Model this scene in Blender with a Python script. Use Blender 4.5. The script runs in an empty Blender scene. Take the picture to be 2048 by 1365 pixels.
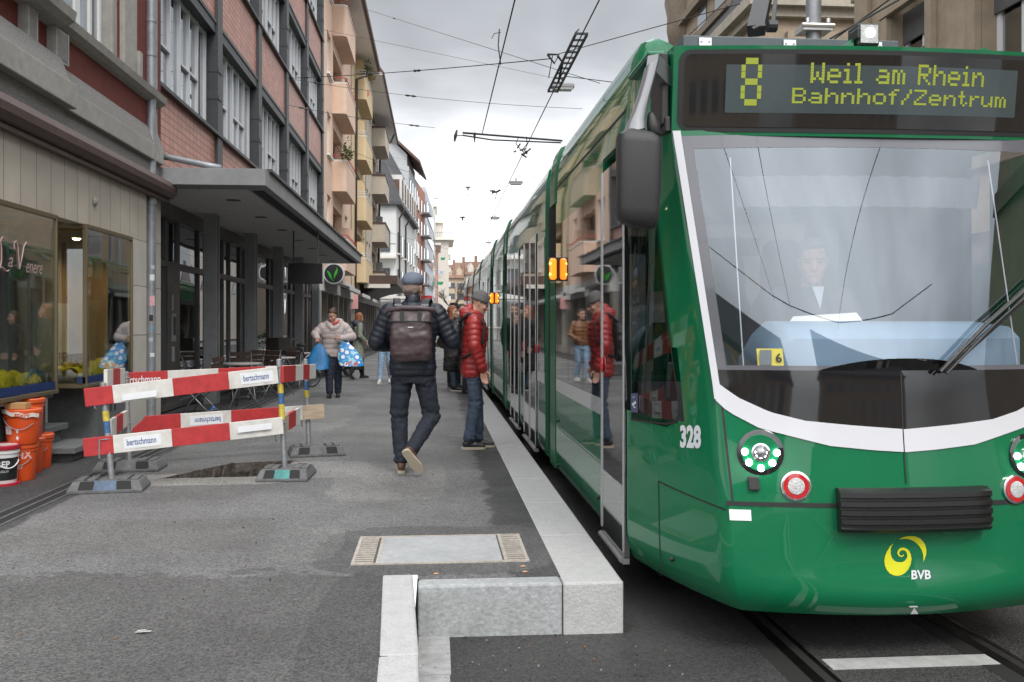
import bpy, bmesh, math, random
from mathutils import Vector, Matrix
R = math.radians
random.seed(7)
sc = bpy.context.scene
COL = sc.collection

# ------------------------------------------------------------------ camera
FPX = 1850.0; CH = 1.37; TH = math.atan(152 / FPX)
cd = bpy.data.cameras.new('camera')
cam = bpy.data.objects.new('camera', cd); COL.objects.link(cam)
cam.location = (0, 0, CH); cam.rotation_euler = (R(90), 0, -TH)
cd.sensor_width = 36; cd.lens = FPX / 2048 * 36
cd.shift_y = -32.5 / 2048; cd.clip_end = 3000; cd.clip_start = 0.05
sc.camera = cam
# ------------------------------------------------------------------ sky
w = bpy.data.worlds.new('World'); sc.world = w; w.use_nodes = True
nt = w.node_tree; nt.nodes.clear()
def N(t, **k):
    n = nt.nodes.new(t)
    for a, b in k.items(): setattr(n, a, b)
    return n
out = N('ShaderNodeOutputWorld'); bg = N('ShaderNodeBackground'); nt.links.new(bg.outputs[0], out.inputs[0])
sky = N('ShaderNodeTexSky', sky_type='NISHITA', sun_disc=False)
sky.sun_elevation = R(48); sky.sun_rotation = R(200); sky.dust_density = 3
tc = N('ShaderNodeTexCoord')
sep = N('ShaderNodeSeparateXYZ'); nt.links.new(tc.outputs['Generated'], sep.inputs[0])
mp = N('ShaderNodeMapping'); mp.inputs['Scale'].default_value = (1.6, 1.6, 5.5); nt.links.new(tc.outputs['Generated'], mp.inputs[0])
nz = N('ShaderNodeTexNoise'); nz.inputs['Scale'].default_value = 1.7; nz.inputs['Detail'].default_value = 5; nz.inputs['Roughness'].default_value = .55
nt.links.new(mp.outputs[0], nz.inputs['Vector'])
wob = N('ShaderNodeMath', operation='MULTIPLY_ADD'); wob.inputs[1].default_value = .16; nt.links.new(nz.outputs[0], wob.inputs[0])
sub = N('ShaderNodeMath', operation='SUBTRACT'); sub.inputs[1].default_value = .08; nt.links.new(sep.outputs[2], sub.inputs[0]); nt.links.new(sub.outputs[0], wob.inputs[2])
bk_ = N('ShaderNodeMath', operation='MULTIPLY', use_clamp=True); bk_.inputs[1].default_value = -.40; nt.links.new(sep.outputs[1], bk_.inputs[0])   # brighter half of the sky lies behind the viewer
wb2 = N('ShaderNodeMath', operation='ADD'); nt.links.new(wob.outputs[0], wb2.inputs[0]); nt.links.new(bk_.outputs[0], wb2.inputs[1])
rp = N('ShaderNodeValToRGB'); nt.links.new(wb2.outputs[0], rp.inputs[0])
e = rp.color_ramp.elements
e[0].position = 0; e[0].color = (1.15, 1.15, 1.16, 1)
e[1].position = 1; e[1].color = (1.7, 1.74, 1.8, 1)
for p, c in ((.17, (1.2, 1.2, 1.21, 1)), (.215, (.80, .81, .83, 1)), (.265, (.50, .508, .52, 1)), (.34, (.40, .407, .42, 1)), (.48, (.85, .88, .92, 1)), (.62, (1.55, 1.57, 1.6, 1))):
    k = e.new(p); k.color = c
mx = N('ShaderNodeMix', data_type='RGBA'); mx.inputs[0].default_value = .02
nt.links.new(rp.outputs[0], mx.inputs[6]); nt.links.new(sky.outputs[0], mx.inputs[7])
nz2 = N('ShaderNodeTexNoise'); nz2.inputs['Scale'].default_value = 2.6; nz2.inputs['Detail'].default_value = 4; nt.links.new(tc.outputs['Generated'], nz2.inputs['Vector'])
mr2 = N('ShaderNodeMapRange'); mr2.inputs[1].default_value = .3; mr2.inputs[2].default_value = .7; mr2.inputs[3].default_value = .66; mr2.inputs[4].default_value = 1.34; nt.links.new(nz2.outputs[0], mr2.inputs[0])
sc2 = N('ShaderNodeVectorMath', operation='SCALE'); nt.links.new(mx.outputs[2], sc2.inputs[0]); nt.links.new(mr2.outputs[0], sc2.inputs['Scale']); nt.links.new(sc2.outputs[0], bg.inputs[0]); bg.inputs[1].default_value = 1.0
# ------------------------------------------------------------------ sun (overcast)
ld = bpy.data.lights.new('sun', 'SUN'); ld.energy = 1.4; ld.angle = R(16); ld.color = (1, .97, .93)
sun = bpy.data.objects.new('sun', ld); COL.objects.link(sun)
sun.rotation_euler = (R(42), 0, R(20)); sun.location = (0, 0, 60)
sc.view_settings.view_transform = 'Standard'; sc.view_settings.look = 'None'
sc.view_settings.exposure = 0.33; sc.view_settings.gamma = 1.0
sc.cycles.max_bounces = 8; sc.cycles.transparent_max_bounces = 16; sc.cycles.glossy_bounces = 4; sc.cycles.use_denoising = True
# ------------------------------------------------------------------ pixel -> world helpers
_c, _s = math.cos(TH), math.sin(TH)
def _ray(u, v):
    a = (u - 1024) / FPX; b = (650 - v) / FPX
    return (_s + a * _c, _c - a * _s, b)
def G(u, v, z=0.0):
    d = _ray(u, v); t = (z - CH) / d[2]; return (t * d[0], t * d[1], z)
def PX(u, v, X):
    d = _ray(u, v); t = X / d[0]; return (X, t * d[1], CH + t * d[2])
def PY(u, v, Y):
    d = _ray(u, v); t = Y / d[1]; return (t * d[0], Y, CH + t * d[2])
# ------------------------------------------------------------------ materials
MATS = {}
def pm(name, col, rough=.6, metal=0., coat=0., n=(0, 0), bump=(0, 0), spec=.5, emit=None, ior=1.5, coatior=1.5, dirt=0, trans=0, stretch=None):
    """principled material with optional colour noise n=(scale, amount) and noise bump=(scale, strength)"""
    if name in MATS: return MATS[name]
    m = bpy.data.materials.new(name); m.use_nodes = True; t = m.node_tree; b = t.nodes['Principled BSDF']
    b.inputs['Base Color'].default_value = (*col, 1); b.inputs['Roughness'].default_value = rough
    b.inputs['Metallic'].default_value = metal; b.inputs['Coat Weight'].default_value = coat; b.inputs['Coat Roughness'].default_value = .03
    b.inputs['Coat IOR'].default_value = coatior; b.inputs['Specular IOR Level'].default_value = spec; b.inputs['IOR'].default_value = ior
    b.inputs['Transmission Weight'].default_value = trans
    if emit:
        b.inputs['Emission Color'].default_value = (*emit[0], 1); b.inputs['Emission Strength'].default_value = emit[1]
    co = t.nodes.new('ShaderNodeTexCoord').outputs['Object']
    if stretch:
        mpn = t.nodes.new('ShaderNodeMapping'); mpn.inputs['Scale'].default_value = stretch; t.links.new(co, mpn.inputs[0]); co = mpn.outputs[0]
    if n[1]:
        a = t.nodes.new('ShaderNodeTexNoise'); a.inputs['Scale'].default_value = n[0]; a.inputs['Detail'].default_value = 6; a.inputs['Roughness'].default_value = .65
        t.links.new(co, a.inputs['Vector'])
        mr = t.nodes.new('ShaderNodeMapRange'); mr.inputs[1].default_value = .25; mr.inputs[2].default_value = .75
        mr.inputs[3].default_value = 1 - n[1]; mr.inputs[4].default_value = 1 + n[1]; t.links.new(a.outputs[0], mr.inputs[0])
        v = t.nodes.new('ShaderNodeVectorMath'); v.operation = 'SCALE'; v.inputs[0].default_value = col; t.links.new(mr.outputs[0], v.inputs['Scale'])
        src = v.outputs[0]
        if dirt:
            a2 = t.nodes.new('ShaderNodeTexNoise'); a2.inputs['Scale'].default_value = n[0] * .13; a2.inputs['Detail'].default_value = 8; a2.inputs['Roughness'].default_value = .7
            t.links.new(co, a2.inputs['Vector'])
            r2 = t.nodes.new('ShaderNodeMapRange'); r2.inputs[1].default_value = .45; r2.inputs[2].default_value = .72; r2.inputs[3].default_value = 0; r2.inputs[4].default_value = dirt
            t.links.new(a2.outputs[0], r2.inputs[0])
            mm = t.nodes.new('ShaderNodeMix'); mm.data_type = 'RGBA'; mm.inputs[7].default_value = (col[0] * .35, col[1] * .33, col[2] * .3, 1)
            t.links.new(r2.outputs[0], mm.inputs[0]); t.links.new(src, mm.inputs[6]); src = mm.outputs[2]
        t.links.new(src, b.inputs['Base Color'])
    if bump[1]:
        a = t.nodes.new('ShaderNodeTexNoise'); a.inputs['Scale'].default_value = bump[0]; a.inputs['Detail'].default_value = 3; t.links.new(co, a.inputs['Vector'])
        bp = t.nodes.new('ShaderNodeBump'); bp.inputs['Strength'].default_value = bump[1]; bp.inputs['Distance'].default_value = .01
        t.links.new(a.outputs[0], bp.inputs['Height']); t.links.new(bp.outputs[0], b.inputs['Normal'])
        if coat: t.links.new(bp.outputs[0], b.inputs['Coat Normal'])
    MATS[name] = m; return m
def tiles(name, col, grout, tw, th, mortar=.012, rough=.6, plane='YZ', var=.12, offset=0., bump=.3):
    """brick/tile grid on a wall plane, object coordinates in metres"""
    if name in MATS: return MATS[name]
    m = bpy.data.materials.new(name); m.use_nodes = True; t = m.node_tree; b = t.nodes['Principled BSDF']; b.inputs['Roughness'].default_value = rough
    tc = t.nodes.new('ShaderNodeTexCoord'); sp = t.nodes.new('ShaderNodeSeparateXYZ'); cb = t.nodes.new('ShaderNodeCombineXYZ')
    t.links.new(tc.outputs['Object'], sp.inputs[0]); ax = {'Y': 1, 'X': 0, 'Z': 2}
    t.links.new(sp.outputs[ax[plane[0]]], cb.inputs[0]); t.links.new(sp.outputs[ax[plane[1]]], cb.inputs[1])
    br = t.nodes.new('ShaderNodeTexBrick'); br.offset = offset; br.inputs['Scale'].default_value = 1
    br.inputs['Brick Width'].default_value = tw; br.inputs['Row Height'].default_value = th; br.inputs['Mortar Size'].default_value = mortar
    br.inputs['Color1'].default_value = (*[x * (1 - var) for x in col], 1); br.inputs['Color2'].default_value = (*[x * (1 + var) for x in col], 1); br.inputs['Mortar'].default_value = (*grout, 1)
    t.links.new(cb.outputs[0], br.inputs['Vector'])
    nz = t.nodes.new('ShaderNodeTexNoise'); nz.inputs['Scale'].default_value = 2.5; nz.inputs['Detail'].default_value = 7; t.links.new(tc.outputs['Object'], nz.inputs['Vector'])
    mr = t.nodes.new('ShaderNodeMapRange'); mr.inputs[3].default_value = .78; mr.inputs[4].default_value = 1.2; t.links.new(nz.outputs[0], mr.inputs[0])
    v = t.nodes.new('ShaderNodeVectorMath'); v.operation = 'SCALE'; t.links.new(br.outputs[0], v.inputs[0]); t.links.new(mr.outputs[0], v.inputs['Scale']); t.links.new(v.outputs[0], b.inputs['Base Color'])
    bp = t.nodes.new('ShaderNodeBump'); bp.inputs['Strength'].default_value = bump; bp.inputs['Distance'].default_value = .01; bp.invert = True
    t.links.new(br.outputs['Fac'], bp.inputs['Height']); t.links.new(bp.outputs[0], b.inputs['Normal'])
    MATS[name] = m; return m
def glass(name, tint=(.8, .85, .85), refl=.25, rough=.02, dark=.0, bump=0, ior=1.5, gcol=(.95, .97, 1)):
    """window pane: see-through with a strong fresnel mirror"""
    if name in MATS: return MATS[name]
    m = bpy.data.materials.new(name); m.use_nodes = True; t = m.node_tree; t.nodes.clear()
    o = t.nodes.new('ShaderNodeOutputMaterial'); tr = t.nodes.new('ShaderNodeBsdfTransparent'); tr.inputs[0].default_value = (*tint, 1)
    gl = t.nodes.new('ShaderNodeBsdfGlossy'); gl.inputs['Roughness'].default_value = rough; gl.inputs[0].default_value = (*gcol, 1)
    fr = t.nodes.new('ShaderNodeFresnel'); ge = t.nodes.new('ShaderNodeNewGeometry'); im = t.nodes.new('ShaderNodeMath'); im.operation = 'MULTIPLY_ADD'; im.inputs[1].default_value = 1 / ior - ior; im.inputs[2].default_value = ior
    t.links.new(ge.outputs['Backfacing'], im.inputs[0]); t.links.new(im.outputs[0], fr.inputs[0])                # thin pane: same mirror from both faces
    ad = t.nodes.new('ShaderNodeMath'); ad.operation = 'MULTIPLY_ADD'; ad.inputs[1].default_value = 1 - refl; ad.inputs[2].default_value = refl; ad.use_clamp = True
    t.links.new(fr.outputs[0], ad.inputs[0]); mx = t.nodes.new('ShaderNodeMixShader')
    if bump:
        a = t.nodes.new('ShaderNodeTexNoise'); a.inputs['Scale'].default_value = 1.1; a.inputs['Detail'].default_value = 0
        tcn = t.nodes.new('ShaderNodeTexCoord'); t.links.new(tcn.outputs['Object'], a.inputs['Vector'])
        bp = t.nodes.new('ShaderNodeBump'); bp.inputs['Strength'].default_value = bump; bp.inputs['Distance'].default_value = .02
        t.links.new(a.outputs[0], bp.inputs['Height']); t.links.new(bp.outputs[0], gl.inputs['Normal'])
    t.links.new(ad.outputs[0], mx.inputs[0]); t.links.new(tr.outputs[0], mx.inputs[1]); t.links.new(gl.outputs[0], mx.inputs[2]); t.links.new(mx.outputs[0], o.inputs[0])
    MATS[name] = m; return m
# ------------------------------------------------------------------ mesh builder
class MB:
    def __init__(s): s.v = []; s.f = []; s.m = []; s.mi = 0
    def add(s, vs, fs, mi=None):
        o = len(s.v); s.v += [tuple(p) for p in vs]
        for q in fs: s.f.append(tuple(o + i for i in q)); s.m.append(s.mi if mi is None else mi)
        return s
    def box(s, x0, x1, y0, y1, z0, z1, mi=None):
        vs = [(x, y, z) for z in (z0, z1) for y in (y0, y1) for x in (x0, x1)]
        return s.add(vs, [(0, 2, 3, 1), (4, 5, 7, 6), (0, 1, 5, 4), (1, 3, 7, 5), (3, 2, 6, 7), (2, 0, 4, 6)], mi)
    def obox(s, c, d, size, up=(0, 0, 1), mi=None):
        """box centred at c, long axis along d; size=(length, width, height)"""
        d = Vector(d).normalized(); u = Vector(up); w_ = d.cross(u).normalized(); u = w_.cross(d).normalized(); c = Vector(c)
        vs = [c + d * (size[0] / 2 * a) + w_ * (size[1] / 2 * b) + u * (size[2] / 2 * e_) for e_ in (-1, 1) for b in (-1, 1) for a in (-1, 1)]
        return s.add(vs, [(0, 2, 3, 1), (4, 5, 7, 6), (0, 1, 5, 4), (1, 3, 7, 5), (3, 2, 6, 7), (2, 0, 4, 6)], mi)
    def bar(s, a, b, wd, ht, up=(0, 0, 1), mi=None):
        a = Vector(a); b = Vector(b); return s.obox((a + b) / 2, b - a, ((b - a).length, wd, ht), up, mi)
    def rings(s, rs, cap=True, closed=True, mi=None):
        n = len(rs[0]); vs = [p for r in rs for p in r]; fs = []
        for i in range(len(rs) - 1):
            for j in range(n if closed else n - 1):
                k = (j + 1) % n; fs.append((i * n + j, i * n + k, (i + 1) * n + k, (i + 1) * n + j))
        if cap and closed: fs.append(tuple(reversed(range(n)))); fs.append(tuple((len(rs) - 1) * n + j for j in range(n)))
        return s.add(vs, fs, mi)
    def tube(s, pts, r, n=8, cap=True, mi=None):
        pts = [Vector(p) for p in pts]; rr = r if isinstance(r, (list, tuple)) else [r] * len(pts); rs = []
        t0 = (pts[1] - pts[0]).normalized(); ref = Vector((0, 0, 1)) if abs(t0.z) < .9 else Vector((1, 0, 0)); a = t0.cross(ref).normalized()
        for i, p in enumerate(pts):
            t = (pts[min(i + 1, len(pts) - 1)] - pts[max(i - 1, 0)]).normalized()
            a = (a - t * a.dot(t)).normalized(); b = t.cross(a)
            rs.append([p + (a * math.cos(2 * math.pi * j / n) + b * math.sin(2 * math.pi * j / n)) * rr[i] for j in range(n)])
        return s.rings(rs, cap, True, mi)
    def lathe(s, prof, c, axis='Z', n=20, cap=True, mi=None):
        rs = []
        for r, z in prof:
            ring = []
            for j in range(n):
                a = 2 * math.pi * j / n; x, y = r * math.cos(a), r * math.sin(a)
                ring.append({'Z': (c[0] + x, c[1] + y, c[2] + z), 'Y': (c[0] + x, c[1] + z, c[2] + y), 'X': (c[0] + z, c[1] + x, c[2] + y)}[axis])
            rs.append(ring)
        return s.rings(rs, cap, True, mi)
    def prism(s, poly, f0, f1, mi=None):
        """poly: list of 2d points; f0,f1: functions (a,b)->3d for the two faces"""
        n = len(poly); vs = [f0(*p) for p in poly] + [f1(*p) for p in poly]
        fs = [tuple(reversed(range(n))), tuple(range(n, 2 * n))] + [(i, (i + 1) % n, n + (i + 1) % n, n + i) for i in range(n)]
        return s.add(vs, fs, mi)
    def sphere(s, c, r, n=12, m=8, mi=None):
        r = r if isinstance(r, (list, tuple)) else (r, r, r); rs = []
        for i in range(m + 1):
            ph = math.pi * (i + .001) / (m + .002) - math.pi / 2
            rs.append([(c[0] + r[0] * math.cos(ph) * math.cos(2 * math.pi * j / n), c[1] + r[1] * math.cos(ph) * math.sin(2 * math.pi * j / n), c[2] + r[2] * math.sin(ph)) for j in range(n)])
        return s.rings(rs, True, True, mi)
    def grid(s, fn, us, vs_, mi=None):
        pts = [fn(u, v) for v in vs_ for u in us]; n = len(us)
        return s.add(pts, [(j * n + i, j * n + i + 1, (j + 1) * n + i + 1, (j + 1) * n + i) for j in range(len(vs_) - 1) for i in range(n - 1)], mi)
    def build(s, name, mats, parent=None, smooth=False, bevel=0, solid=0, loc=None, recalc=True):
        me = bpy.data.meshes.new(name); off = Vector((0, 0, 0))
        if parent is not None:
            p = parent
            while p is not None: off += p.location; p = p.parent
        elif loc is not None: off = Vector(loc)
        me.from_pydata([Vector(v) - off for v in s.v], [], s.f)
        mats = mats if isinstance(mats, (list, tuple)) else [mats]
        for m in mats: me.materials.append(m)
        if len(mats) > 1: me.polygons.foreach_set('material_index', s.m)
        if recalc:
            bm = bmesh.new(); bm.from_mesh(me); bmesh.ops.recalc_face_normals(bm, faces=bm.faces); bm.to_mesh(me); bm.free()
        if smooth: me.polygons.foreach_set('use_smooth', [True] * len(me.polygons))
        me.update()
        o = bpy.data.objects.new(name, me); COL.objects.link(o)
        if parent is not None: o.parent = parent
        elif loc is not None: o.location = loc
        if bevel:
            b = o.modifiers.new('bevel', 'BEVEL'); b.width = bevel; b.segments = 2; b.limit_method = 'ANGLE'; b.angle_limit = R(40)
        if solid:
            b = o.modifiers.new('solid', 'SOLIDIFY'); b.thickness = solid; b.offset = -1
        if smooth == 'auto':
            me.polygons.foreach_set('use_smooth', [True] * len(me.polygons))
            try: me.set_sharp_from_angle(angle=R(35))
            except Exception: pass
        return o
def thing(name, label, cat, loc=(0, 0, 0), group=None):
    o = bpy.data.objects.new(name, None); COL.objects.link(o); o.location = loc; o.empty_display_size = .2
    o['label'] = label; o['category'] = cat
    if group: o['group'] = group
    return o
def tag(o, label, cat, group=None):
    o['label'] = label; o['category'] = cat
    if group: o['group'] = group
    return o
def struct(o): o['kind'] = 'structure'; return o
def dup(root, loc, label=None, rz=None):
    r = root.copy(); COL.objects.link(r); r.location = loc
    if rz is not None: r.rotation_euler = (0, 0, rz)
    if label: r['label'] = label
    for ch in list(root.children):
        c = ch.copy(); COL.objects.link(c); c.parent = r
        for g_ in list(ch.children):
            d = g_.copy(); COL.objects.link(d); d.parent = c
    return r
def text_mesh(mb, s, org, ux, uy, size, mi=None, shear=0, bold=0, sx=1., align='LEFT'):
    """lettering with the built-in font laid on the plane org + a*ux + b*uy"""
    cu = bpy.data.curves.new('t', 'FONT'); cu.body = s; cu.size = 1; cu.shear = shear; cu.offset = bold; cu.align_x = align; cu.resolution_u = 3
    o = bpy.data.objects.new('t', cu); COL.objects.link(o); bpy.context.view_layer.update()
    me = o.to_mesh(); org = Vector(org); ux = Vector(ux).normalized(); uy = Vector(uy).normalized()
    mb.add([org + ux * (v.co.x * size * sx) + uy * (v.co.y * size) for v in me.vertices], [tuple(p.vertices) for p in me.polygons], mi)
    o.to_mesh_clear(); bpy.data.objects.remove(o); bpy.data.curves.remove(cu)
    return mb
def lin(a, b, n): return [a + (b - a) * i / n for i in range(n + 1)]
def lerp(a, b, t): return a + (b - a) * t
def sinterp(tab, x):
    """smooth (Hermite) table lookup"""
    if x <= tab[0][0]: return tab[0][1]
    if x >= tab[-1][0]: return tab[-1][1]
    sl = [(tab[i + 1][1] - tab[i][1]) / (tab[i + 1][0] - tab[i][0]) for i in range(len(tab) - 1)]
    for i in range(len(tab) - 1):
        (a, p), (b, q) = tab[i], tab[i + 1]
        if x <= b:
            m0 = sl[0] if i == 0 else (sl[i - 1] + sl[i]) / 2; m1 = sl[-1] if i == len(sl) - 1 else (sl[i] + sl[i + 1]) / 2; h = b - a; t = (x - a) / h
            return (2 * t ** 3 - 3 * t * t + 1) * p + (t ** 3 - 2 * t * t + t) * h * m0 + (-2 * t ** 3 + 3 * t * t) * q + (t ** 3 - t * t) * h * m1
def interp(tab, x):
    if x <= tab[0][0]: return tab[0][1]
    for (a, p), (b, q) in zip(tab, tab[1:]):
        if x <= b: return p + (q - p) * (x - a) / (b - a)
    return tab[-1][1]
# ================================================================== SETTING: ground, road, kerbs
def asphalt(name, worn, fresh, masks, rough=.62, spec=.4, spots=()):
    """aggregate-speckled asphalt; masks = list of (axis, sign, position, wobble) where the darker fresh asphalt lies"""
    m = bpy.data.materials.new(name); m.use_nodes = True; t = m.node_tree; b = t.nodes['Principled BSDF']
    b.inputs['Roughness'].default_value = rough; b.inputs['Specular IOR Level'].default_value = spec
    co = t.nodes.new('ShaderNodeTexCoord').outputs['Object']
    def noise(sc_, det=4, ro=.6):
        a = t.nodes.new('ShaderNodeTexNoise'); a.inputs['Scale'].default_value = sc_; a.inputs['Detail'].default_value = det; a.inputs['Roughness'].default_value = ro
        t.links.new(co, a.inputs['Vector']); return a.outputs[0]
    def rng(x, a, b_, c, d):
        r = t.nodes.new('ShaderNodeMapRange'); r.inputs[1].default_value = a; r.inputs[2].default_value = b_; r.inputs[3].default_value = c; r.inputs[4].default_value = d
        t.links.new(x, r.inputs[0]); return r.outputs[0]
    def math_(op, a, b_=0):
        n_ = t.nodes.new('ShaderNodeMath'); n_.operation = op
        for i, q in ((0, a), (1, b_)):
            if isinstance(q, (int, float)): n_.inputs[i].default_value = q
            else: t.links.new(q, n_.inputs[i])
        return n_.outputs[0]
    sp = t.nodes.new('ShaderNodeSeparateXYZ'); t.links.new(co, sp.inputs[0])
    wob = noise(2.2, 9, .74); msk = None
    for ax, sg, pos, amp in masks:
        d = math_('MULTIPLY', math_('SUBTRACT', sp.outputs[ax], pos), sg)
        d = math_('ADD', d, math_('MULTIPLY', math_('SUBTRACT', wob, .5), amp))
        k = rng(d, -.015, .03, 0, 1); msk = k if msk is None else math_('MAXIMUM', msk, k)
    c = t.nodes.new('ShaderNodeMix'); c.data_type = 'RGBA'; c.inputs[6].default_value = (*worn, 1); c.inputs[7].default_value = (*fresh, 1)
    if msk is None: c.inputs[0].default_value = 0
    else: t.links.new(msk, c.inputs[0])
    base = c.outputs[2]
    for (cx_, cy_, rx_, ry_, col_, k_) in spots:
        dx = math_('DIVIDE', math_('SUBTRACT', sp.outputs[0], cx_), rx_); dy = math_('DIVIDE', math_('SUBTRACT', sp.outputs[1], cy_), ry_)
        d = math_('ADD', math_('POWER', math_('ABSOLUTE', dx), 4), math_('POWER', math_('ABSOLUTE', dy), 4))
        d = math_('ADD', d, math_('MULTIPLY', math_('SUBTRACT', wob, .5), 2.4))
        mm = t.nodes.new('ShaderNodeMix'); mm.data_type = 'RGBA'; mm.inputs[7].default_value = (*col_, 1); t.links.new(rng(d, .9, 1.0, k_, 0), mm.inputs[0]); t.links.new(base, mm.inputs[6]); base = mm.outputs[2]
    vo = t.nodes.new('ShaderNodeTexVoronoi'); vo.inputs['Scale'].default_value = 105; t.links.new(co, vo.inputs['Vector'])
    sep2 = t.nodes.new('ShaderNodeSeparateColor'); t.links.new(vo.outputs['Color'], sep2.inputs[0])
    grain = rng(sep2.outputs[0], 0, 1, .55, 1.55)
    patch = rng(noise(.55, 7, .62), .3, .7, .68, 1.32)
    stain = rng(noise(2.6, 6, .7), .62, .72, 1, .72)
    pale = rng(noise(.9, 5, .6), .6, .78, 1, 1.35)
    f_ = math_('MULTIPLY', math_('MULTIPLY', grain, patch), math_('MULTIPLY', stain, pale))
    v = t.nodes.new('ShaderNodeVectorMath'); v.operation = 'SCALE'; t.links.new(base, v.inputs[0]); t.links.new(f_, v.inputs['Scale']); t.links.new(v.outputs[0], b.inputs['Base Color'])
    bp = t.nodes.new('ShaderNodeBump'); bp.inputs['Strength'].default_value = .9; bp.inputs['Distance'].default_value = .007
    t.links.new(math_('ADD', vo.outputs['Distance'], noise(60, 2)), bp.inputs['Height']); t.links.new(bp.outputs[0], b.inputs['Normal'])
    t.links.new(rng(noise(.8, 4), .35, .65, rough - .17, rough + .15), b.inputs['Roughness'])
    return m
A_PLAT = asphalt('platform_asphalt', (.132, .131, .128), (.05, .05, .05), [(0, 1, .40, .5), (0, -1, -2.86, .25)], spots=[(.0, 5.7, .75, .62, (.085, .084, .082), .9), (-.38, 4.1, .2, 1.0, (.05, .05, .05), .95), (-2.1, 8.4, .85, .32, (.27, .26, .24), .9), (-1.1, 8.9, .5, .5, (.24, .235, .22), .6), (-.8, 5.9, .22, .5, (.17, .168, .16), .4), (-2.2, 3.6, 2.3, 1.7, (.075, .073, .07), .8), (-2.0, 6.2, .9, .5, (.12, .118, .112), .6), (-.9, 12, .5, 1.4, (.12, .118, .112), .5), (-1.9, 14, .7, 2, (.205, .2, .19), .5), (-.4, 8.2, .5, 1.0, (.20, .196, .187), .55)])  # broad dark spot at near left paints vignette shade into the asphalt colour
A_ROAD = asphalt('road_asphalt', (.042, .041, .04), (.024, .024, .024), [(1, -1, 3.2, .6)])
stone = pm('granite', (.41, .41, .40), .75, n=(90, .16), bump=(60, .5), dirt=.22)
stone_dark = pm('granite_rough', (.33, .34, .34), .8, n=(30, .3), bump=(45, .6), dirt=.35)
GZ = -.27
# platform pavement sheet with a real cut-out for the trench
HOLE = [(-2.46, 8.47), (-1.50, 8.50), (-1.40, 9.50), (-2.02, 9.38)]
b = MB()
ax_ = [-90, -3.2, -2.46, -1.4, -.29, -.1, .675]; x0, x1, y0, y1 = -2.46, -1.40, 8.47, 9.50
for q in ([(-90, -25), (-.2, -25), (-.2, 5.09), (-90, 5.09)], [(-90, 5.09), (-.2, 5.09), (-.2, 5.1), (-90, 5.1)], [(-90, 5.1), (.675, 5.1), (.675, y0), (-90, y0)], [(-90, y0), (x0, y0), (x0, y1), (-90, y1)],
          [(x1, y0), (.675, y0), (.675, y1), (x1, y1)], [(-90, y1), (.675, y1), (.675, 1500), (-90, 1500)], [(-.1, 5.0), (.675, 5.0), (.675, 5.1), (-.1, 5.1)], [(-.2, 5.09), (-.1, 5.09), (-.1, 5.1), (-.2, 5.1)]):
    b.add([(p[0], p[1], 0) for p in q], [(0, 1, 2, 3)])
random.seed(31); h = HOLE; RIM = []; quad = [(x0, y0), (x1, y0), (x1, y1), (x0, y1)]
for i in range(4):
    p, q = Vector((*h[i], 0)), Vector((*h[(i + 1) % 4], 0)); P_, Q_ = Vector((*quad[i], 0)), Vector((*quad[(i + 1) % 4], 0)); n_ = 18; row = []
    for j in range(n_ + 1):
        v = p.lerp(q, j / n_)
        if 0 < j < n_: v = v.lerp(Vector((-1.85, 8.95, 0)), random.uniform(.0, .055))
        row.append(v)
    RIM.append(row); o_ = [P_.lerp(Q_, j / n_) for j in range(n_ + 1)]
    for j in range(n_): b.add([o_[j], o_[j + 1], row[j + 1], row[j]], [(0, 1, 2, 3)])
pv = struct(b.build('pavement', A_PLAT))
# trench walls: broken asphalt edge over brown earth
b = MB(); random.seed(3)
earth = pm('trench_earth', (.19, .14, .10), .95, n=(14, .6), bump=(25, 1)); blk = pm('trench_asphalt', (.08, .066, .055), .9, n=(26, .85), bump=(40, 1))
pale = pm('trench_dust', (.33, .31, .28), .9, n=(25, .3), bump=(40, .6))
for i in range(4):
    a, c = Vector((*h[i], 0)), Vector((*h[(i + 1) % 4], 0)); n_ = 18; inn = Vector((-1.85, 8.95, 0)); jj = lambda m_: Vector((random.uniform(-m_, m_), random.uniform(-m_, m_), random.uniform(-m_, m_)))
    r0_ = RIM[i]; r1_ = [p.lerp(inn, .03) + Vector((0, 0, -.09)) + (jj(.018) if 0 < j < n_ else Vector()) for j, p in enumerate(r0_)]; r2_ = [p.lerp(inn, .02) + Vector((0, 0, -.17)) + (jj(.02) if 0 < j < n_ else Vector()) for j, p in enumerate(r0_)]; r3_ = [p.lerp(inn, .16) + Vector((0, 0, -.36)) for p in r0_]
    for ra_, rb_, k in ((r0_, r1_, 1), (r1_, r2_, 1), (r2_, r3_, 0)):
        for j in range(n_): b.add([ra_[j], ra_[j + 1], rb_[j + 1], rb_[j]], [(0, 1, 2, 3)], k)
for _ in range(60): q = Vector((random.uniform(-2.2, -1.5), random.uniform(8.6, 9.3), -.32)); b.sphere(q, (random.uniform(.02, .06), random.uniform(.02, .05), random.uniform(.02, .05)), 6, 4, random.choice((0, 0, 2)))
b.add([(x0, y0, -.33), (x1, y0, -.33), (x1, y1, -.33), (x0, y1, -.33)], [(0, 1, 2, 3)], 0)
struct(b.build('trench', [earth, blk, pale]))
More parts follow.
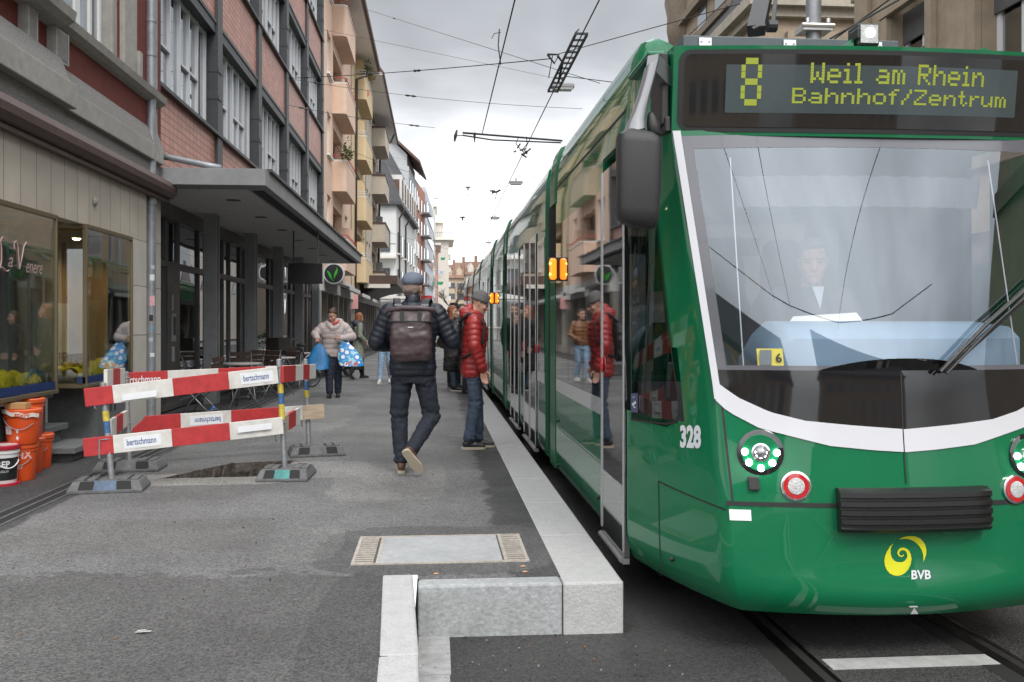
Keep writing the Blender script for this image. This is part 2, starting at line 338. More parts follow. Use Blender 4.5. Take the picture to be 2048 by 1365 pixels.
# roadway with the tram track
b = MB(); b.add([(-.12, -25, GZ), (120, -25, GZ), (120, 1500, GZ), (-.12, 1500, GZ)], [(0, 1, 2, 3)])
struct(b.build('road', A_ROAD))
steel = pm('rail_steel', (.22, .21, .20), .3, 1, n=(8, .3)); groove = pm('rail_groove', (.012, .011, .01), .9)
b = MB()
for gx in (1.78, 2.78, 5.2, 6.2):
    b.box(gx - .055, gx, -20, 150, GZ - .05, GZ + .006, 0); b.box(gx, gx + .05, -20, 150, GZ - .05, GZ + .003, 1); b.box(gx + .05, gx + .075, -20, 150, GZ - .05, GZ + .006, 0)
    b.box(gx - .16, gx - .055, -20, 150, GZ - .05, GZ + .002, 1)
struct(b.build('tram_rails', [steel, groove]))
b = MB(); b.box(1.88, 2.715, 4.255, 4.385, GZ - .01, GZ + .005)
struct(b.build('stop_line', pm('road_paint', (.40, .40, .385), .7, n=(20, .2), dirt=.5)))
# far pavement on the other side
b = MB(); b.box(7.4, 40, 6, 300, GZ - .1, -.14); struct(b.build('far_pavement', pm('far_paving', (.2, .195, .19), .8, n=(3, .2))))
# platform kerb of long granite stones
b = MB(); y = 4.855; k = 0
while y < 75:
    L = 1.112; b.box(.672, .995 , y, y + L - .009, GZ - .03, .004); y += L
struct(b.build('kerb', stone, bevel=.012))
b = MB(); b.box(-.095, .668, 4.865, 5.0, GZ - .03, .003); struct(b.build('kerb_end', stone_dark, bevel=.014))
b = MB()
for ya, yb, xa, xb in ((3.855, 5.095, -.235, -.292), (2.6, 3.85, -.20, -.237), (1.3, 2.595, -.16, -.2)):
    b.add([(xa, ya, .004), (xa + .165, ya, .004), (xb + .165, yb, .004), (xb, yb, .004), (xa, ya, GZ - .03), (xa + .165, ya, GZ - .03), (xb + .165, yb, GZ - .03), (xb, yb, GZ - .03)],
          [(0, 1, 2, 3), (4, 7, 6, 5), (0, 4, 5, 1), (1, 5, 6, 2), (2, 6, 7, 3), (3, 7, 4, 0)])
struct(b.build('kerb_side', stone, bevel=.012))
b = MB(); y = 1.0
while y < 4.8:
    b.box(-.09, .07 + random.uniform(-.006, .006), y, y + .55, GZ - .03, GZ + .006); y += .556
struct(b.build('gutter', pm('gutter_stone', (.33, .33, .325), .75, n=(18, .3), bump=(40, .4), dirt=.5)))
# slot drain along the shopfronts
b = MB(); dk = pm('drain_dark', (.012, .012, .012), .9); dm = pm('drain_metal', (.13, .13, .13), .55, .4, n=(10, .3))
for xx in (-3.16, -3.06, -2.96): b.box(xx - .012, xx + .012, 5, 60, -.02, .006, 1)
b.box(-3.15, -2.97, 5, 60, -.02, .003, 0)
struct(b.build('slot_drain', [dk, dm]))
# ---- concrete-filled access cover with grated ends
t = thing('drain_cover', 'rusty edged rectangular metal access cover with slotted ends set in the platform', 'drain cover', (.027, 5.665, 0))
rust = pm('rusty_iron', (.20, .12, .08), .8, .3, n=(35, .5)); fr_m = pm('cover_frame_iron', (.42, .38, .33), .7, .2, n=(30, .3), dirt=.4)
b = MB(); b.box(-.33, .385, 5.345, 5.99, -.03, .006); b.build('cover_plate', pm('cover_plate', (.40, .41, .41), .55, .25, n=(16, .2), bump=(50, .3), dirt=.3), t)
b = MB(); b.box(-.485, .54, 5.322, 5.338, -.03, .008); b.box(-.485, .54, 5.996, 6.012, -.03, .008)
for xx in (-.485, -.345, .395, .52): b.box(xx, xx + .02, 5.338, 5.996, -.03, .008)
b.build('frame', fr_m, t)
b = MB(); b.box(-.33, .395, 5.3385, 5.3445, -.03, .003); b.box(-.33, .395, 5.9905, 5.9955, -.03, .003)
for i in range(6):
    xx = -.28 + i * .13; b.box(xx, xx + .012, 5.3383, 5.3447, -.02, .007); 
b.build('rust_joint', rust, t)
for sx in (-.465, .415):
    b = MB()
    for i in range(13):
        yy = 5.345 + i * .051; b.box(sx, sx + .105 - (.0 if sx < 0 else 0), yy, yy + .022, -.03, .0065)
    b.build('grating', fr_m, t)
    b = MB(); b.box(sx, sx + .105, 5.34, 5.994, -.03, .001); o = b.build('drain_shadow_gap', dk, t)
# ---- litter
b = MB(); random.seed(5)
c = G(277, 1266)
for i in range(5):
    px_, py_ = c[0] + random.uniform(-.05, .05), c[1] + random.uniform(-.01, .01); a = random.uniform(-.3, .3)
    b.obox((px_, py_, .006 + random.uniform(0, .004)), (math.cos(a), math.sin(a), random.uniform(-.1, .1)), (.035, .016, .002), (0, .2, 1))
tag(b.build('paper_scrap', pm('paper', (.55, .55, .52), .8), loc=(c[0], c[1], 0)), 'crumpled torn white paper scrap on the asphalt at lower left', 'litter')
for (u, v, l) in ((872, 1150, 'cigarette butt lying near the left end of the platform step'), (1050, 1146, 'cigarette butt lying near the granite kerb, right of its twin'), (1046, 1135, 'cigarette butt nearest the corner of the access cover')):
    c = G(u, v); b = MB(); b.tube([(c[0] - .013, c[1], .006), (c[0] + .013, c[1] + .004, .006)], .004, 6)
    tag(b.build('cigarette_butt', pm('filter_paper', (.6, .33, .18), .8), loc=(c[0], c[1], 0)), l, 'litter', 'cigarette butts')
b = MB(); random.seed(11)
for i in range(330):
    x_, y_ = (random.uniform(-3.8, .9), random.uniform(4, 14)) if i < 260 else (random.uniform(-.1, 1.2), random.uniform(3.9, 4.85))
    zz = GZ if i >= 260 else 0
    if -2.6 < x_ < -1.3 and 8.4 < y_ < 9.6: continue
    if zz == 0 and x_ > -.3 and y_ < 5.1: continue
    s_ = random.uniform(.004, .012); b.obox((x_, y_, zz + .004), (random.random(), random.random(), .2), (s_, s_ * .7, .006), (0, 0, 1), random.choice((0, 0, 1, 2)))
gr = b.build('grit', [pm('grit_pale', (.19, .18, .165), .9), pm('grit_dark', (.03, .03, .03), .9), pm('grit_brown', (.18, .1, .05), .9)]); gr['kind'] = 'stuff'
tag(gr, 'small stones and crumbs of grit scattered over the asphalt', 'grit')
# ================================================================== TRAM
GRN = pm('tram_green', (.001, .132, .050), .5, coat=1, coatior=1.5, n=(2.2, .05), bump=(1.3, .10), spec=.1)
GRN_SIDE = pm('tram_green_side', (.001, .13, .056), .5, spec=.1, coat=1, coatior=3.1, n=(3, .07), dirt=.2, bump=(1.0, .16), stretch=(1, .6, 1.6))
GRND = pm('tram_green_dark', (.002, .085, .04), .4, coat=.6)
WHT = pm('tram_white', (.58, .58, .60), .35, coat=.5)
GREYB = pm('tram_band', (.5, .5, .5), .3, coat=1, coatior=1.8)
BLKG = pm('black_gloss', (.008, .008, .009), .05, coat=1, bump=(.8, .06)); BLKR = pm('black_rubber', (.014, .014, .014), .6)
BLKP = pm('black_plastic', (.022, .021, .021), .48, n=(60, .25), bump=(300, .2)); ALU = pm('aluminium', (.62, .62, .62), .35, .7)
SWIN = pm('side_glass', (.012, .012, .013), .02, coat=1, coatior=2.1, ior=1.9, bump=(.9, .10), stretch=(1, 1.3, .5))
WSG = glass('windscreen_glass', (.93, .95, .98), .165, .01, bump=.0, gcol=(.86, .93, 1.0))
CABG = glass('cab_side_glass', (.42, .44, .44), .02, .01, ior=1.25)
LEDY = pm('led_yellow', (.24, .28, .02), .5, emit=((.42, .50, .05), .14)); TRG = pm('tram_grey_paint', (.07, .085, .095), .45, n=(20, .15))
CX = 2.28; TS = 1.14                                                     # tram centre line, left side plane
tram = thing('tram', 'long green articulated tram with a black and white front standing at the platform', 'tram', (CX, 4.3, GZ))
CORN = [(-.04, 1.45, 4.42), (.072, 1.43, 4.40), (.514, 1.412, 4.426), (.752, 1.40, 4.476), (1.095, 1.375, 4.527), (1.395, 1.335, 4.556), (1.75, 1.283, 4.599), (2.05, 1.245, 4.63), (2.362, 1.205, 4.646), (2.95, 1.20, 4.66)]
YCEN = [(-.04, 4.275), (.03, 4.245), (.10, 4.25), (.16, 4.275), (.50, 4.30), (.58, 4.31), (.86, 4.345), (1.13, 4.365), (1.6, 4.435), (2.30, 4.515), (2.9, 4.53)]
def zlin(tab, z):
    if 1.1 < z < 2.36: return lerp(sinterp(tab, 1.1), sinterp(tab, 2.36), (z - 1.1) / 1.26)     # the windscreen is straight in the vertical
    return sinterp(tab, z)
CX_, CY_ = [(c[0], c[1]) for c in CORN], [(c[0], c[2]) for c in CORN]
def Xc(z): return zlin(CX_, z)
def Yc(z): return zlin(CY_, z)
def F(s, z, off=0.):
    """front skin: s 0 = left corner, 1 = centre, 2 = right corner"""
    k = 1 - s; hw = CX - Xc(z); y0 = zlin(YCEN, z); yc = Yc(z); d = yc - y0
    y = y0 + d * (abs(k) ** 1.9)
    ny = Vector((-k * d * 1.9 / hw, -1, .12)).normalized()
    return Vector((CX - k * hw, y, z)) + ny * off
def SD(t, z, off=0., right=False):
    """tapered cab side: t 0 = door post, 1 = front corner"""
    zz = z; x = lerp(TS, Xc(z), t) ; y = lerp(5.47, Yc(z), t) ; bow = .035 * math.sin(math.pi * t)
    n_ = Vector((-(5.47 - Yc(z)), -(Xc(z) - TS), 0)).normalized()
    p = Vector((x, y, z)) + n_ * (bow + off)
    if right: p.x = 2 * CX - p.x
    return p
def front_patch(name, mat, s0, s1, zlo, zhi, off=.004, ns=28, nz=6, parent=tram, solid=0, smooth=True):
    b = MB(); f0 = zlo if callable(zlo) else (lambda s: zlo); f1 = zhi if callable(zhi) else (lambda s: zhi)
    b.grid(lambda s, k: F(s, lerp(f0(s), f1(s), k), off), lin(s0, s1, ns), lin(0, 1, nz))
    return b.build(name, mat, parent, smooth=smooth, solid=solid, recalc=False)
# --- cab shell: side - front - side as one lofted skin, with openings for the glass
ZR = [-.04, -.03, 0, .04, .10, .16, .25, .35, .45, .503, .56, .65, .745, .86, .98, 1.09, 1.14, 1.25, 1.396, 1.55, 1.7, 1.85, 2.0, 2.15, 2.28, 2.33, 2.36]
TC = [0, .08, .2, .34, .48, .62, .72, .8, .86, .91, .95]; SC = [.02, .035, .06, .1, .16, .25, .4, .55, .7, .85, 1.0]; SC = SC + [2 - s for s in reversed(SC[:-1])]
cols = [('l', t_) for t_ in TC] + [('f', s_) for s_ in SC] + [('r', t_) for t_ in reversed(TC)]
def skin(c_, z):
    if c_[0] == 'f': p = F(c_[1], z)
    else: p = SD(c_[1], z, 0, c_[0] == 'r')
    if z < .14:                                                              # tuck the lower lip in
        k = (.14 - z) / .18; p = p + Vector(((CX - p.x) * .05 * k * k, .05 * k * k, 0))
    return p
b = MB(); pts = [skin(c_, z) for z in ZR for c_ in cols]; nc = len(cols); fs = []
for j in range(len(ZR) - 1):
    for i in range(nc - 1):
        a, c_ = cols[i], cols[i + 1]; zm = (ZR[j] + ZR[j + 1]) / 2
        if a[0] == 'f' and c_[0] == 'f' and a[1] >= .035 and c_[1] <= 1.966 and zm > 1.14 and zm < 2.33: continue
        if a[0] == c_[0] == 'l' and zm > .84 and zm < 1.95 and a[1] >= 0 and c_[1] <= .82 - .30 * max(0, (zm - .84) / 1.1): continue
        fs.append((j * nc + i, j * nc + i + 1, (j + 1) * nc + i + 1, (j + 1) * nc + i))
b.add(pts, fs); b.build('cab_shell', GRN, tram, smooth=True, recalc=False)
b = MB(); b.add([skin(c_, -.038) for c_ in cols], [tuple(range(nc))]); b.build('underfloor', BLKR, tram)
# bumper seam, lower panel seam, front cover edge
front_patch('bumper_gap', BLKR, .0, 2.0, lambda s: .488 - .002 * s, .508, .003, nz=1)
b = MB(); b.grid(lambda t_, k: SD(t_, lerp(.46 + .075 * (1 - t_), .468 + .075 * (1 - t_), k), .002), lin(.42, 1, 12), (0, 1)); b.grid(lambda k, z: SD(.42 + .008 * k, z, .002), (0, 1), lin(.02, .50, 6)); b.build('panel_seam', BLKR, tram, recalc=False)
b = MB(); c = SD(.55, .115, .004); b.sphere(c, (.014, .014, .014), 10, 6); b.build('panel_lock', BLKP, tram, smooth=True)
b = MB(); b.grid(lambda k, z: F(.03 + .012 * k, z, .002), (0, 1), lin(.51, 1.0, 8)); b.build('panel_gap', BLKR, tram, recalc=False)
b = MB(); b.grid(lambda k, z: F(.985 + .007 * k, z, .006), (0, 1), lin(.6, 1.13, 8)); b.build('panel_gap', BLKR, tram, recalc=False)
# black panel and white swoosh
def zs(tab):
    # pixel curve on the front skin -> z(s), symmetric
    out_ = []
    for u, v in tab:
        s = .5
        best = min(((abs(pu - u) + abs(pv - v)), s_, z_) for s_ in lin(0, 1, 50) for z_ in lin(.6, 1.25, 65) for pu, pv in [proj(F(s_, z_))])
        out_.append((best[1], best[2]))
    out_.sort(); return lambda s: interp(out_, s if s <= 1 else 2 - s)
def proj(p):
    zc = p[0] * _s + p[1] * _c; return 1024 + FPX * (p[0] * _c - p[1] * _s) / zc, 650 - FPX * (p[2] - CH) / zc
zblk = zs([(1424, 756), (1475, 793), (1543, 825), (1612, 841), (1704, 852), (1809, 858)])
zwht = zs([(1424, 797), (1456, 825), (1520, 857), (1589, 877), (1658, 891), (1750, 900), (1814, 903)])
front_patch('black_panel', BLKG, .02, 1.98, zblk, 1.145, .005, 40, 5)
front_patch('white_swoosh', WHT, .006, 1.994, zwht, lambda s: max(zblk(s), zwht(s) + .004), .006, 48, 3)
for sg in (0, 1):
    b = MB(); q = (lambda s: s) if sg == 0 else (lambda s: 2 - s)
    b.grid(lambda k, z: F(q(lerp(-.0, .036, k)), z, .005), (0, .5, 1), lin(1.0, 2.36, 18)); b.build('white_pillar_stripe', WHT, tram, smooth=True, recalc=False)
# windscreen frame (grey ceramic border) and glass
gfr = pm('glass_border', (.11, .11, .125), .12, coat=1)
for sg in (0, 1):
    q = (lambda s: s) if sg == 0 else (lambda s: 2 - s)
    b = MB(); b.grid(lambda k, z: F(q(lerp(.037, .085, k)), z, .002), (0, 1), lin(1.14, 2.332, 14)); b.build('glass_border', gfr, tram, smooth=True, recalc=False)
front_patch('glass_border', gfr, .085, 1.915, 2.265, 2.332, .002, 24, 2)
front_patch('glass_border', gfr, .085, 1.915, 1.14, 1.168, .002, 24, 2)
front_patch('windscreen', WSG, .04, 1.96, 1.142, 2.33, .0, 64, 40)
# wiper bulge, wiper
b = MB()
b.grid(lambda s, k: F(s, 1.145 + .055 * math.sin(math.pi * k) * (1 - abs((s - 1.0) / .45) ** 2.2), .004 + .055 * math.sin(math.pi * k) * max(0, 1 - abs((s - 1.0) / .45) ** 2)), lin(.56, 1.44, 26), lin(0, 1, 6))
b.build('wiper_housing', BLKG, tram, smooth=True, recalc=False)
def frp(u, v, off=.0, s0=0, s1=2, z0=-.04, z1=2.9):
    """point of the front skin seen at pixel (u,v) (offline fit, skin is real geometry)"""
    s, z, ds, dz = (s0 + s1) / 2, (z0 + z1) / 2, (s1 - s0) / 2, (z1 - z0) / 2
    for _ in range(14):
        best = min((((proj(F(s + a * ds, z + c_ * dz, off))[0] - u) ** 2 + (proj(F(s + a * ds, z + c_ * dz, off))[1] - v) ** 2), s + a * ds, z + c_ * dz) for a in (-1, -.5, 0, .5, 1) for c_ in (-1, -.5, 0, .5, 1))
        s, z = best[1], best[2]; ds *= .62; dz *= .62
    return s, z
wl = [frp(1868, 745), frp(1960, 650), frp(2060, 560)]
b = MB(); b.tube([F(*p, .05) for p in wl], .011, 6); b.tube([F(p[0] + .03, p[1] - .01, .06) for p in wl], .006, 6)
wb = [frp(1880, 744), frp(2030, 610), frp(2090, 545)]; b.bar(F(*wb[0], .03), F(*wb[1], .03), .016, .02); b.bar(F(*wb[1], .03), F(*wb[2], .03), .016, .02)
b.build('wiper', BLKP, tram)
# --- destination display box
def DF(s, z, off=0.):
    k = 1 - s; return Vector((CX - k * 1.077, 4.465 + .17 * abs(k) ** 1.9 - off - .13 * (z - 2.56), z - .03 * (1 - k * k)))
DZ0, DZ1 = 2.345, 2.785
b = MB(); ss = lin(0, 2, 36)
b.grid(lambda s, z: DF(s, z), ss, (DZ0, DZ0 + .03, DZ1 - .03, DZ1)); b.grid(lambda s, k: DF(s, DZ1 + .012 * math.sin(k * 1.6), -.36 * k), ss, (0, .06, .15, .3, .6, 1)); b.grid(lambda s, k: DF(s, DZ0, -.3 * k), ss, (0, 1))
for s in (0, 2): b.grid(lambda k, z: DF(s, z, -.36 * k), (0, 1), (DZ0, DZ1))
b.build('display_housing', GRN, tram, smooth='auto')
def rrect(x0, x1, z0, z1, r, n=6):
    o_ = []
    for cx, cz, a0 in ((x1 - r, z0 + r, -90), (x1 - r, z1 - r, 0), (x0 + r, z1 - r, 90), (x0 + r, z0 + r, 180)):
        for i in range(n + 1): a = R(a0 + 90 * i / n); o_.append((cx + r * math.cos(a), cz + r * math.sin(a)))
    return o_
def disp_rr(name, mat, s0, s1, z0, z1, r, off):
    """rounded panel following the display curve, meshed in vertical strips"""
    b = MB(); n_ = 60; top = []; bot = []
    for s in [lerp(s0, s1, .5 - .5 * math.cos(math.pi * i / n_)) for i in range(n_ + 1)]:
        d = min(s - s0, s1 - s); dz = r - math.sqrt(max(0, r * r - (r - d) ** 2)) if d < r else 0
        bot.append(DF(s, z0 + dz, off)); top.append(DF(s, z1 - dz, off))
    b.rings([bot, top], cap=False, closed=False); return b.build(name, mat, tram, smooth=True, recalc=False)
def sD(u, z=2.56):
    a, c_ = 0., 2.
    for _ in range(30):
        m_ = (a + c_) / 2
        if proj(DF(m_, z))[0] < u: a = m_
        else: c_ = m_
    return a
disp_rr('display_gasket', BLKR, .022, 1.978, 2.362, 2.765, .06, .003)
disp_rr('display_glass', BLKG, .05, 1.95, 2.385, 2.742, .03, .006)
disp_rr('display_panel', pm('led_board', (.045, .062, .065), .25, n=(3, .2), coat=.5), sD(1450), sD(2030), 2.455, 2.69, .004, .008)
FONT = {'8': '01110 10001 10001 01110 10001 10001 01110', 'W': '10001 10001 10001 10101 10101 11011 10001', 'e': '00000 00000 01110 10001 11111 10000 01110', 'i': '010 000 110 010 010 010 111', 'l': '110 010 010 010 010 010 111',
 'a': '00000 00000 01110 00001 01111 10001 01111', 'm': '00000 00000 11010 10101 10101 10101 10101', 'R': '11110 10001 10001 11110 10100 10010 10001', 'h': '10000 10000 10110 11001 10001 10001 10001', 'n': '00000 00000 10110 11001 10001 10001 10001',
 'B': '11110 10001 10001 11110 10001 10001 11110', 'o': '00000 00000 01110 10001 10001 10001 01110', 'f': '0011 0100 1110 0100 0100 0100 0100', '/': '0001 0001 0010 0010 0100 1000 1000', 'Z': '11111 00001 00010 00100 01000 10000 11111', 't': '0100 0100 1110 0100 0100 0101 0010', 'r': '0000 0000 1011 1100 1000 1000 1000', 'u': '00000 00000 10001 10001 10001 10011 01101', ' ': '000 000 000 000 000 000 000'}
def led(b, s, x, z, px, pz):
    """dot matrix text; x = front parameter s of the left edge, z = top"""
    for ch in s:
        rows = FONT[ch].split()
        for j, row in enumerate(rows):
            for i, bit in enumerate(row):
                if bit == '1':
                    a, c_ = x + i * px, x + (i + 1.02) * px; z1 = z - j * pz; z0 = z1 - pz * .92
                    b.add([DF(a, z0, .0095), DF(c_, z0, .0095), DF(c_, z1, .0095), DF(a, z1, .0095)], [(0, 1, 2, 3)])
        x += (len(rows[0]) + 1) * px
    return x
def ledline(nm, s_, u0, u1, z, pz):
    b = MB(); x0_, x1_ = sD(u0), sD(u1); n_ = sum(len(FONT[ch].split()[0]) + 1 for ch in s_) - 1
    led(b, s_, x0_, z, (x1_ - x0_) / n_, pz); b.build('led_lettering', LEDY, tram, recalc=False)
ledline('', '8', 1480, 1521, 2.722, .0335); ledline('', 'Weil am Rhein', 1618, 1963, 2.700, .0142); ledline('', 'Bahnhof/Zentrum', 1583, 2010, 2.578, .0108)
# hinge gap between display and cab shoulder
b = MB(); b.box(1.155, 1.197, 4.68, 5.1, 2.40, 2.77); b.box(1.17, 1.2, 4.66, 4.8, 2.36, 2.44); b.build('display_hinge', BLKP, tram, bevel=.008)
b = MB(); b.box(1.10, 1.2, 4.75, 5.25, 2.775, 2.80); b.build('hinge_cover', GRN, tram, bevel=.01)
# --- mirror with its arm
b = MB()
prof = [((1304, 128), .034, .05), ((1296, 160), .033, .05), ((1286, 195), .034, .05), ((1277, 225), .040, .052), ((1271, 245), .046, .055), ((1268, 265), .056, .06)]
rs = []
for (u, v), rx, ry in prof:
    c = PY(u, v, 4.60 - .0002 * (v - 128)); rs.append([(c[0] + rx * math.copysign(abs(math.cos(a)) ** .6, math.cos(a)), c[1] + ry * math.copysign(abs(math.sin(a)) ** .6, math.sin(a)), c[2] + .02 * math.cos(a)) for a in [2 * math.pi * i / 16 for i in range(16)]])
b.rings(rs); c0 = PY(1304, 128, 4.60); b.bar(c0, (1.19, 4.72, c0[2] - .04), .06, .1); b.build('mirror_arm', pm('mirror_arm_grey', (.22, .22, .23), .35, .4, coat=.4), tram, smooth='auto')
b = MB(); rs = []
for v, hw, hd, du in ((262, .04, .04, 0), (267, .075, .06, 0), (276, .108, .075, -1), (290, .111, .08, -1), (360, .108, .08, -2), (420, .104, .078, -4), (440, .099, .07, -4), (450, .085, .055, -4), (455, .06, .035, -3)):
    c = PY(1279 + du, v, 4.56); rs.append([(c[0] + hw * math.copysign(abs(math.cos(a)) ** .45, math.cos(a)), c[1] + hd * math.copysign(abs(math.sin(a)) ** .45, math.sin(a)), c[2] - .012 * math.cos(a)) for a in [2 * math.pi * i / 28 for i in range(28)]])
b.rings(rs); b.build('mirror', BLKP, tram, smooth='auto')
b = MB(); rs = []
for v, hw in ((224, .010), (232, .022), (250, .034), (266, .034), (272, .02)):
    c = PY(1306 + (v - 248) * .16, v, 4.58); rs.append([(c[0] + hw * math.cos(a), c[1] + hw * .7 * math.sin(a), c[2]) for a in [2 * math.pi * i / 12 for i in range(12)]])
b.rings(rs); b.build('mirror_joint', BLKP, tram, smooth=True)
# --- lamps on the nose
def disc(name, mat, u, v, prof, parent=tram, n=28, off=.0, smooth='auto'):
    s, z = frp(u, v); p = F(s, z, off); q = F(s, z, off + 1) - p; zx = Vector((0, 0, 1)); a = q.cross(zx).normalized(); b_ = a.cross(q).normalized()
    b = MB(); b.rings([[p + q * h_ + (a * math.cos(2 * math.pi * i / n) + b_ * math.sin(2 * math.pi * i / n)) * r for i in range(n)] for r, h_ in prof]); return b.build(name, mat, parent, smooth=smooth), p, q, a, b_
CHR = pm('chrome', (.7, .7, .7), .12, 1); LENS = pm('clear_lens', (.35, .35, .36), .08, .6, coat=1, n=(120, .5))
LEDW = pm('led_white', (1, 1, 1), .3, emit=((1, .97, .93), 16)); REDL = pm('red_lens', (.45, .008, .012), .12, coat=1, n=(90, .3)); WLENS = pm('white_lens', (.5, .5, .5), .18, coat=1, n=(160, .55), bump=(150, .8))
for (u, v, r) in ((1521, 905, .112), (2053, 912, .112)):
    hl, p, q, a, b_ = disc('headlight', BLKG, u, v, [(r, 0), (r, .006), (r * .97, .008)])
    o, *_ = disc('headlight_cowl', GRN, u - 1, v + 1, [(r * .80, .008), (r * .80, .010), (r * .78, .012)], hl)
    b = MB(); b.rings([[p + q * h_ + (a * math.cos(2 * math.pi * i / 24) + b_ * math.sin(2 * math.pi * i / 24)) * rr for i in range(24)] for rr, h_ in ((.045, .01), (.045, .022), (.036, .024), (.033, .018))]); b.build('lens_ring', CHR, hl, smooth='auto')
    b = MB(); b.sphere(p + q * .014, .034, 16, 10); b.build('projector_lens', LENS, hl, smooth=True)
    for dx, dz in ((-.076, .002), (.076, .0), (-.056, -.05), (.054, -.05), (0, -.076)):
        b = MB(); b.sphere(p + q * .016 + a * -dx + b_ * dz, .017, 10, 6); b.build('light_diode', LEDW, hl, smooth=True)
for (u, v) in ((1591, 972), (2028, 979)):
    tl, p, q, a, b_ = disc('tail_light', CHR, u, v, [(.072, -.01), (.072, .012), (.064, .014)])
    disc('red_ring', REDL, u, v, [(.061, .01), (.061, .018), (.03, .020)], tl); disc('white_lens', WLENS, u, v, [(.040, .016), (.040, .022), (.02, .026)], tl)
def fquad(name, mat, u0, v0, u1, v1, th=.004, bev=0, out_=.002):
    s0, z1 = frp(u0, v0); s1, z0 = frp(u1, v1)
    b = MB(); n_ = 8
    fr = [[F(s, z0, out_ + th), F(s, z1, out_ + th), F(s, z1, -.01), F(s, z0, -.01)] for s in lin(s0, s1, n_)]; b.rings(fr); return b.build(name, mat, tram, bevel=bev)
fquad('sensor_box', BLKP, 1495, 953, 1519, 981, .018, .004); fquad('white_label', pm('label_white', (.75, .76, .76), .5), 1458, 1019, 1503, 1042, .001); fquad('white_mark', WHT, 1820, 1213, 1835, 1214.5, .001)
b = MB(); P_ = [frp(1820, 1228), frp(1836, 1228), frp(1828, 1216)]; b.add([F(*p, .004) for p in P_], [(0, 1, 2)]); b.build('triangle_mark', WHT, tram, recalc=False)
# coupler cover: ribbed black cushion
s0, z1 = frp(1670, 976); s1, z0 = frp(1966, 1057)
b = MB(); rs = []
prof = [(0, .0), (.0, .05), (.05, .075)] + [q for i in range(4) for q in ((.10 + .2 * i, .095), (.21 + .2 * i, .095), (.23 + .2 * i, .08), (.28 + .2 * i, .08))] + [(.92, .09), (1, .07), (1, 0)]
for i, s in enumerate(lin(s0, s1, 24)):
    e_ = min(1, .72 + i * .12, .72 + (24 - i) * .12)
    rs.append([F(s, lerp(z1, z0, k) if True else 0, h_ * e_ + .004) for k, h_ in prof])
b.rings(rs); b.build('coupler_cover', pm('coupler_black', (.011, .011, .011), .42, bump=(200, .15)), tram, smooth='auto')
# logo: comma shaped spiral, crescent and letters
lg = pm('logo_yellow', (.62, .60, .01), .4); lw = pm('logo_white', (.62, .64, .66), .4)
def ltr(pts, name, mat):
    P3 = [F(*frp(1740 + x / 10.5, 1050 + y / 10.5, 0, .7, 1.3, 0, .6), .003) for x, y in pts]; return P3
outer = [(490, 385), (415, 450), (350, 560), (310, 660), (295, 760), (310, 860), (350, 950), (410, 1020), (490, 1060), (570, 1070), (650, 1055), (730, 1010), (800, 930), (845, 830), (865, 720), (850, 620), (815, 545), (760, 495), (690, 475), (625, 490), (580, 535), (567, 590), (585, 640), (620, 670), (660, 675), (695, 655), (705, 625)]
inner = [(490, 388), (450, 440), (430, 500), (428, 580), (437, 650), (460, 705), (495, 745), (540, 772), (590, 786), (640, 786), (690, 775), (730, 750), (758, 715), (775, 670), (776, 630), (765, 590), (745, 558), (715, 537), (680, 530), (645, 540), (615, 565), (607, 600), (618, 632), (645, 648), (668, 645), (685, 635), (697, 620)]
b = MB(); o3, i3 = ltr(outer, '', 0), ltr(inner, '', 0)
n_ = len(o3)
# strip between outer and inner curves, matched by index
b.add(o3 + i3, [(i, i + 1, n_ + i + 1, n_ + i) for i in range(n_ - 1)])
c1 = [(605, 305), (690, 262), (780, 240), (860, 236), (950, 245), (1040, 285), (1110, 350), (1155, 430), (1175, 520), (1172, 610), (1150, 690), (1110, 775)]
c2 = [(605, 307), (690, 293), (770, 296), (840, 310), (910, 340), (975, 388), (1030, 450), (1075, 520), (1100, 590), (1112, 660), (1113, 720), (1109, 776)]
o3, i3 = ltr(c1, '', 0), ltr(c2, '', 0); n_ = len(o3); b.add(o3 + i3, [(i, i + 1, n_ + i + 1, n_ + i) for i in range(n_ - 1)])
b.build('logo_swirl', lg, tram, recalc=False)
def front_text(name, mat, s, u, v, hpx, bold=0, sx=1., sh=0):
    p = F(*frp(u, v), .004); q = F(*frp(u + 40, v), .004); r_ = F(*frp(u, v - 40), .004); sc_ = (q - p).length / 40
    b = MB(); text_mesh(b, s, p, q - p, r_ - p, hpx * sc_ / .70, bold=bold, sx=sx, shear=sh); return b.build(name, mat, tram, recalc=False)
front_text('logo_lettering', lw, 'BVB', 1821, 1158, 16, .03, 1.0)
# fleet number and camera sticker on the cab side
def sdp(u, v):
    t_, z, dt, dz = .5, 1.2, .5, 1.3
    for _ in range(14):
        best = min(((proj(SD(t_ + a * dt, z + c_ * dz))[0] - u) ** 2 + (proj(SD(t_ + a * dt, z + c_ * dz))[1] - v) ** 2, t_ + a * dt, z + c_ * dz) for a in (-1, -.5, 0, .5, 1) for c_ in (-1, -.5, 0, .5, 1))
        t_, z = best[1], best[2]; dt *= .62; dz *= .62
    return t_, z
p = SD(*sdp(1361, 893), .004); q = SD(*sdp(1411, 895), .004); r_ = SD(*sdp(1362, 853), .004)
b = MB(); text_mesh(b, '328', p, q - p, (0, 0, 1), (r_ - p).length / .70, bold=.045, sx=(q - p).length / ((r_ - p).length / .70) / 1.78); b.build('fleet_number', lw, tram, recalc=False)
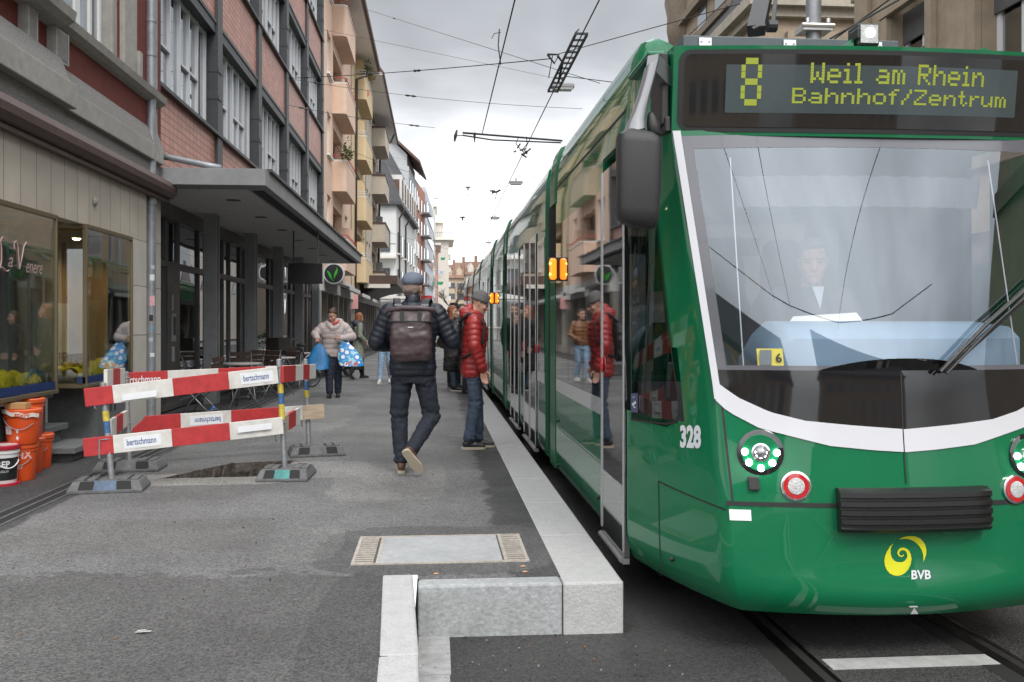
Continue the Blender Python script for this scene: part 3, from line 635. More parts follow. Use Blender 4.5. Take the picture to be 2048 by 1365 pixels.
# cab side window: dark glass with rubber frame following the cab side
WP = [(1264, 458), (1316, 455), (1323, 520), (1334, 620), (1346, 720), (1357, 800), (1359, 828), (1352, 842), (1335, 846), (1300, 843), (1266, 838), (1265, 650)]
w3 = [sdp(*p) for p in WP]; cc = (sum(p[0] for p in w3) / len(w3), sum(p[1] for p in w3) / len(w3))
nW = len(w3); rt = sorted([(z, t_) for t_, z in w3[1:9]]); lt = sorted([(z, t_) for t_, z in (w3[0], w3[-1], w3[-2])]); zb_, zt_ = min(p[1] for p in w3), max(p[1] for p in w3)
b = MB(); b.grid(lambda k, z: SD(lerp(interp(lt, z), interp(rt, z), k), z, .004), lin(0, 1, 10), lin(zb_, zt_, 22)); b.build('cab_side_window', CABG, tram, smooth=True, recalc=False)
b = MB(); big = [(cc[0] + (p[0] - cc[0]) * 1.05, cc[1] + (p[1] - cc[1]) * 1.025) for p in w3]
b.add([SD(*p, .006) for p in w3] + [SD(*p, .006) for p in big], [(i, (i + 1) % nW, nW + (i + 1) % nW, nW + i) for i in range(nW)]); b.build('window_seal', BLKR, tram, recalc=False)
b = MB(); b.grid(lambda t_, z: SD(t_, z, -.006), lin(0, .86, 10), (1.96, 2.40)); b.build('window_lintel', GRN, tram, recalc=False) if False else None
st = [sdp(1264, 787), sdp(1278, 787), sdp(1278, 826), sdp(1264, 825)]
b = MB(); b.add([SD(*p, .008) for p in st], [(0, 1, 2, 3)], 0)
def sk(fx, fz): a = Vector(SD(*st[3], .010)); return a + (Vector(SD(*st[2], .010)) - a) * fx + (Vector(SD(*st[0], .010)) - a) * fz
b.add([sk(.2, .45), sk(.75, .62), sk(.8, .48), sk(.3, .33)], [(0, 1, 2, 3)], 1); b.add([sk(.45, .36), sk(.7, .30), sk(.7, .22), sk(.45, .26)], [(0, 1, 2, 3)], 1); b.add([sk(.3, .82), sk(.6, .84), sk(.6, .80), sk(.3, .78)], [(0, 1, 2, 3)], 1)
b.build('camera_sticker', [pm('sticker_blue', (.06, .07, .13), .4), WHT], tram, recalc=False)
# --- body modules, joints, windows, doors
PR = [(1.10, -.02), (1.135, .03), (1.14, .12), (1.14, 2.50), (1.138, 2.66), (1.132, 2.78), (1.122, 2.88), (1.105, 2.97), (1.075, 3.035), (1.03, 3.055), (.985, 3.03), (.94, 2.975), (.88, 2.95), (.5, 2.935), (0, 2.935)]
PRF = [(CX - x, z) for x, z in PR] + [(CX + x, z) for x, z in reversed(PR[:-1])]
def shell(y0, y1, name, mat, grow=0., z0=None, crv=0.):
    b = MB(); rs = []
    for y in (y0, y1): rs.append([(CX + (x - CX) * (1 + grow), y, z + (grow * 2 if z > 2.3 else 0)) for x, z in PRF if z0 is None or z >= z0])
    b.rings(rs, cap=True); return b.build(name, mat, tram, smooth='auto')
MODS = [(6.27, 8.75), (9.62, 14.86), (15.75, 18.4), (19.4, 24.0), (24.8, 28.2), (29.0, 33.4), (34.2, 38.0)]
def plate(b, y0, y1, z0, z1, off, mi=None):
    """panel on the left side following the body profile"""
    zz = [z0] + [z for _, z in PR if z0 < z < z1] + [z1]; tab = [(z, x) for x, z in PR]
    return b.grid(lambda y, z: (CX - interp(tab, z) - off, y, z), (y0, y1), zz, mi)
WZ0, WZ1, BZ0 = .865, 2.30, .745
def winrun(y0, y1, n_):
    b = MB(); plate(b, y0, y1, BZ0, WZ0 - .003, .003); b.build('waist_band', GREYB, tram, recalc=False)
    for i in range(n_):
        a, c_ = lerp(y0, y1, i / n_), lerp(y0, y1, (i + 1) / n_)
        b = MB(); plate(b, a + .006, c_ - .006, WZ0, WZ1, .004); b.build('side_window', SWIN, tram, recalc=False)
def leaf(y0, y1, nm='door'):
    b = MB(); b.box(TS - .012, TS + .02, y0, y1, -.03, 2.40); d = b.build(nm, SWIN, tram)
    b = MB()
    for y in (y0, y1 - .035): b.box(TS - .018, TS - .012, y, y + .035, .0, 2.40)
    b.build('door_edge', ALU, d)
    b = MB(); b.box(TS - .022, TS + .02, y0, y1, -.07, -.035); b.tube([(TS - .022, y0 + .02, -.05), (TS - .022, y1 - .02, -.05)], .018, 10); b.build('door_step', pm('step_metal', (.30, .30, .30), .4, .5, n=(20, .2)), d, smooth='auto')
    return d
for i, (a, c_) in enumerate(MODS):
    shell(a, c_, 'car_body', GRN_SIDE)
shell(5.47, 6.27, 'cab_roof_section', GRN, 0, 2.38)
# arched front end of the roof behind the mirror
b = MB(); rs = []
for y, k in ((5.47, 1), (5.40, .998), (5.33, .985), (5.28, .96), (5.25, .92)):
    rs.append([(CX + (x - CX) * (k if z > 2.5 else 1), y - (.0 if z > 2.4 else 0), 2.38 + (z - 2.38) * (1 if k == 1 else k)) for x, z in PRF if z >= 2.34])
b.rings(rs); b.build('roof_cowl', GRN, tram, smooth='auto')
b = MB(); b.grid(lambda t_, z: SD(t_, z, -.002 - .0 * z) + Vector((.02 * max(0, z - 2.4), 0, 0)), lin(0, .75, 8), (2.34, 2.5, 2.62, 2.74, 2.79)); b.build('shoulder_panel', GRN, tram, smooth=True, recalc=False)
leaf(5.485, 6.255)
for i, (e0, e1) in enumerate([(MODS[k][1], MODS[k + 1][0]) for k in range(len(MODS) - 1)]):
    # articulation: dark bellows between two ribs, the upper part painted green
    b = MB(); rs = []
    for k in range(11):
        y = lerp(e0, e1, k / 10); g_ = -.05 if k % 2 else -.03; rs.append([(CX + (x - CX) * (1 + g_), y, z * (1 + g_ * .5)) for x, z in PRF])
    b.rings(rs); b.build('articulation_bellows', BLKR, tram)
    for (y0, y1) in ((e0 + .03, e0 + .40),):
        b = MB(); b.rings([[(CX + (x - CX) * 1.012, y, z + .03) for x, z in PRF if z >= 2.0 or False] for y in (y0, y1)], cap=True); b.rings([[(CX + (x - CX) * 1.006, y, z) for x, z in ((CX - 1.14, 2.0), (CX - 1.14, -.0), (CX - 1.08, -.0), (CX - 1.08, 2.0))] for y in (y0, y1)])
        b.build('articulation_rib', GRNR if False else pm('rib_green', (.003, .10, .035), .45, coat=.3), tram, smooth='auto')
winrun(6.30, 8.72, 3)
b = MB(); plate(b, 6.30, 8.72, .40, .408, .003); b.build('skirt_seam', pm('seam_metal', (.5, .5, .5), .3, .8), tram, recalc=False)
b = MB(); plate(b, 5.5, 8.74, 2.655, 2.675, .002); b.build('roof_seam', BLKR, tram, recalc=False)
for yy, zz in ((6.42, .16), (8.62, .47), (8.62, .05)): b = MB(); b.sphere((TS - .008, yy, zz), .016, 8, 6); b.build('skirt_latch', BLKP, tram, smooth=True)
winrun(9.66, 10.35, 1); leaf(10.42, 11.12); leaf(11.14, 11.85); winrun(11.95, 12.55, 1); leaf(12.62, 13.3); leaf(13.32, 14.0); winrun(14.1, 14.82, 1)
winrun(15.8, 18.36, 3)
winrun(19.45, 20.2, 1); leaf(20.3, 21.0); leaf(21.02, 21.7); winrun(21.8, 22.3, 1); leaf(22.4, 23.1); leaf(23.12, 23.8)
winrun(24.85, 28.15, 4); leaf(29.4, 30.1); leaf(30.12, 30.8); winrun(30.9, 33.3, 3); winrun(34.3, 37.9, 3)
# door buttons, orange indicator lamps
AMB = pm('amber_lens', (.9, .22, .01), .25, coat=1, emit=((1, .22, .01), 1.5), n=(60, .3))
for y in (8.60, 18.1):
    il = None
    for dy in (-.063, .010):
        b = MB(); b.box(TS - .085, TS - .02, y + dy, y + dy + .053, 1.79, 1.99); il = b.build('indicator_lamp', AMB, tram, bevel=.02)
        for zz in (1.84, 1.94): b = MB(); b.sphere((TS - .07, y + dy + .026, zz), (.018, .025, .03), 10, 6); b.build('lamp_filament', pm('lamp_hot', (1, .6, .1), .4, emit=((1, .55, .08), 5)), il, smooth=True)
    b = MB(); b.box(TS - .1, TS + .0, y - .0125, y + .0115, 1.78, 2.0); b.build('indicator_bracket', BLKP, tram, bevel=.004)
for y in (6.19, 10.36, 11.9): b = MB(); b.sphere((TS - .02, y, 1.10), (.012, .03, .055), 10, 8); b.build('door_button', pm('button_red', (.5, .02, .02), .3, coat=1), tram, smooth=True)
# roof equipment, spotlight, pantograph
b = MB(); b.box(1.56, 2.98, 5.75, 7.6, 2.9, 3.205); b.build('roof_box', TRG, tram, bevel=.006)
b = MB(); b.box(1.555, 2.985, 5.743, 7.605, 3.118, 3.125); b.build('roof_box_seam', BLKR, tram)
for x in (1.70, 2.25, 2.82):
    b = MB(); b.box(x - .04, x + .04, 5.735, 5.75, 3.138, 3.188); b.box(x - .04, x + .04, 5.735, 5.75, 3.065, 3.112); b.tube([(x - .04, 5.735, 3.125), (x + .04, 5.735, 3.125)], .012, 8)
    for dx in (-.025, .025):
        for z in (3.163, 3.09): b.sphere((x + dx, 5.733, z), .007, 8, 5)
    b.build('box_hinge', ALU, tram)
c = PY(1745, 64, 4.50)
b = MB(); b.box(c[0] - .058, c[0] + .058, 4.54, 4.66, c[2] - .058, c[2] + .058); b.box(c[0] - .07, c[0] - .05, 4.52, 4.62, c[2] - .03, c[2] + .03); sp_ = b.build('roof_spotlight', BLKP, tram, bevel=.014)
b = MB(); b.box(c[0] - .046, c[0] + .046, 4.532, 4.54, c[2] - .046, c[2] + .046); b.build('spotlight_lens', pm('spot_lens', (.5, .5, .5), .2, coat=1, n=(200, .5), bump=(200, .8)), sp_)
b = MB(); b.sphere((c[0] + .004, 4.53, c[2] + .006), (.026, .006, .026), 14, 8); b.build('spotlight_glow', pm('spot_on', (1, 1, 1), .3, emit=((1, .98, .96), 2.2)), sp_, smooth=True)
b = MB(); b.prism([(c[0] - .18, 2.74), (c[0] - .07, 2.74), (c[0] - .07, 2.83), (c[0] - .085, 2.825)], lambda x, z: (x, 4.56, z), lambda x, z: (x, 4.64, z)); b.build('spotlight_fairing', GRN, tram)
b = MB(); a0 = PY(1512, 62, 6.9); a1 = PY(1530, -20, 7.6); b.bar(a0, a1, .13, .09); b.bar(PY(1545, 58, 6.9), PY(1553, -20, 7.6), .03, .03)
b.tube([PY(1535, 53, 6.6), PY(1552, 53, 6.6)], .045, 12); b.tube([PY(1505, 60, 6.7), PY(1518, 54, 6.7), PY(1535, 53, 6.7)], .02, 8); b.build('pantograph', pm('pantograph_black', (.012, .012, .013), .5), tram)
# --- cab interior (all seen through the windscreen)
INT = pm('cab_grey', (.12, .125, .13), .7); DASH = pm('dash_blue', (.20, .30, .39), .45, n=(4, .1)); INB = pm('cab_dark', (.03, .03, .032), .8)
b = MB(); b.box(1.3, 3.26, 6.9, 6.95, .3, 2.9); b.box(1.5, 2.0, 6.86, 6.9, 1.2, 2.0); b.box(1.3, 3.26, 5.0, 6.9, .26, .3); b.box(3.2, 3.26, 5.4, 6.9, .3, 2.9); b.box(1.28, 3.28, 5.2, 6.9, 2.40, 2.43); b.build('cab_interior', INB, tram)
b = MB(); b.box(1.75, 2.35, 6.84, 6.86, 1.3, 1.75); b.box(1.62, 1.68, 6.8, 6.83, .4, 2.3); b.box(1.55, 2.1, 6.82, 6.85, 1.5, 1.53); b.build('cab_partition_fittings', pm('fit', (.3, .3, .3), .6), tram)
b = MB(); rs = []
for s in lin(.30, 1.85, 20):
    k = min(1, (s - .30) / .12); p = F(s, 1.19, -.10); rs.append([(p.x, p.y, 1.16), (p.x, p.y, 1.18 + .12 * k), (p.x, p.y + .09, 1.19 + .17 * k), (p.x, p.y + .42, 1.19 + .20 * k), (p.x, p.y + .45, 1.0)])
b.rings(rs); b.build('dashboard', DASH, tram, smooth='auto')
b = MB(); q0 = PY(1572, 655, 4.95); q1 = PY(1728, 645, 4.95); b.add([q0, q1, (q1[0] - .02, 5.0, q1[2] + .055), (q0[0] + .06, 5.0, q0[2] + .06)], [(0, 1, 2, 3)]); b.build('paper_sheet', pm('timetable', (.72, .70, .66), .7), tram, solid=.002)
b = MB(); q0 = F(*frp(1516, 733), -.015); q1 = F(*frp(1569, 733), -.015); hh = .088
b.add([q0, q1, q1 + Vector((0, .02, hh)), q0 + Vector((0, .02, hh))], [(0, 1, 2, 3)], 0); m0 = q0.lerp(q1, .06); m1 = q0.lerp(q1, .52)
b.add([p + Vector((0, -.004, z)) for p, z in ((m0, .006), (m1, .006), (m1, hh - .006), (m0, hh - .006))], [(0, 1, 2, 3)], 1)
text_mesh(b, '6', q0.lerp(q1, .68) + Vector((0, -.003, .022)), q1 - q0, (0, .2, 1), .062, 2, bold=.02)
b.build('number_card', [pm('card_yellow', (.9, .74, .08), .6, emit=((.8, .6, .05), .0)), pm('card_grey', (.25, .28, .28), .5), INB], tram, recalc=False)
b = MB(); s0, z0 = frp(1480, 405); s1, z1 = frp(1985, 412); b.grid(lambda s, k: F(s, lerp(z0, z0 + .16, k), -.10 + .012 * math.sin(s * 60 + k * 3)), lin(s0, min(s1, 1.9), 60), lin(0, 1, 4)); b.build('sun_blind', pm('blind_cloth', (.055, .058, .06), .8), tram, smooth=True, recalc=False)
for (ua, va, ub, vb) in ((1462, 312, 1488, 738), (1984, 318, 2046, 738)):
    b = MB(); b.tube([F(*frp(ua, va), -.03), F(*frp(ub, vb), -.03)], .0035, 6); b.build('blind_cord', WHT, tram)
b = MB(); sx, sy = 2.19, 5.32
b.rings([[(sx + hw * math.cos(a), sy + .38 + .07 * math.sin(a), z) for a in [2 * math.pi * i / 16 for i in range(16)]] for z, hw in ((.75, .24), (1.0, .26), (1.35, .25), (1.5, .2), (1.58, .15), (1.75, .15), (1.86, .13), (1.9, .09))]); b.box(sx - .25, sx + .25, sy - .15, sy + .33, .68, .8); b.box(sx - .1, sx + .1, sy, sy + .2, .3, .68); b.build('driver_seat', INB, tram, smooth='auto')
b = MB(); b.tube([(1.62, 5.5, .4), (1.62, 5.55, 2.2)], .015, 8); b.box(1.3, 1.75, 5.9, 5.95, .4, 1.0); b.build('cab_rail', INT, tram)
# bogie shadows under the body
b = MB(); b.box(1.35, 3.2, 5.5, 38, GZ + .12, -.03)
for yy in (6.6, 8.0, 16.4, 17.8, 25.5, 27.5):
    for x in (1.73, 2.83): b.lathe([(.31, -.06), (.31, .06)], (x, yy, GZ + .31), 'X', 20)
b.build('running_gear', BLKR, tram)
# ================================================================== BUILDINGS, LEFT SIDE
RED = pm('red_render', (.13, .024, .017), .85, n=(7, .22), bump=(120, .35), dirt=.3); STN = pm('grey_sandstone', (.30, .29, .265), .8, n=(9, .18), bump=(70, .3), dirt=.35)
STND = pm('carved_stone', (.19, .185, .175), .9, n=(60, .45), bump=(45, 1.0)); BRN = pm('brown_metal', (.085, .05, .042), .5, n=(8, .25), dirt=.3)
TRAV = tiles('travertine', (.44, .395, .33), (.16, .14, .12), .33, 2.2, .006, .6, 'YZ', .07, bump=.2); TRAV2 = tiles('travertine_block', (.50, .47, .42), (.2, .19, .17), 5, .62, .006, .6, 'YZ', .05, bump=.2)
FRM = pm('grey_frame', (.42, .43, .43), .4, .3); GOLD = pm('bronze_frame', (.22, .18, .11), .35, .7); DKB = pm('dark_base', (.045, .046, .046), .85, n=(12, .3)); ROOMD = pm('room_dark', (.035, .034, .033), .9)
WGL = glass('shop_glass', (.82, .86, .82), .19, .005, bump=.25); OGL = glass('office_glass', (.35, .38, .38), .30, .01, bump=.3); ZINC = pm('zinc_pipe', (.30, .31, .33), .5, .5, n=(9, .25), dirt=.4)
A = thing('red_shop_building', 'dark red rendered building with stone ledges above a travertine shopfront', 'building', (-4.5, 9, 0))
b = MB(); b.box(-9, -3.78, 6.6, 12.88, 3.1, 4.35); b.box(-9, -3.78, 6.6, 9.0, 4.35, 9); b.box(-9, -3.78, 10.95, 12.88, 4.35, 9); b.box(-9, -3.78, 9.0, 10.95, 6.9, 9); b.box(-9, -4.6, 9, 10.95, 4.35, 6.9); b.build('wall', RED, A)
b = MB(); b.box(-3.80, -3.68, 6.6, 12.62, 3.53, 3.75); b.box(-3.80, -3.58, 6.6, 9.2, 3.525, 3.765); b.build('ledge', STN, A, bevel=.01)
b = MB(); b.prism([(-3.80, 3.752), (-3.69, 3.752), (-3.72, 3.86), (-3.76, 3.97), (-3.80, 3.97)], lambda x, z: (x, 6.6, z), lambda x, z: (x, 12.6, z)); b.prism([(-3.80, 3.768), (-3.60, 3.768), (-3.64, 3.87), (-3.69, 4.0), (-3.80, 4.0)], lambda x, z: (x, 6.6, z), lambda x, z: (x, 9.1, z)); b.build('ledge_slope', STND, A)
b = MB(); b.box(-3.80, -3.735, 6.6, 12.6, 3.3, 3.528); b.box(-3.8, -3.68, 6.6, 9.12, 3.3, 3.522); b.build('frieze', STND, A)
b = MB(); b.prism([(-3.80, 4.30), (-3.72, 4.32), (-3.66, 4.36), (-3.64, 4.44), (-3.80, 4.47)], lambda x, z: (x, 9.1, z), lambda x, z: (x, 12.66, z)); b.prism([(-3.80, 4.28), (-3.62, 4.31), (-3.55, 4.36), (-3.53, 4.45), (-3.80, 4.49)], lambda x, z: (x, 6.6, z), lambda x, z: (x, 9.08, z)); b.build('sill_ledge', STN, A)
for (ya, yb) in ((8.98, 9.28), (8.34, 8.56)):
    b = MB(); b.box(-3.79, -3.70, ya, yb, 3.97, 4.29); b.box(-3.70, -3.69, ya, ya + .03, 3.97, 4.29); b.box(-3.70, -3.69, yb - .03, yb, 3.97, 4.29); b.build('pilaster_panel', STN, A)
    b = MB(); b.box(-3.70, -3.695, ya + .035, yb - .035, 4.0, 4.26); b.build('carved_panel', STND, A)
b = MB(); b.box(-3.9, -3.72, 10.98, 11.5, 4.47, 6.9); b.box(-3.9, -3.69, 11.5, 11.66, 4.47, 4.8); b.box(-4.0, -3.80, 10.8, 10.98, 4.47, 6.9); b.build('window_jamb', STN, A, bevel=.015)
b = MB()
for yy in (9.02, 9.35, 9.42, 10.0, 10.07, 10.42, 10.72): b.box(-3.98, -3.92, yy, yy + .06, 4.47, 6.9)
b.box(-3.98, -3.93, 9, 10.95, 6.1, 6.17); wf = b.build('window', pm('white_frame', (.62, .63, .63), .5), A); b = MB(); b.box(-3.96, -3.95, 9, 10.8, 4.47, 6.9); b.build('pane', OGL, wf)
b = MB(); b.box(-3.84, -3.765, 12.47, 12.62, 3.3, 9); b.build('corner_strip', STN, A)
# shop level
b = MB(); b.box(-3.9, -3.73, 6.6, 11.98, 2.44, 3.3); b.build('shop_cladding', TRAV, A)
b = MB(); b.box(-4.0, -3.733, 11.22, 11.98, 0, 2.438); b.box(-4.0, -3.78, 11.99, 12.88, 0, 3.3); b.build('shop_pillar', TRAV2, A)
b = MB(); b.prism([(-3.733, 3.08), (-3.62, 3.11), (-3.57, 3.16), (-3.56, 3.23), (-3.60, 3.31), (-3.79, 3.33)], lambda x, z: (x, 6.6, z), lambda x, z: (x, 12.92, z)); b.box(-3.72, -3.66, 6.6, 12.9, 3.04, 3.09); b.build('awning_box', BRN, A, bevel=.006)
b = MB(); b.sphere((-3.72, 10.02, 2.72), (.03, .05, .05), 12, 8); b.build('round_lamp', STN, A, smooth=True)
def shopwin(y0, y1):
    b = MB(); b.box(-3.745, -3.70, y0, y1, 2.40, 2.445); b.box(-3.745, -3.69, y0, y1, .70, .735); b.box(-3.745, -3.70, y1 - .03, y1, .735, 2.40); b.box(-3.745, -3.70, y0, y0 + .03, .735, 2.40); f_ = b.build('shop_window', GOLD, A, bevel=.003)
    b = MB(); b.box(-3.725, -3.715, y0 + .03, y1 - .03, .735, 2.40); b.build('pane', WGL, f_)
    b = MB(); b.box(-3.80, -3.715, y0, y1, .745, .815); b.build('display_plinth', pm('blue_strip', (.03, .06, .22), .6, n=(20, .2)), f_)
shopwin(6.7, 9.05); shopwin(9.73, 11.22)
b = MB(); b.box(-4.5, -3.74, 9.725, 9.735, .74, 2.40); b.build('return_pane', WGL, A); b = MB(); b.box(-4.5, -3.74, 9.71, 9.75, .70, .735); b.build('return_sill', GOLD, A); b = MB(); b.box(-4.5, -3.72, 9.715, 9.745, 2.40, 2.44); b.build('return_head', GOLD, A)
TAN = pm('tan_board', (.34, .21, .10), .7, n=(5, .15)); CRM = pm('cream_board', (.62, .53, .42), .7)
b = MB(); b.box(-4.45, -4.40, 9.75, 11.3, .7, 2.45); b.box(-4.85, -3.76, 11.22, 11.26, .7, 2.45); b.box(-4.86, -3.75, 9.75, 11.22, .69, .735); b.box(-4.9, -3.74, 9.75, 11.2, 2.44, 2.47); b.build('display_back', TAN, A)
b = MB(); b.box(-4.39, -4.34, 10.05, 10.9, .74, 1.62); b.build('display_panel', CRM, A)
b = MB(); b.box(-5.3, -5.2, 6.6, 9.9, 0, 3); b.box(-5.9, -3.75, 6.6, 9.05, .66, .735); b.box(-6, -3.75, 6.6, 9.05, 2.44, 2.5); b.box(-6, -4.85, 9.9, 9.95, 0, 2.5); b.build('shop_interior', pm('shop_wall', (.27, .275, .255), .8, n=(2, .4)), A)
b = MB()
for yy, x in ((7.3, -4.9), (8.0, -4.6), (8.25, -4.62), (8.95, -5.2), (9.3, -5.3)): b.box(x - .02, x + .02, yy, yy + .05, .74, 2.4)
b.build('display_rail', FRM, A)
b = MB(); b.box(-3.9, -3.80, 6.6, 9.0, 0, .70); b.box(-4.5, -4.4, 9.0, 10.25, 0, .70); b.build('base_wall', DKB, A)
GRB = pm('grey_block', (.13, .135, .135), .85, n=(14, .2), bump=(40, .3), dirt=.3)
b = MB(); b.box(-4.3, -3.775, 10.22, 11.2, 0, .69); b.build('vent_block', GRB, A)
b = MB()
for yy in (10.5, 10.64, 10.78):
    for z in (.18, .36): b.box(-3.78, -3.773, yy, yy + .06, z, z + .11)
b.build('vent_hole', ROOMD, A)
b = MB(); b.box(-4.4, -3.58, 9.52, 10.32, .085, .145); b.box(-4.4, -3.64, 9.6, 10.25, 0, .085); b.build('entrance_step', GRB, A, bevel=.006)
b = MB(); b.box(-4.5, -3.90, 9.3, 10.2, .27, .33); b.box(-4.5, -3.96, 9.4, 10.15, .146, .27); b.build('entrance_step', GRB, A, bevel=.006)
b = MB(); b.tube([(-3.74, 12.22, 3.3), (-3.74, 12.22, 9)], .065, 14); b.lathe([(.073, 0), (.073, .05)], (-3.74, 12.22, 4.9), n=14); b.lathe([(.073, 0), (.073, .05)], (-3.74, 12.22, 5.35), n=14); b.tube([(-3.74, 12.22, 3.12), (-3.74, 12.22, .0)], .062, 14); b.lathe([(.075, 0), (.075, .06)], (-3.74, 12.22, 2.95), n=14); dp = b.build('drainpipe', ZINC, A, smooth='auto')
random.seed(9)
for z, w_, h_, m_ in ((1.95, .06, .08, 'sticker_white'), (1.62, .07, .13, 'sticker_pink'), (1.42, .05, .08, 'sticker_black'), (2.1, .05, .05, 'sticker_pale'), (1.15, .05, .05, 'sticker_pale'), (.95, .06, .05, 'sticker_white'), (1.3, .03, .04, 'sticker_blue2')):
    cm = {'sticker_white': (.6, .62, .64), 'sticker_pink': (.6, .33, .36), 'sticker_black': (.02, .02, .02), 'sticker_pale': (.4, .42, .45), 'sticker_blue2': (.1, .3, .5)}[m_]
    b = MB(); a0 = -1.45 + random.uniform(-.25, .2); b.grid(lambda a, k: (-3.74 + .0635 * math.cos(a), 12.22 + .0635 * math.sin(a), z + k * h_), lin(a0, a0 + w_ / .063, 5), (0, 1)); b.build('sticker', pm(m_, cm, .6, n=(30, .2)), dp, recalc=False)
b = MB(); q = (-4.02, 10.3, 2.34); b.lathe([(.03, .08), (.055, .02), (.06, 0)], q, n=14); sl = b.build('display_lamp', CRM, A, smooth='auto'); b = MB(); b.sphere((q[0], q[1], q[2] - .005), (.045, .045, .02), 12, 6); b.build('bulb', pm('bulb', (1, .9, .7), .4, emit=((1, .85, .6), 12)), sl)
la = bpy.data.lights.new('display_lamp_light', 'SPOT'); la.energy = 20; la.color = (1, .8, .55); la.spot_size = R(150); la.spot_blend = 1; la.shadow_soft_size = .06
lo = bpy.data.objects.new('display_lamp_light', la); COL.objects.link(lo); lo.location = (q[0] + .05, q[1] + .45, q[2] - .06)
# script lettering on the left pane
b = MB(); PK = pm('pink_lettering', (.40, .27, .25), .5)
def wp(u, v): q = PX(u, v, -3.708); return (q[1], q[2])
def wtext(t_, u0, v0, u1, hpx):
    a_, c_ = wp(u0, v0), wp(u1, v0); sz = hpx / 1850 * a_[0] / .5; m_ = MB(); text_mesh(m_, t_, (0, 0, 0), (1, 0, 0), (0, 1, 0), sz, shear=.35); x_ = max(v[0] for v in m_.v); b.add([(-3.708, a_[0] + v[0] / x_ * (c_[0] - a_[0]), a_[1] + v[1]) for v in m_.v], m_.f)
wtext('a', 15, 533, 26, 20); wtext('enere', 51, 545, 85, 20)
def stroke(pts, r=.006): b.tube([(-3.708, *wp(u, v)) for u, v in pts], r, 6)
stroke([(9, 478), (5, 474), (1, 482), (3, 496), (3, 520), (1, 534), (-3, 540), (-1, 533), (6, 536), (13, 543), (18, 541)]); stroke([(29, 498), (28, 486), (33, 482), (36, 495), (39, 538), (44, 515), (48, 492), (53, 485), (56, 490)])
b.build('window_lettering', PK, A)
# ---- shop display goods (top level things standing in the windows)
YC = pm('yellow_crepe', (.72, .55, .015), .6, n=(9, .15))
def cloth(y0, y1, lbl, x0=-4.3, x1=-3.80, zt=.87):
    b = MB(); random.seed(int(y0 * 10)); ph = [random.uniform(0, 6) for _ in range(6)]
    fz = lambda x, y: (x, y, zt + .075 * math.sin(y * 9 + ph[0]) * math.cos(x * 8 + ph[1]) + .03 * math.sin(y * 23 + x * 11 + ph[2]) + .02 * math.sin(y * 41 - x * 27 + ph[3]) + (.0 if x < x1 - .03 else -.08))
    b.grid(fz, lin(x0, x1, 16), lin(y0, y1, max(12, int((y1 - y0) * 26)))); o = b.build('crepe_cloth', YC, smooth=False, loc=((x0 + x1) / 2, (y0 + y1) / 2, .74)); tag(o, lbl, 'cloth', 'yellow crepe in the shop windows'); return o
cloth(6.9, 9.35, 'crumpled yellow crepe along the sill of the left shop window'); cloth(10.25, 11.6, 'crumpled yellow crepe on the plinth of the right shop window, behind the cart')
b = MB(); q = PX(66, 762, -3.9); b.obox((q[0], q[1], q[2] + .02), (0, 1, -.12), (.24, .012, .2), (.35, .1, 1)); bp_ = b.build('blue_placard', pm('placard_blue', (.13, .33, .46), .5), loc=(q[0], q[1], .85)); tag(bp_, 'light blue placard with dark swirls leaning in the left shop window', 'placard')
b = MB()
for k in range(3): b.tube([(q[0] + .03, q[1] - .06 + k * .06 + .022 * math.cos(a), q[2] + .03 + .025 * math.sin(a) - k * .008) for a in lin(.6, 5.6, 9)], .004, 5)
b.build('swirl_lettering', ROOMD, bp_)
# true depths along the shop building
YM = [(-50, -49.7), (6.6, 6.9), (7.85, 8.25), (9.05, 9.42), (9.73, 10.17), (11.22, 11.68), (11.98, 12.3), (12.22, 12.52), (12.62, 12.9), (12.92, 13.13), (60, 60.2)]
for o in list(A.children_recursive):
    if o.name.split('.')[0] in ('window_lettering', 'entrance_step'): continue
    for v in o.data.vertices: v.co.y = interp(YM, v.co.y + 9) - 9
lo.location.y += .45
WD = pm('toy_wood', (.35, .19, .06), .6, n=(20, .2)); ct = thing('wooden_cart', 'small wooden toy hay cart standing on yellow crepe in the right shop window', 'toy cart', (-4.02, 10.55, .86))
b = MB(); b.box(-4.1, -3.94, 10.3, 10.85, .93, .95)
for x in (-4.1, -3.94):
    for z in (1.0, 1.05): b.box(x - .006, x + .006, 10.25, 10.9, z, z + .015)
    for y in lin(10.3, 10.85, 6): b.box(x - .006, x + .006, y - .006, y + .006, .94, 1.06)
b.build('cart_bed', WD, ct)
for x in (-4.13, -3.91):
    for y in (10.4, 10.75):
        b = MB(); b.tube([(x, y + .07 * math.cos(a), .93 + .07 * math.sin(a)) for a in lin(0, 2 * math.pi, 16)], .009, 6)
        for k in range(3): a = k * math.pi / 3; b.bar((x, y - .07 * math.cos(a), .93 - .07 * math.sin(a)), (x, y + .07 * math.cos(a), .93 + .07 * math.sin(a)), .008, .008)
        b.build('wheel', WD, ct)
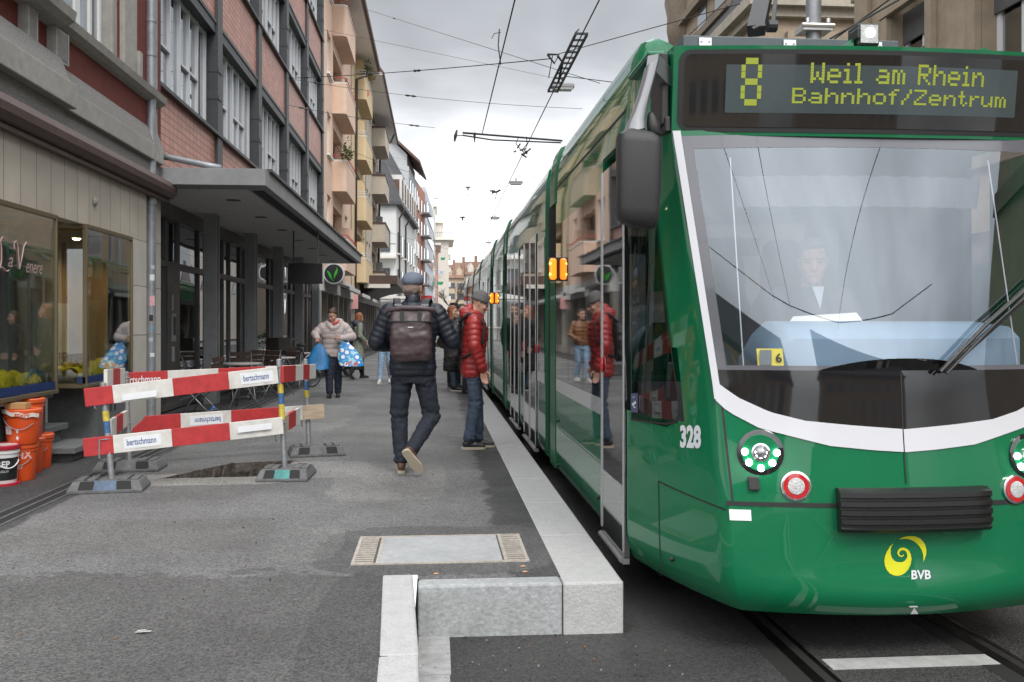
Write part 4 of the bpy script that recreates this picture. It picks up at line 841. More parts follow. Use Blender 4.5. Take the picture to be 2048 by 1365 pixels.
# ------------------------------------------------------------------ dark office building with canopy
BX = -3.87; BY = [13.16, 16.93, 20.71, 24.48, 28.26, 32.04]
TILE = tiles('terracotta_tile', (.46, .21, .155), (.10, .06, .05), 0.225, .105, .007, .45, 'YZ', .13); DST = pm('dark_steel', (.050, .052, .055), .5, .2, n=(6, .2)); GST = pm('grey_steel', (.26, .265, .27), .55, .1, n=(5, .15), dirt=.25)
WFR = pm('alu_window', (.50, .51, .52), .4, .2); B = thing('office_building', 'dark steel office building with terracotta tiled bands and strip windows', 'building', (-5, 22, 0))
FL = [(4.73, 6.50, 6.72), (7.95, 9.66, 9.88), (11.05, 12.9, 13.1)]
for k, (z0, z1) in enumerate(((3.5, 4.70), (6.72, 7.92), (9.88, 11.02), (13.1, 14.3))):
    for i in range(5):
        b = MB(); b.box(-4.2, BX - .02, BY[i] + .01, BY[i + 1] - .01, z0, z1); b.build('tile_panel', TILE, B)
for k, (zs_, zh, zb) in enumerate(FL):
    b = MB(); b.box(-4.2, BX + .07, 13.16, 32.04, zs_ - .035, zs_ + .02); b.build('sill', DST, B)
    b = MB(); b.box(-4.2, BX + .0, 13.17, 32.03, zh, zb); b.box(-4.2, BX + .02, 13.17, 32.03, zb - .05, zb + .012); b.build('lintel_beam', DST, B)
    for i in range(5):
        y0, y1 = BY[i] + .12, BY[i + 1] - .34
        b = MB(); x = BX - .17; n_ = 6
        for j in range(n_ + 1):
            yy = lerp(y0, y1 - .05, j / n_); b.box(x - .05, x + .03, yy, yy + .05, zs_ + .02, zh); 
            if j < n_: b.box(x - .05, x + .005, yy + .07, yy + .105, zs_ + .02, zh)
        b.box(x - .04, x + .01, y0, y1, zs_ + .02, zs_ + .08); b.box(x - .04, x + .01, y0, y1, zh - .07, zh)
        for j in (1, 3, 4): yy = lerp(y0, y1 - .05, j / n_); b.box(x - .03, x + .03, yy + .06, lerp(y0, y1 - .05, (j + 1) / n_), lerp(zs_, zh, .42), lerp(zs_, zh, .42) + .045)
        w_ = b.build('window', WFR, B); b = MB(); b.box(x - .03, x - .02, y0, y1, zs_, zh); b.build('pane', OGL, w_)
        b = MB(); yy = lerp(y0, y1, random.choice((.2, .5, .7))); b.box(x - .30, x - .28, y0 + .05, yy, zs_ + .02, zh); b.build('curtain', pm('curtain', (.55, .56, .55), .9, n=(3, .1)), w_)
for i in range(6):
    b = MB(); y = BY[i]; yy0 = y - .25 if i else y; b.box(BX - .20, BX + .04, yy0, y + .12, 3.5, 14.3); c = b.build('facade_column', DST, B, bevel=.006)
    if i:
        for zs_, zh, zb in FL:
            for z in (lerp(zs_, zh, .35), lerp(zs_, zh, .62)): b = MB(); b.box(BX - .21, BX + .055, yy0 - .01, y + .0, z, z + .07); b.build('column_collar', DST, c)
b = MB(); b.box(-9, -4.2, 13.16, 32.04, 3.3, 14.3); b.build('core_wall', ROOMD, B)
# canopy
cp = MB(); cp.box(-4.3, -2.34, 12.98, 29.3, 3.29, 3.52); c_ = cp.build('canopy', GST, B, bevel=.004)
b = MB(); b.box(-4.3, -2.30, 13.25, 29.44, 3.52, 3.56); b.build('canopy_flashing', DST, c_)
b = MB(); b.box(-2.62, -2.46, 13.5, 29.2, 3.283, 3.291); b.build('canopy_grille', pm('grille', (.03, .03, .03), .9, n=(60, .6)), c_)
b = MB(); b.box(-4.2, -2.66, 13.4, 29.3, 3.284, 3.2905); b.build('canopy_soffit', pm('soffit_grey', (.50, .49, .47), .85, n=(4, .1), bump=(50, .2)), c_)
for y in lin(14.5, 28, 6): b = MB(); b.lathe([(.11, 0), (.11, .006)], (-3.1, y, 3.276), n=14); b.build('ceiling_lamp', pm('lamp_socket', (.1, .08, .06), .6), c_)
q0 = PY(369, 360, 13.24); q1 = PY(434, 359, 13.24)
b = MB(); b.box(q0[0], q1[0], 13.20, 13.278, 3.37, 3.44); bd = b.build('bolted_plank', pm('weathered_plank', (.42, .40, .38), .8, n=(8, .25), stretch=(2, 12, 12)), c_)
b = MB(); xm = (q0[0] + q1[0]) / 2; b.box(xm - .03, xm + .03, 13.19, 13.2, 3.38, 3.43)
for k in range(5): b.tube([(xm + .012 * math.cos(a) * (1 if k % 2 else .4), 13.185 + .012 * math.cos(a) * (.4 if k % 2 else 1), 3.37 - .028 * k + .018 * math.sin(a)) for a in lin(0, 6.28, 8)], .004, 5)
b.build('chain', ZINC, bd)
b = MB(); b.tube([(-3.85, 13.23, 3.72), (-3.7, 13.23, 3.70), (-3.2, 13.23, 3.60), (-3.0, 13.23, 3.56)], .045, 10); b.build('gutter_pipe', ZINC, B, smooth=True)
# ground floor: columns, glazing set back, doors
gx = -4.28
for y in (16.3, 19.72, 23.1, 26.6, 30.2, 13.15):
    b = MB(); wd = .26
    if y == 13.15: b.box(gx, gx + .1, 13.0, 13.2, 0, 3.29)
    else:
        b.box(BX - .12, BX + .1, y - .0, y + .05, 0, 3.29); b.box(BX - .12, BX + .1, y + wd - .05, y + wd, 0, 3.29); b.box(BX - .03, BX + .0, y + .05, y + wd - .05, 0, 3.29)
    b.build('column', GST, B, bevel=.004)
b = MB(); b.box(gx - .1, gx + .1, 13.0, 31.9, 3.05, 3.29); b.box(gx - .06, gx + .05, 13, 31.9, 2.28, 2.38); b.box(gx - .08, gx + .08, 13, 31.9, 0, .12)
for y in (13.2, 13.75, 14.45, 14.95, 15.7, 17.0, 17.6, 18.9, 19.5, 20.5, 21.2, 22.4, 24.0, 24.8, 25.6, 27.5, 28.4, 29.5, 30.9, 31.8): b.box(gx - .05, gx + .04, y, y + .07, 0, 3.1)
b.build('glazing_frame', pm('brown_steel', (.115, .105, .098), .45, .3, n=(6, .25)), B)
b = MB(); b.box(gx - .012, gx + .0, 13.2, 31.9, .12, 3.05); b.build('glazing', glass('street_glass', (.50, .53, .53), .42, .008, bump=.2), B)
b = MB(); b.box(gx - .05, gx + .06, 14.98, 15.66, .12, 2.3); b.build('entry_panel', pm('entry_dark', (.07, .062, .056), .4, n=(4, .5)), B)
b = MB(); b.box(gx + .06, gx + .075, 15.2, 15.42, 1.1, 1.55); b.box(gx + .06, gx + .07, 15.22, 15.36, .78, 1.02); b.box(gx + .06, gx + .07, 15.2, 15.3, 1.6, 1.85); b.build('letter_plate', pm('plate', (.3, .3, .3), .5), B)
b = MB(); b.box(gx + .075, gx + .09, 15.26, 15.36, 1.2, 1.5); b.build('intercom', DST, B)
b = MB(); b.box(gx + .03, gx + .06, 14.48, 14.92, .1, 2.26); b.box(gx + .06, gx + .1, 14.52, 14.55, .7, 1.7); b.build('entrance_door', DST, B)
b = MB(); b.box(-8, -7.9, 13, 31.9, 0, 3.3); b.box(-8, -4.2, 13, 31.9, .0, .02); b.box(-8, -4.4, 13.14, 13.19, 0, 3.3); b.box(-8, -4.4, 31.9, 31.95, 0, 3.3)
for y in (17.4, 21.5, 25.5): b.box(-7.9, -6, y, y + .1, 0, 2.9)
b.build('ground_floor_room', pm('lobby', (.42, .41, .39), .9, n=(1.2, .4)), B)
# hanging dark screen under the canopy, round leaf sign
hs = thing('hanging_screen', 'black rectangular display box hanging under the grey canopy', 'sign', (-3.05, 20.5, 2.9))
q0 = PY(577, 527, 19.2); q1 = PY(645, 568, 19.2)
b = MB(); b.box(q0[0], q1[0], 19.15, 19.27, q1[2], q0[2]); b.build('screen_case', pm('screen_black', (.010, .010, .010), .3), hs, bevel=.008)
b = MB()
for x in (q0[0] + .1, q1[0] - .1): b.box(x - .015, x + .015, 19.2, 19.23, q0[2], 3.285)
b.build('hanger', DST, hs)
# ------------------------------------------------------------------ apartment blocks with balconies
PEA = pm('peach_render', (.68, .49, .375), .85, n=(3, .08), dirt=.12); YEL = pm('yellow_render', (.64, .50, .31), .85, n=(3, .08), dirt=.12); BEI = pm('beige_render', (.50, .44, .36), .85, n=(3, .1), dirt=.15)
WHF = pm('window_white', (.72, .73, .74), .5); REDR = pm('red_rail', (.42, .07, .06), .5); WHR = pm('white_rail', (.65, .65, .63), .5); SOF = pm('soffit_cream', (.68, .65, .59), .8); ROOF = pm('roof_tile', (.12, .07, .055), .8, n=(5, .3)); GUT = pm('gutter_dark', (.055, .045, .04), .5)
SL = [3.55, 6.54, 9.47, 12.4]
def curved(b, y0, y1, xo, z0, z1, mi=None):
    """balcony parapet outline with a rounded near and far corner"""
    pl = [(-3.95, y0)] + [(xo - .22 + .22 * math.sin(a), y0 + .22 - .22 * math.cos(a)) for a in lin(0, math.pi / 2, 6)] + [(xo - .12 + .12 * math.cos(a), y1 - .12 + .12 * math.sin(a)) for a in lin(0, math.pi / 2, 4)] + [(-3.95, y1)]
    b.prism(pl, lambda x, y: (x, y, z0), lambda x, y: (x, y, z1), mi); return pl
def balcony(par, y0, y1, xo, z, mat, rail, div):
    b = MB(); pl = [(-3.95, y0)] + [(xo - .16 + .16 * math.sin(a), y0 + .16 - .16 * math.cos(a)) for a in lin(0, math.pi / 2, 6)] + [(xo, y1 - .1), (xo - .1, y1), (-3.95, y1)]
    n_ = len(pl); inn = [(min(x, xo - .1), min(max(y, y0 + .1), y1 - .1)) for x, y in pl]; b.prism(pl, lambda x, y: (x, y, z - .13), lambda x, y: (x, y, z))
    b.rings([[(x, y, z) for x, y in pl], [(x, y, z + 1.0) for x, y in pl], [(x, y, z + 1.0) for x, y in inn], [(x, y, z + .05) for x, y in inn]], cap=False, closed=False)
    o = b.build('balcony', mat, par, smooth='auto')
    b = MB(); b.rings([[(x, y, z + 1.0) for x, y in pl], [(x + .02, y, z + 1.0) for x, y in pl], [(x + .02, y, z + 1.06) for x, y in pl], [(x - .1, y, z + 1.06) for x, y in pl]], cap=False, closed=False); b.build('coping', SOF, o)
    b = MB()
    for h_ in ((1.22,) if rail is REDR else (1.16, 1.26)): b.tube([(x - .03, y, z + h_) for x, y in pl], .022, 6)
    for y in lin(y0 + .2, y1 - .15, 7): b.bar((xo - .03, y, z + 1.05), (xo - .03 + (.06 if rail is REDR else 0), y, z + 1.24), .02, .02)
    b.build('railing', rail, o)
    b = MB(); yd = y1 - .25 if div else y0 + .3; pl2 = [(-4.7, z), (xo - .1, z)] + [(xo - .32 + .22 * math.cos(a), z + 1.55 + .3 * math.sin(a)) for a in lin(0, math.pi / 2, 6)] + [(-4.7, z + 1.85)]
    b.prism(pl2, lambda x, q: (x, yd, q), lambda x, q: (x, yd + .1, q)); b.build('divider', mat, o)
    return o
def apart(name, label, y0, y1, mat, bays, wins, rail, zt=14.5, X=-3.9, loc=None):
    """street block: loggia openings at the balconies, real window reveals"""
    T = thing(name, label, 'building', (X - 2, (y0 + y1) / 2, 0)); cuts = sorted([(a, c, 'l') for a, c in bays] + [(a, c, 'w') for a, c in wins])
    b = MB(); y = y0
    for a, c, k in cuts:
        b.box(X - .3, X, y, a, 3.2, zt)
        if k == 'l':
            b.box(X - .3, X, a, c, 3.2, SL[0])
            for i, z in enumerate(SL): b.box(X - .3, X - .002, a, c, z + 2.35, (SL[i + 1] if i < 3 else zt))
        else:
            b.box(X - .3, X, a, c, 3.2, SL[0] + 1.0)
            for i, z in enumerate(SL): b.box(X - .3, X - .002, a, c, z + 2.55, (SL[i + 1] + 1.0 if i < 3 else zt))
        y = c
    b.box(X - .3, X, y, y1, 3.2, zt); b.box(X - 6, X - 1.3, y0, y1, 3.2, zt); b.box(X - 6, X, y1 - .2, y1, 3.2, zt); b.box(X - 6, X, y0, y0 + .1, 3.2, zt); b.build('wall', mat, T)
    for a, c in bays:
        for z in SL:
            b = MB(); b.box(X - 1.29, X - 1.25, a + .4, a + 1.4, z + .05, z + 2.2); b.box(X - 1.29, X - 1.25, a + 1.7, c - .2, z + .9, z + 2.2); w_ = b.build('balcony_door', pm('shutter_brown', (.10, .065, .045), .6), T)
    for a, c in wins:
        for z in SL:
            b = MB(); b.box(X - .16, X - .10, a, a + .08, z + 1, z + 2.55); b.box(X - .16, X - .10, c - .08, c, z + 1, z + 2.55); b.box(X - .16, X - .1, a + .08, c - .08, z + 2.47, z + 2.55); b.box(X - .16, X - .10, (a + c) / 2 - .04, (a + c) / 2 + .04, z + 1, z + 2.47); b.box(X - .2, X + .1, a - .08, c + .08, z + .93, z + .998); b.box(X - .295, X - .16, c - .005, c + .002, z + 1, z + 2.55)
            w_ = b.build('window', WHF, T); b = MB(); b.box(X - .14, X - .13, a + .08, c - .08, z + 1, z + 2.47); b.build('pane', OGL, w_)
    return T
C1 = apart('peach_apartment_house', 'peach apartment house with rounded balconies and red rails', 32.1, 43.2, PEA, [(35.6, 38.9)], [(33.7, 34.9), (40.2, 41.4)], REDR)
for i, z in enumerate(SL): balcony(C1, 35.3, 39.2, -3.36, z, PEA, REDR, True)
b = MB(); b.prism([(-3.9, 14.55), (-2.95, 14.3), (-2.92, 14.42), (-3.9, 14.8)], lambda x, z: (x, 31.9, z), lambda x, z: (x, 47.6, z)); b.build('eave', pm('eave_white', (.86, .85, .83), .7, n=(3, .05)), C1)
b = MB(); b.prism([(-2.97, 14.3), (-2.85, 14.32), (-2.82, 14.45), (-6, 16.4), (-6, 16.2)], lambda x, z: (x, 31.85, z), lambda x, z: (x, 47.7, z)); b.build('roof', ROOF, C1)
C2 = apart('yellow_apartment_house', 'yellow apartment house with rounded balconies and white rails', 43.2, 52.0, YEL, [(45.4, 49.4)], [(50.2, 51.2)], WHR)
for z in SL: balcony(C2, 45.1, 49.7, -3.36, z, YEL, WHR, False)
b = MB(); b.tube([(-3.3, 45.6, 13.9), (-3.35, 45.2, 13.4), (-3.8, 45.0, 13.2), (-3.86, 44.9, 3)], .06, 8); b.build('downpipe', GUT, C2, smooth=True)
C3 = apart('beige_apartment_house', 'beige apartment house with brown canopy over its ground floor', 52.0, 65.5, BEI, [(56.9, 60.6)], [(52.6, 53.8), (54.4, 55.6), (61.5, 62.6), (63.4, 64.5)], WHR)
for z in SL:
    b = MB(); b.box(-3.95, -3.1, 57.0, 61.7, z - .1, z + 1.0); o = b.build('bay_balcony', BEI, C3); b = MB(); b.box(-3.95, -3.05, 56.95, 61.75, z + 1.0, z + 1.1); b.build('coping', BRN, o)
    b = MB(); b.box(-3.9, -3.5, 60.9, 61.6, z + 1.1, z + 1.9); b.build('balcony_screen', pm('screen_grey', (.2, .2, .2), .7), o)
b = MB(); b.prism([(-3.9, 14.3), (-2.75, 14.15), (-2.72, 14.25), (-3.9, 14.7)], lambda x, z: (x, 47.7, z), lambda x, z: (x, 66.2, z)); b.build('eave', MATS['eave_white'], C3)
b = MB(); b.prism([(-2.78, 14.15), (-2.66, 14.2), (-2.64, 14.3), (-3.6, 15.6), (-6, 16.6), (-6, 16.4)], lambda x, z: (x, 47.75, z), lambda x, z: (x, 66.3, z)); b.build('roof', ROOF, C3)
b = MB(); b.tube([(-2.8, 62.5, 14.1), (-3.0, 62.3, 13.6), (-3.7, 62.0, 13.2), (-3.84, 62.0, 3)], .07, 8); b.build('downpipe', GUT, C3, smooth=True)
b = MB(); b.box(-3.9, -1.95, 47.0, 60.0, 3.42, 3.86); b.prism([(-3.9, 2.95), (-3.0, 3.25), (-1.98, 3.42), (-3.9, 3.42)], lambda x, z: (x, 48, z), lambda x, z: (x, 59.5, z)); b.build('canopy', BRN, C3)
b = MB(); b.box(-3.6, -2.3, 46.9, 46.99, 3.22, 3.42); b.build('canopy_panel', SOF, C3)
# ground floors (shops) with awnings
WFA = pm('fascia_white', (.58, .57, .54), .7, n=(4, .15), dirt=.2); SHG = glass('far_shop_glass', (.25, .26, .26), .25, .02)
for T, y0, y1, cols_ in ((C1, 32.05, 43.2, (.18, .07, .05)), (C2, 43.25, 52, (.09, .08, .07)), (C3, 52.05, 65.5, (.03, .028, .026))):
    b = MB(); b.box(-4.2, -3.88, y0, y1, 2.55, 3.2); b.build('shop_fascia', WFA if T is not C3 else DST, T)
    b = MB(); y = y0
    while y < y1: b.box(-4.2, -3.92, y, y + .22, 0, 2.55); y += 1.9
    b.box(-4.2, -4.0, y0, y1, 0, .35); b.build('shop_pier', pm('pier_%d' % int(y0), (.28, .26, .23), .7), T)
    b = MB(); b.box(-4.12, -4.11, y0, y1, .35, 2.55); b.build('shop_glazing', SHG, T); b = MB(); b.box(-6, -5.9, y0, y1, 0, 3.1); b.build('shop_room', pm('shop_room_%d' % int(y0), cols_, .9, n=(1.5, .6)), T)
AWN = pm('awning_white', (.55, .55, .52), .8)
for T, y0, y1, z in ((C1, 32.6, 37.0, 2.72), (C1, 38.2, 42.6, 2.66), (C2, 44.5, 50.5, 2.62)):
    b = MB(); b.prism([(-3.88, z + .28), (-3.0, z - .02), (-3.0, z - .12), (-3.02, z - .12), (-3.88, z + .22)], lambda x, q: (x, y0, q), lambda x, q: (x, y1, q)); o = b.build('awning', pm('awning_dark', (.06, .06, .06), .8), T); b = MB(); b.box(-3.0, -2.985, y0, y1, z - .14, z - .0); b.build('awning_valance', AWN, o)
b = MB(); q = PY(701, 602, 44.0); b.box(q[0] - .25, q[0] + .35, 44, 44.06, q[2] - .38, q[2] + .32); b.build('sign_plate', pm('pink_sign', (.66, .33, .33), .7, n=(6, .1)), thing('pink_shop_sign', 'pale pink rectangular shop sign projecting above an awning', 'sign', (q[0], 44, 2.2)))
ls = thing('round_leaf_sign', 'round black projecting sign with green double leaf and white rim', 'sign', (-3.5, 31.0, 3.1))
q = PY(668, 547.5, 30.2); r_ = 21 / 1850 * 30.2
b = MB(); b.lathe([(r_, -.06), (r_ * 1.02, 0), (r_, .06)], q, 'Y', 36); b.box(q[0] - .75, q[0] - r_ * .9, q[1] - .02, q[1] + .02, q[2] - .3, q[2] - .24); b.build('sign_rim', pm('sign_rim', (.68, .70, .74), .4), ls, smooth='auto')
b = MB(); b.lathe([(r_ * .86, -.066), (r_ * .86, -.06)], q, 'Y', 36); b.build('sign_face', pm('sign_face', (.03, .03, .03), .5), ls)
b = MB(); S = r_ / 128
for pl in ([(-85, -30), (-60, -25), (-35, 10), (-25, 55), (0, 95), (8, 100), (-5, 98), (-45, 50), (-62, 15)], [(5, 70), (0, 30), (10, -10), (25, -35), (35, -75), (48, -35), (35, 5), (18, 30), (12, 55)]):
    b.prism([(q[0] + x * S, q[2] - z * S) for x, z in pl], lambda x, z: (x, q[1] - .070, z), lambda x, z: (x, q[1] - .064, z))
b.build('green_leaf', pm('leaf_green', (.05, .5, .05), .5), ls)
# ------------------------------------------------------------------ more distant houses, the street bending right
def block(name, label, P0, P1, z1, mat, rows=(), nc=4, ww=.9, depth=8, wm=None, group=None, side=(), shut=None):
    """far house: P0->P1 is the street front, body lies to its left; every window its own part"""
    P0 = Vector((*P0, 0)); P1 = Vector((*P1, 0)); d = (P1 - P0).normalized(); nrm = Vector((d.y, -d.x, 0)); T = thing(name, label, 'building', (P0.x, P0.y, 0)); L = (P1 - P0).length
    if group: T['group'] = group
    b = MB(); q = [P0, P1, P1 - nrm * depth, P0 - nrm * depth]; b.prism([(p.x, p.y) for p in q], lambda x, y: (x, y, 0), lambda x, y: (x, y, z1)); b.build('wall', mat, T)
    wm = wm or OGLF
    for z0_, zt_ in rows:
        for i in range(nc):
            s_ = L * (i + .5) / nc; p = P0 + d * s_
            b = MB(); b.obox(p + Vector((0, 0, (z0_ + zt_) / 2)) + nrm * .02, d, (ww, .12, zt_ - z0_)); w_ = b.build('window', wm, T)
            b = MB(); b.obox(p + Vector((0, 0, z0_ - .08)) + nrm * .08, d, (ww + .3, .25, .12)); b.build('sill', SOF, w_)
            if shut:
                for k in (-1, 1): b = MB(); b.obox(p + d * (k * (ww / 2 + .22)) + Vector((0, 0, (z0_ + zt_) / 2)) + nrm * .03, d, (.4, .1, zt_ - z0_)); b.build('shutter', shut, w_)
    for x_, z0_, zt_ in side:
        p = P0 - nrm * x_; b = MB(); b.obox(p + Vector((0, 0, (z0_ + zt_) / 2)) - d * .02, nrm, (ww, .12, zt_ - z0_)); b.build('window', wm, T)
    return T, P0, P1, d, nrm
OGLF = pm('far_pane', (.10, .115, .13), .15, coat=1); WALL = pm('white_wall', (.62, .625, .61), .85, n=(2, .06)); GRW = pm('grey_wall', (.42, .435, .445), .9, n=(2, .06)); CRW = pm('cream_wall', (.60, .55, .47), .85, n=(2, .06))
BRK = tiles('orange_brick', (.40, .16, .09), (.25, .16, .12), .5, .16, .02, .8, 'YZ', .15); BLG = pm('blue_grey_wall', (.42, .47, .52), .7, n=(2, .06)); SLM = pm('salmon_wall', (.52, .27, .19), .85); SLATE = pm('slate', (.065, .065, .07), .7, n=(6, .3))
R3 = [(4.6, 6.2), (7.6, 9.2)]
D, P0, P1, d, nr = block('white_mansard_house', 'white house with dark mansard roof and a row of dormers', (-3.4, 79.6), (-2.33, 100), 11.6, WALL, [(1.2, 2.9), (4.4, 6.2), (7.6, 9.4)], 6, 1.0, 8, side=[(1.0, 4.4, 6.2), (1.0, 7.6, 9.4)])
b = MB(); q = [P0 + nr * .5 - d * .5, P1 + nr * .5, P1 - nr * 3, P0 - nr * 3 - d * .5]; up = [P0 - nr * 1.0 + d * .2, P1 - nr * 1.0, P1 - nr * 3, P0 - nr * 3 + d * .2]
b.rings([[(p.x, p.y, 11.6) for p in q], [(p.x, p.y, 11.85) for p in q], [(p.x, p.y, 15.6) for p in up], [(p.x, p.y, 17) for p in up]]); b.build('roof', SLATE, D)
for i in range(7):
    p = P0 + d * (1.6 + i * 2.8) - nr * .25; b = MB(); b.obox(p + Vector((0, 0, 13.2)), d, (1.3, 1.3, 2.3)); o = b.build('dormer', WALL, D); b = MB(); b.obox(p + Vector((0, 0, 13.1)) - d * .68, nr, (.9, .06, 1.7)); b.obox(p + Vector((0, 0, 13.1)) + nr * .68, d, (.9, .06, 1.7)); b.build('dormer_window', pm('dormer_brown', (.12, .07, .045), .6), o)
for t_ in (.1, .42): b = MB(); p = P0 + d * (20 * t_) + nr * .12; b.tube([p + nr * .35 + Vector((0, 0, 11.6)), p + nr * .3 + Vector((0, 0, 11.2)), p + Vector((0, 0, 10.7)), p], .09, 6); b.build('downpipe', GUT, D)
b = MB(); p = P0 - nr * 1.2 - d * .5; b.obox(p + Vector((0, 0, 7.1)), nr, (2.6, 1.0, .2)); o = b.build('iron_balcony', SOF, D); b = MB()
for k in lin(-1.2, 1.2, 14): b.bar(p + nr * k - d * .45 + Vector((0, 0, 7.2)), p + nr * k - d * .45 + Vector((0, 0, 8.2)), .05, .05)
b.bar(p - nr * 1.25 - d * .45 + Vector((0, 0, 8.2)), p + nr * 1.25 - d * .45 + Vector((0, 0, 8.2)), .06, .06); b.build('railing', GUT, o)
b = MB(); p = P0 - nr * .8 - d * .1; b.box(-6.5, -2.4, 76, 79.4, 3.5, 3.7); b.build('terrace', SOF, D); b = MB()
for k in lin(-6.4, -2.45, 22): b.box(k, k + .04, 76, 76.04, 3.7, 4.6)
b.box(-6.5, -2.4, 76, 76.05, 4.58, 4.65); b.build('terrace_railing', ZINC, D)
E_, P0, P1, d, nr = block('tall_grey_house', 'tall grey gabled house rising behind the white mansard house', (-2.95, 101), (-2.25, 113), 18.6, GRW, [(3.5, 5.2), (6.6, 8.3), (9.7, 11.4), (12.8, 14.5), (15.8, 17.4)], 4, 1.2, 9)
b = MB(); q = [(P0.x + .3, 18.6), (P0.x + 1.6, 17.6), (P0.x + .3, 20.4), (-5.6, 22.3), (-10, 22.3), (-10, 18.6)]; b.prism([(P0.x - .2, 18.6), (P0.x - .2, 19.9), (-5.6, 22.3), (-11, 22.3), (-11, 18.6)], lambda x, z: (x, 101.2, z), lambda x, z: (x + .6, 113, z)); b.build('gable', GRW, E_)
b = MB(); b.prism([(P0.x + 1.2, 18.9), (P0.x + 1.2, 19.2), (-5.6, 22.7), (-11, 22.7), (-11, 22.4), (-5.6, 22.4)], lambda x, z: (x, 100.6, z), lambda x, z: (x + .6, 113.2, z)); b.build('roof', ROOF, E_)
F_, P0, P1, d, nr = block('orange_brick_house', 'narrow orange brick house with grey metal balconies', (-2.36, 113.2), (-1.45, 124), 18.9, BRK, [(3.5, 5.2), (6.6, 8.3), (9.7, 11.4), (12.8, 14.5), (15.6, 17.2)], 3, 1.2, 9)
for z in (3.4, 6.5, 9.6, 12.7, 15.6):
    b = MB(); b.obox(P0 + d * 7 + nr * .55 + Vector((0, 0, z)), d, (4.5, 1.1, .2)); o = b.build('balcony', ZINC, F_); b = MB(); b.obox(P0 + d * 7 + nr * 1.08 + Vector((0, 0, z + .6)), d, (4.5, .05, 1.0)); b.build('balustrade', pm('balustrade_blue', (.22, .27, .33), .4, .3), o)
G_, P0, P1, d, nr = block('blue_grey_office', 'pale blue grey office block with long window bands', (-1.43, 124.2), (-.50, 150), 19.8, BLG, (), 4, 1.2, 9)
for z in (3.6, 6.8, 10.0, 13.2, 16.4): b = MB(); b.obox(P0 + d * 13 + nr * .05 + Vector((0, 0, z + .8)), d, (24, .2, 1.7)); b.build('window_band', OGLF, G_)
H_, *_r = block('pale_narrow_house', 'narrow pale house between the office block and the salmon house', (-.48, 150.3), (-.15, 163), 20.5, WALL, [(4, 6), (7.5, 9.5), (11, 13), (14.5, 16.5)], 3, 1.3, 9)
I_, *_r = block('salmon_house', 'salmon house with dark shutters before the beige tower', (-.40, 166), (.45, 184), 15.6, SLM, [(1, 3), (4.4, 6.6), (8, 10), (11.4, 13.4)], 3, 1.3, 9, shut=GUT)
b = MB(); b.box(-6, .9, 165.5, 184, 15.6, 16.0); b.build('cornice', SOF, I_)
J_ = thing('beige_tower_block', 'tall beige corner block with flat overhanging roof and setback penthouse', 'building', (1.2, 203, 0))
b = MB(); b.box(-8, 2.75, 200, 218, 0, 19.6); b.box(-8, 1.4, 203, 216, 20.2, 23.6); b.box(-8, -.1, 202, 216, 19.6, 27); b.build('wall', pm('tower_beige', (.55, .51, .45), .85, n=(1, .05)), J_)
b = MB(); b.box(-8, 3.9, 199, 219, 19.6, 20.1); b.box(-8, 1.6, 202.5, 216.5, 23.6, 23.9); b.box(-8, .2, 201.5, 216.5, 27, 27.4); b.build('roof', SOF, J_)
b = MB()
for x in lin(-.1, 3.7, 10): b.box(x, x + .08, 199.2, 199.28, 20.1, 21.2)
b.box(-.1, 3.8, 199.2, 199.3, 21.15, 21.25); b.build('roof_railing', ZINC, J_)
for z in (4, 7.2, 10.4, 13.6, 16.6):
    b = MB(); b.box(2.74, 2.78, 203, 206, z, z + 1.8); b.build('window', OGLF, J_)
    b = MB(); b.box(2.75, 3.3, 208, 211, z - .5, z + .6); b.build('balcony', SOF, J_)
random.seed(4)
for k, (u0, u1, ve, vr, y, wc, lbl) in enumerate(((893, 914, 556, 527, 262, (.45, .36, .26), 'tan house with steep brown roof beside the beige tower at the street end'), (912, 934, 556, 522, 236, (.50, .40, .29), 'ochre house under tiled roof, second from the beige tower at street end'), (932, 962, 549, 520, 214, (.60, .56, .5), 'whitish house with steep tiled roof nearest the tram at street end'))):
    a = PY(u0, ve, y); c = PY(u1, ve, y); zr_ = PY(u0, vr, y)[2]; T = thing('tiled_roof_house', lbl, 'house', (a[0], y, 0), 'tiled houses at the street end')
    b = MB(); b.box(a[0], c[0], y, y + 12, 0, a[2]); b.build('wall', pm('end_wall_%d' % k, wc, .85, n=(1, .1)), T)
    b = MB(); b.prism([(y - .7, a[2] - .1), (y + 6, zr_), (y + 12, a[2])], lambda q, z: (a[0] - .2, q, z), lambda q, z: (c[0] + .2, q, z)); b.build('roof', pm('end_roof', (.20, .12, .085), .85, n=(.8, .35)), T)
    for z in lin(2.5, a[2] - 3, 3):
        for x in lin(a[0] + .4, c[0] - 1.1, 2): b = MB(); b.box(x, x + .8, y - .05, y, z, z + 1.6); b.build('window', OGLF, T)
    b = MB(); xm = lerp(a[0], c[0], .6); b.box(xm, xm + .7, y + 3, y + 4, a[2], zr_ + 1.2); b.build('chimney', BRK, T)
    b = MB(); xm = lerp(a[0], c[0], .3); b.prism([(xm - .7, a[2] + .6), (xm + .7, a[2] + .6), (xm + .7, a[2] + 2), (xm, a[2] + 2.8), (xm - .7, a[2] + 2)], lambda x, z: (x, y + .6, z), lambda x, z: (x, y + 4, z)); b.build('dormer', pm('end_wall_%d' % k, wc, .85), T)
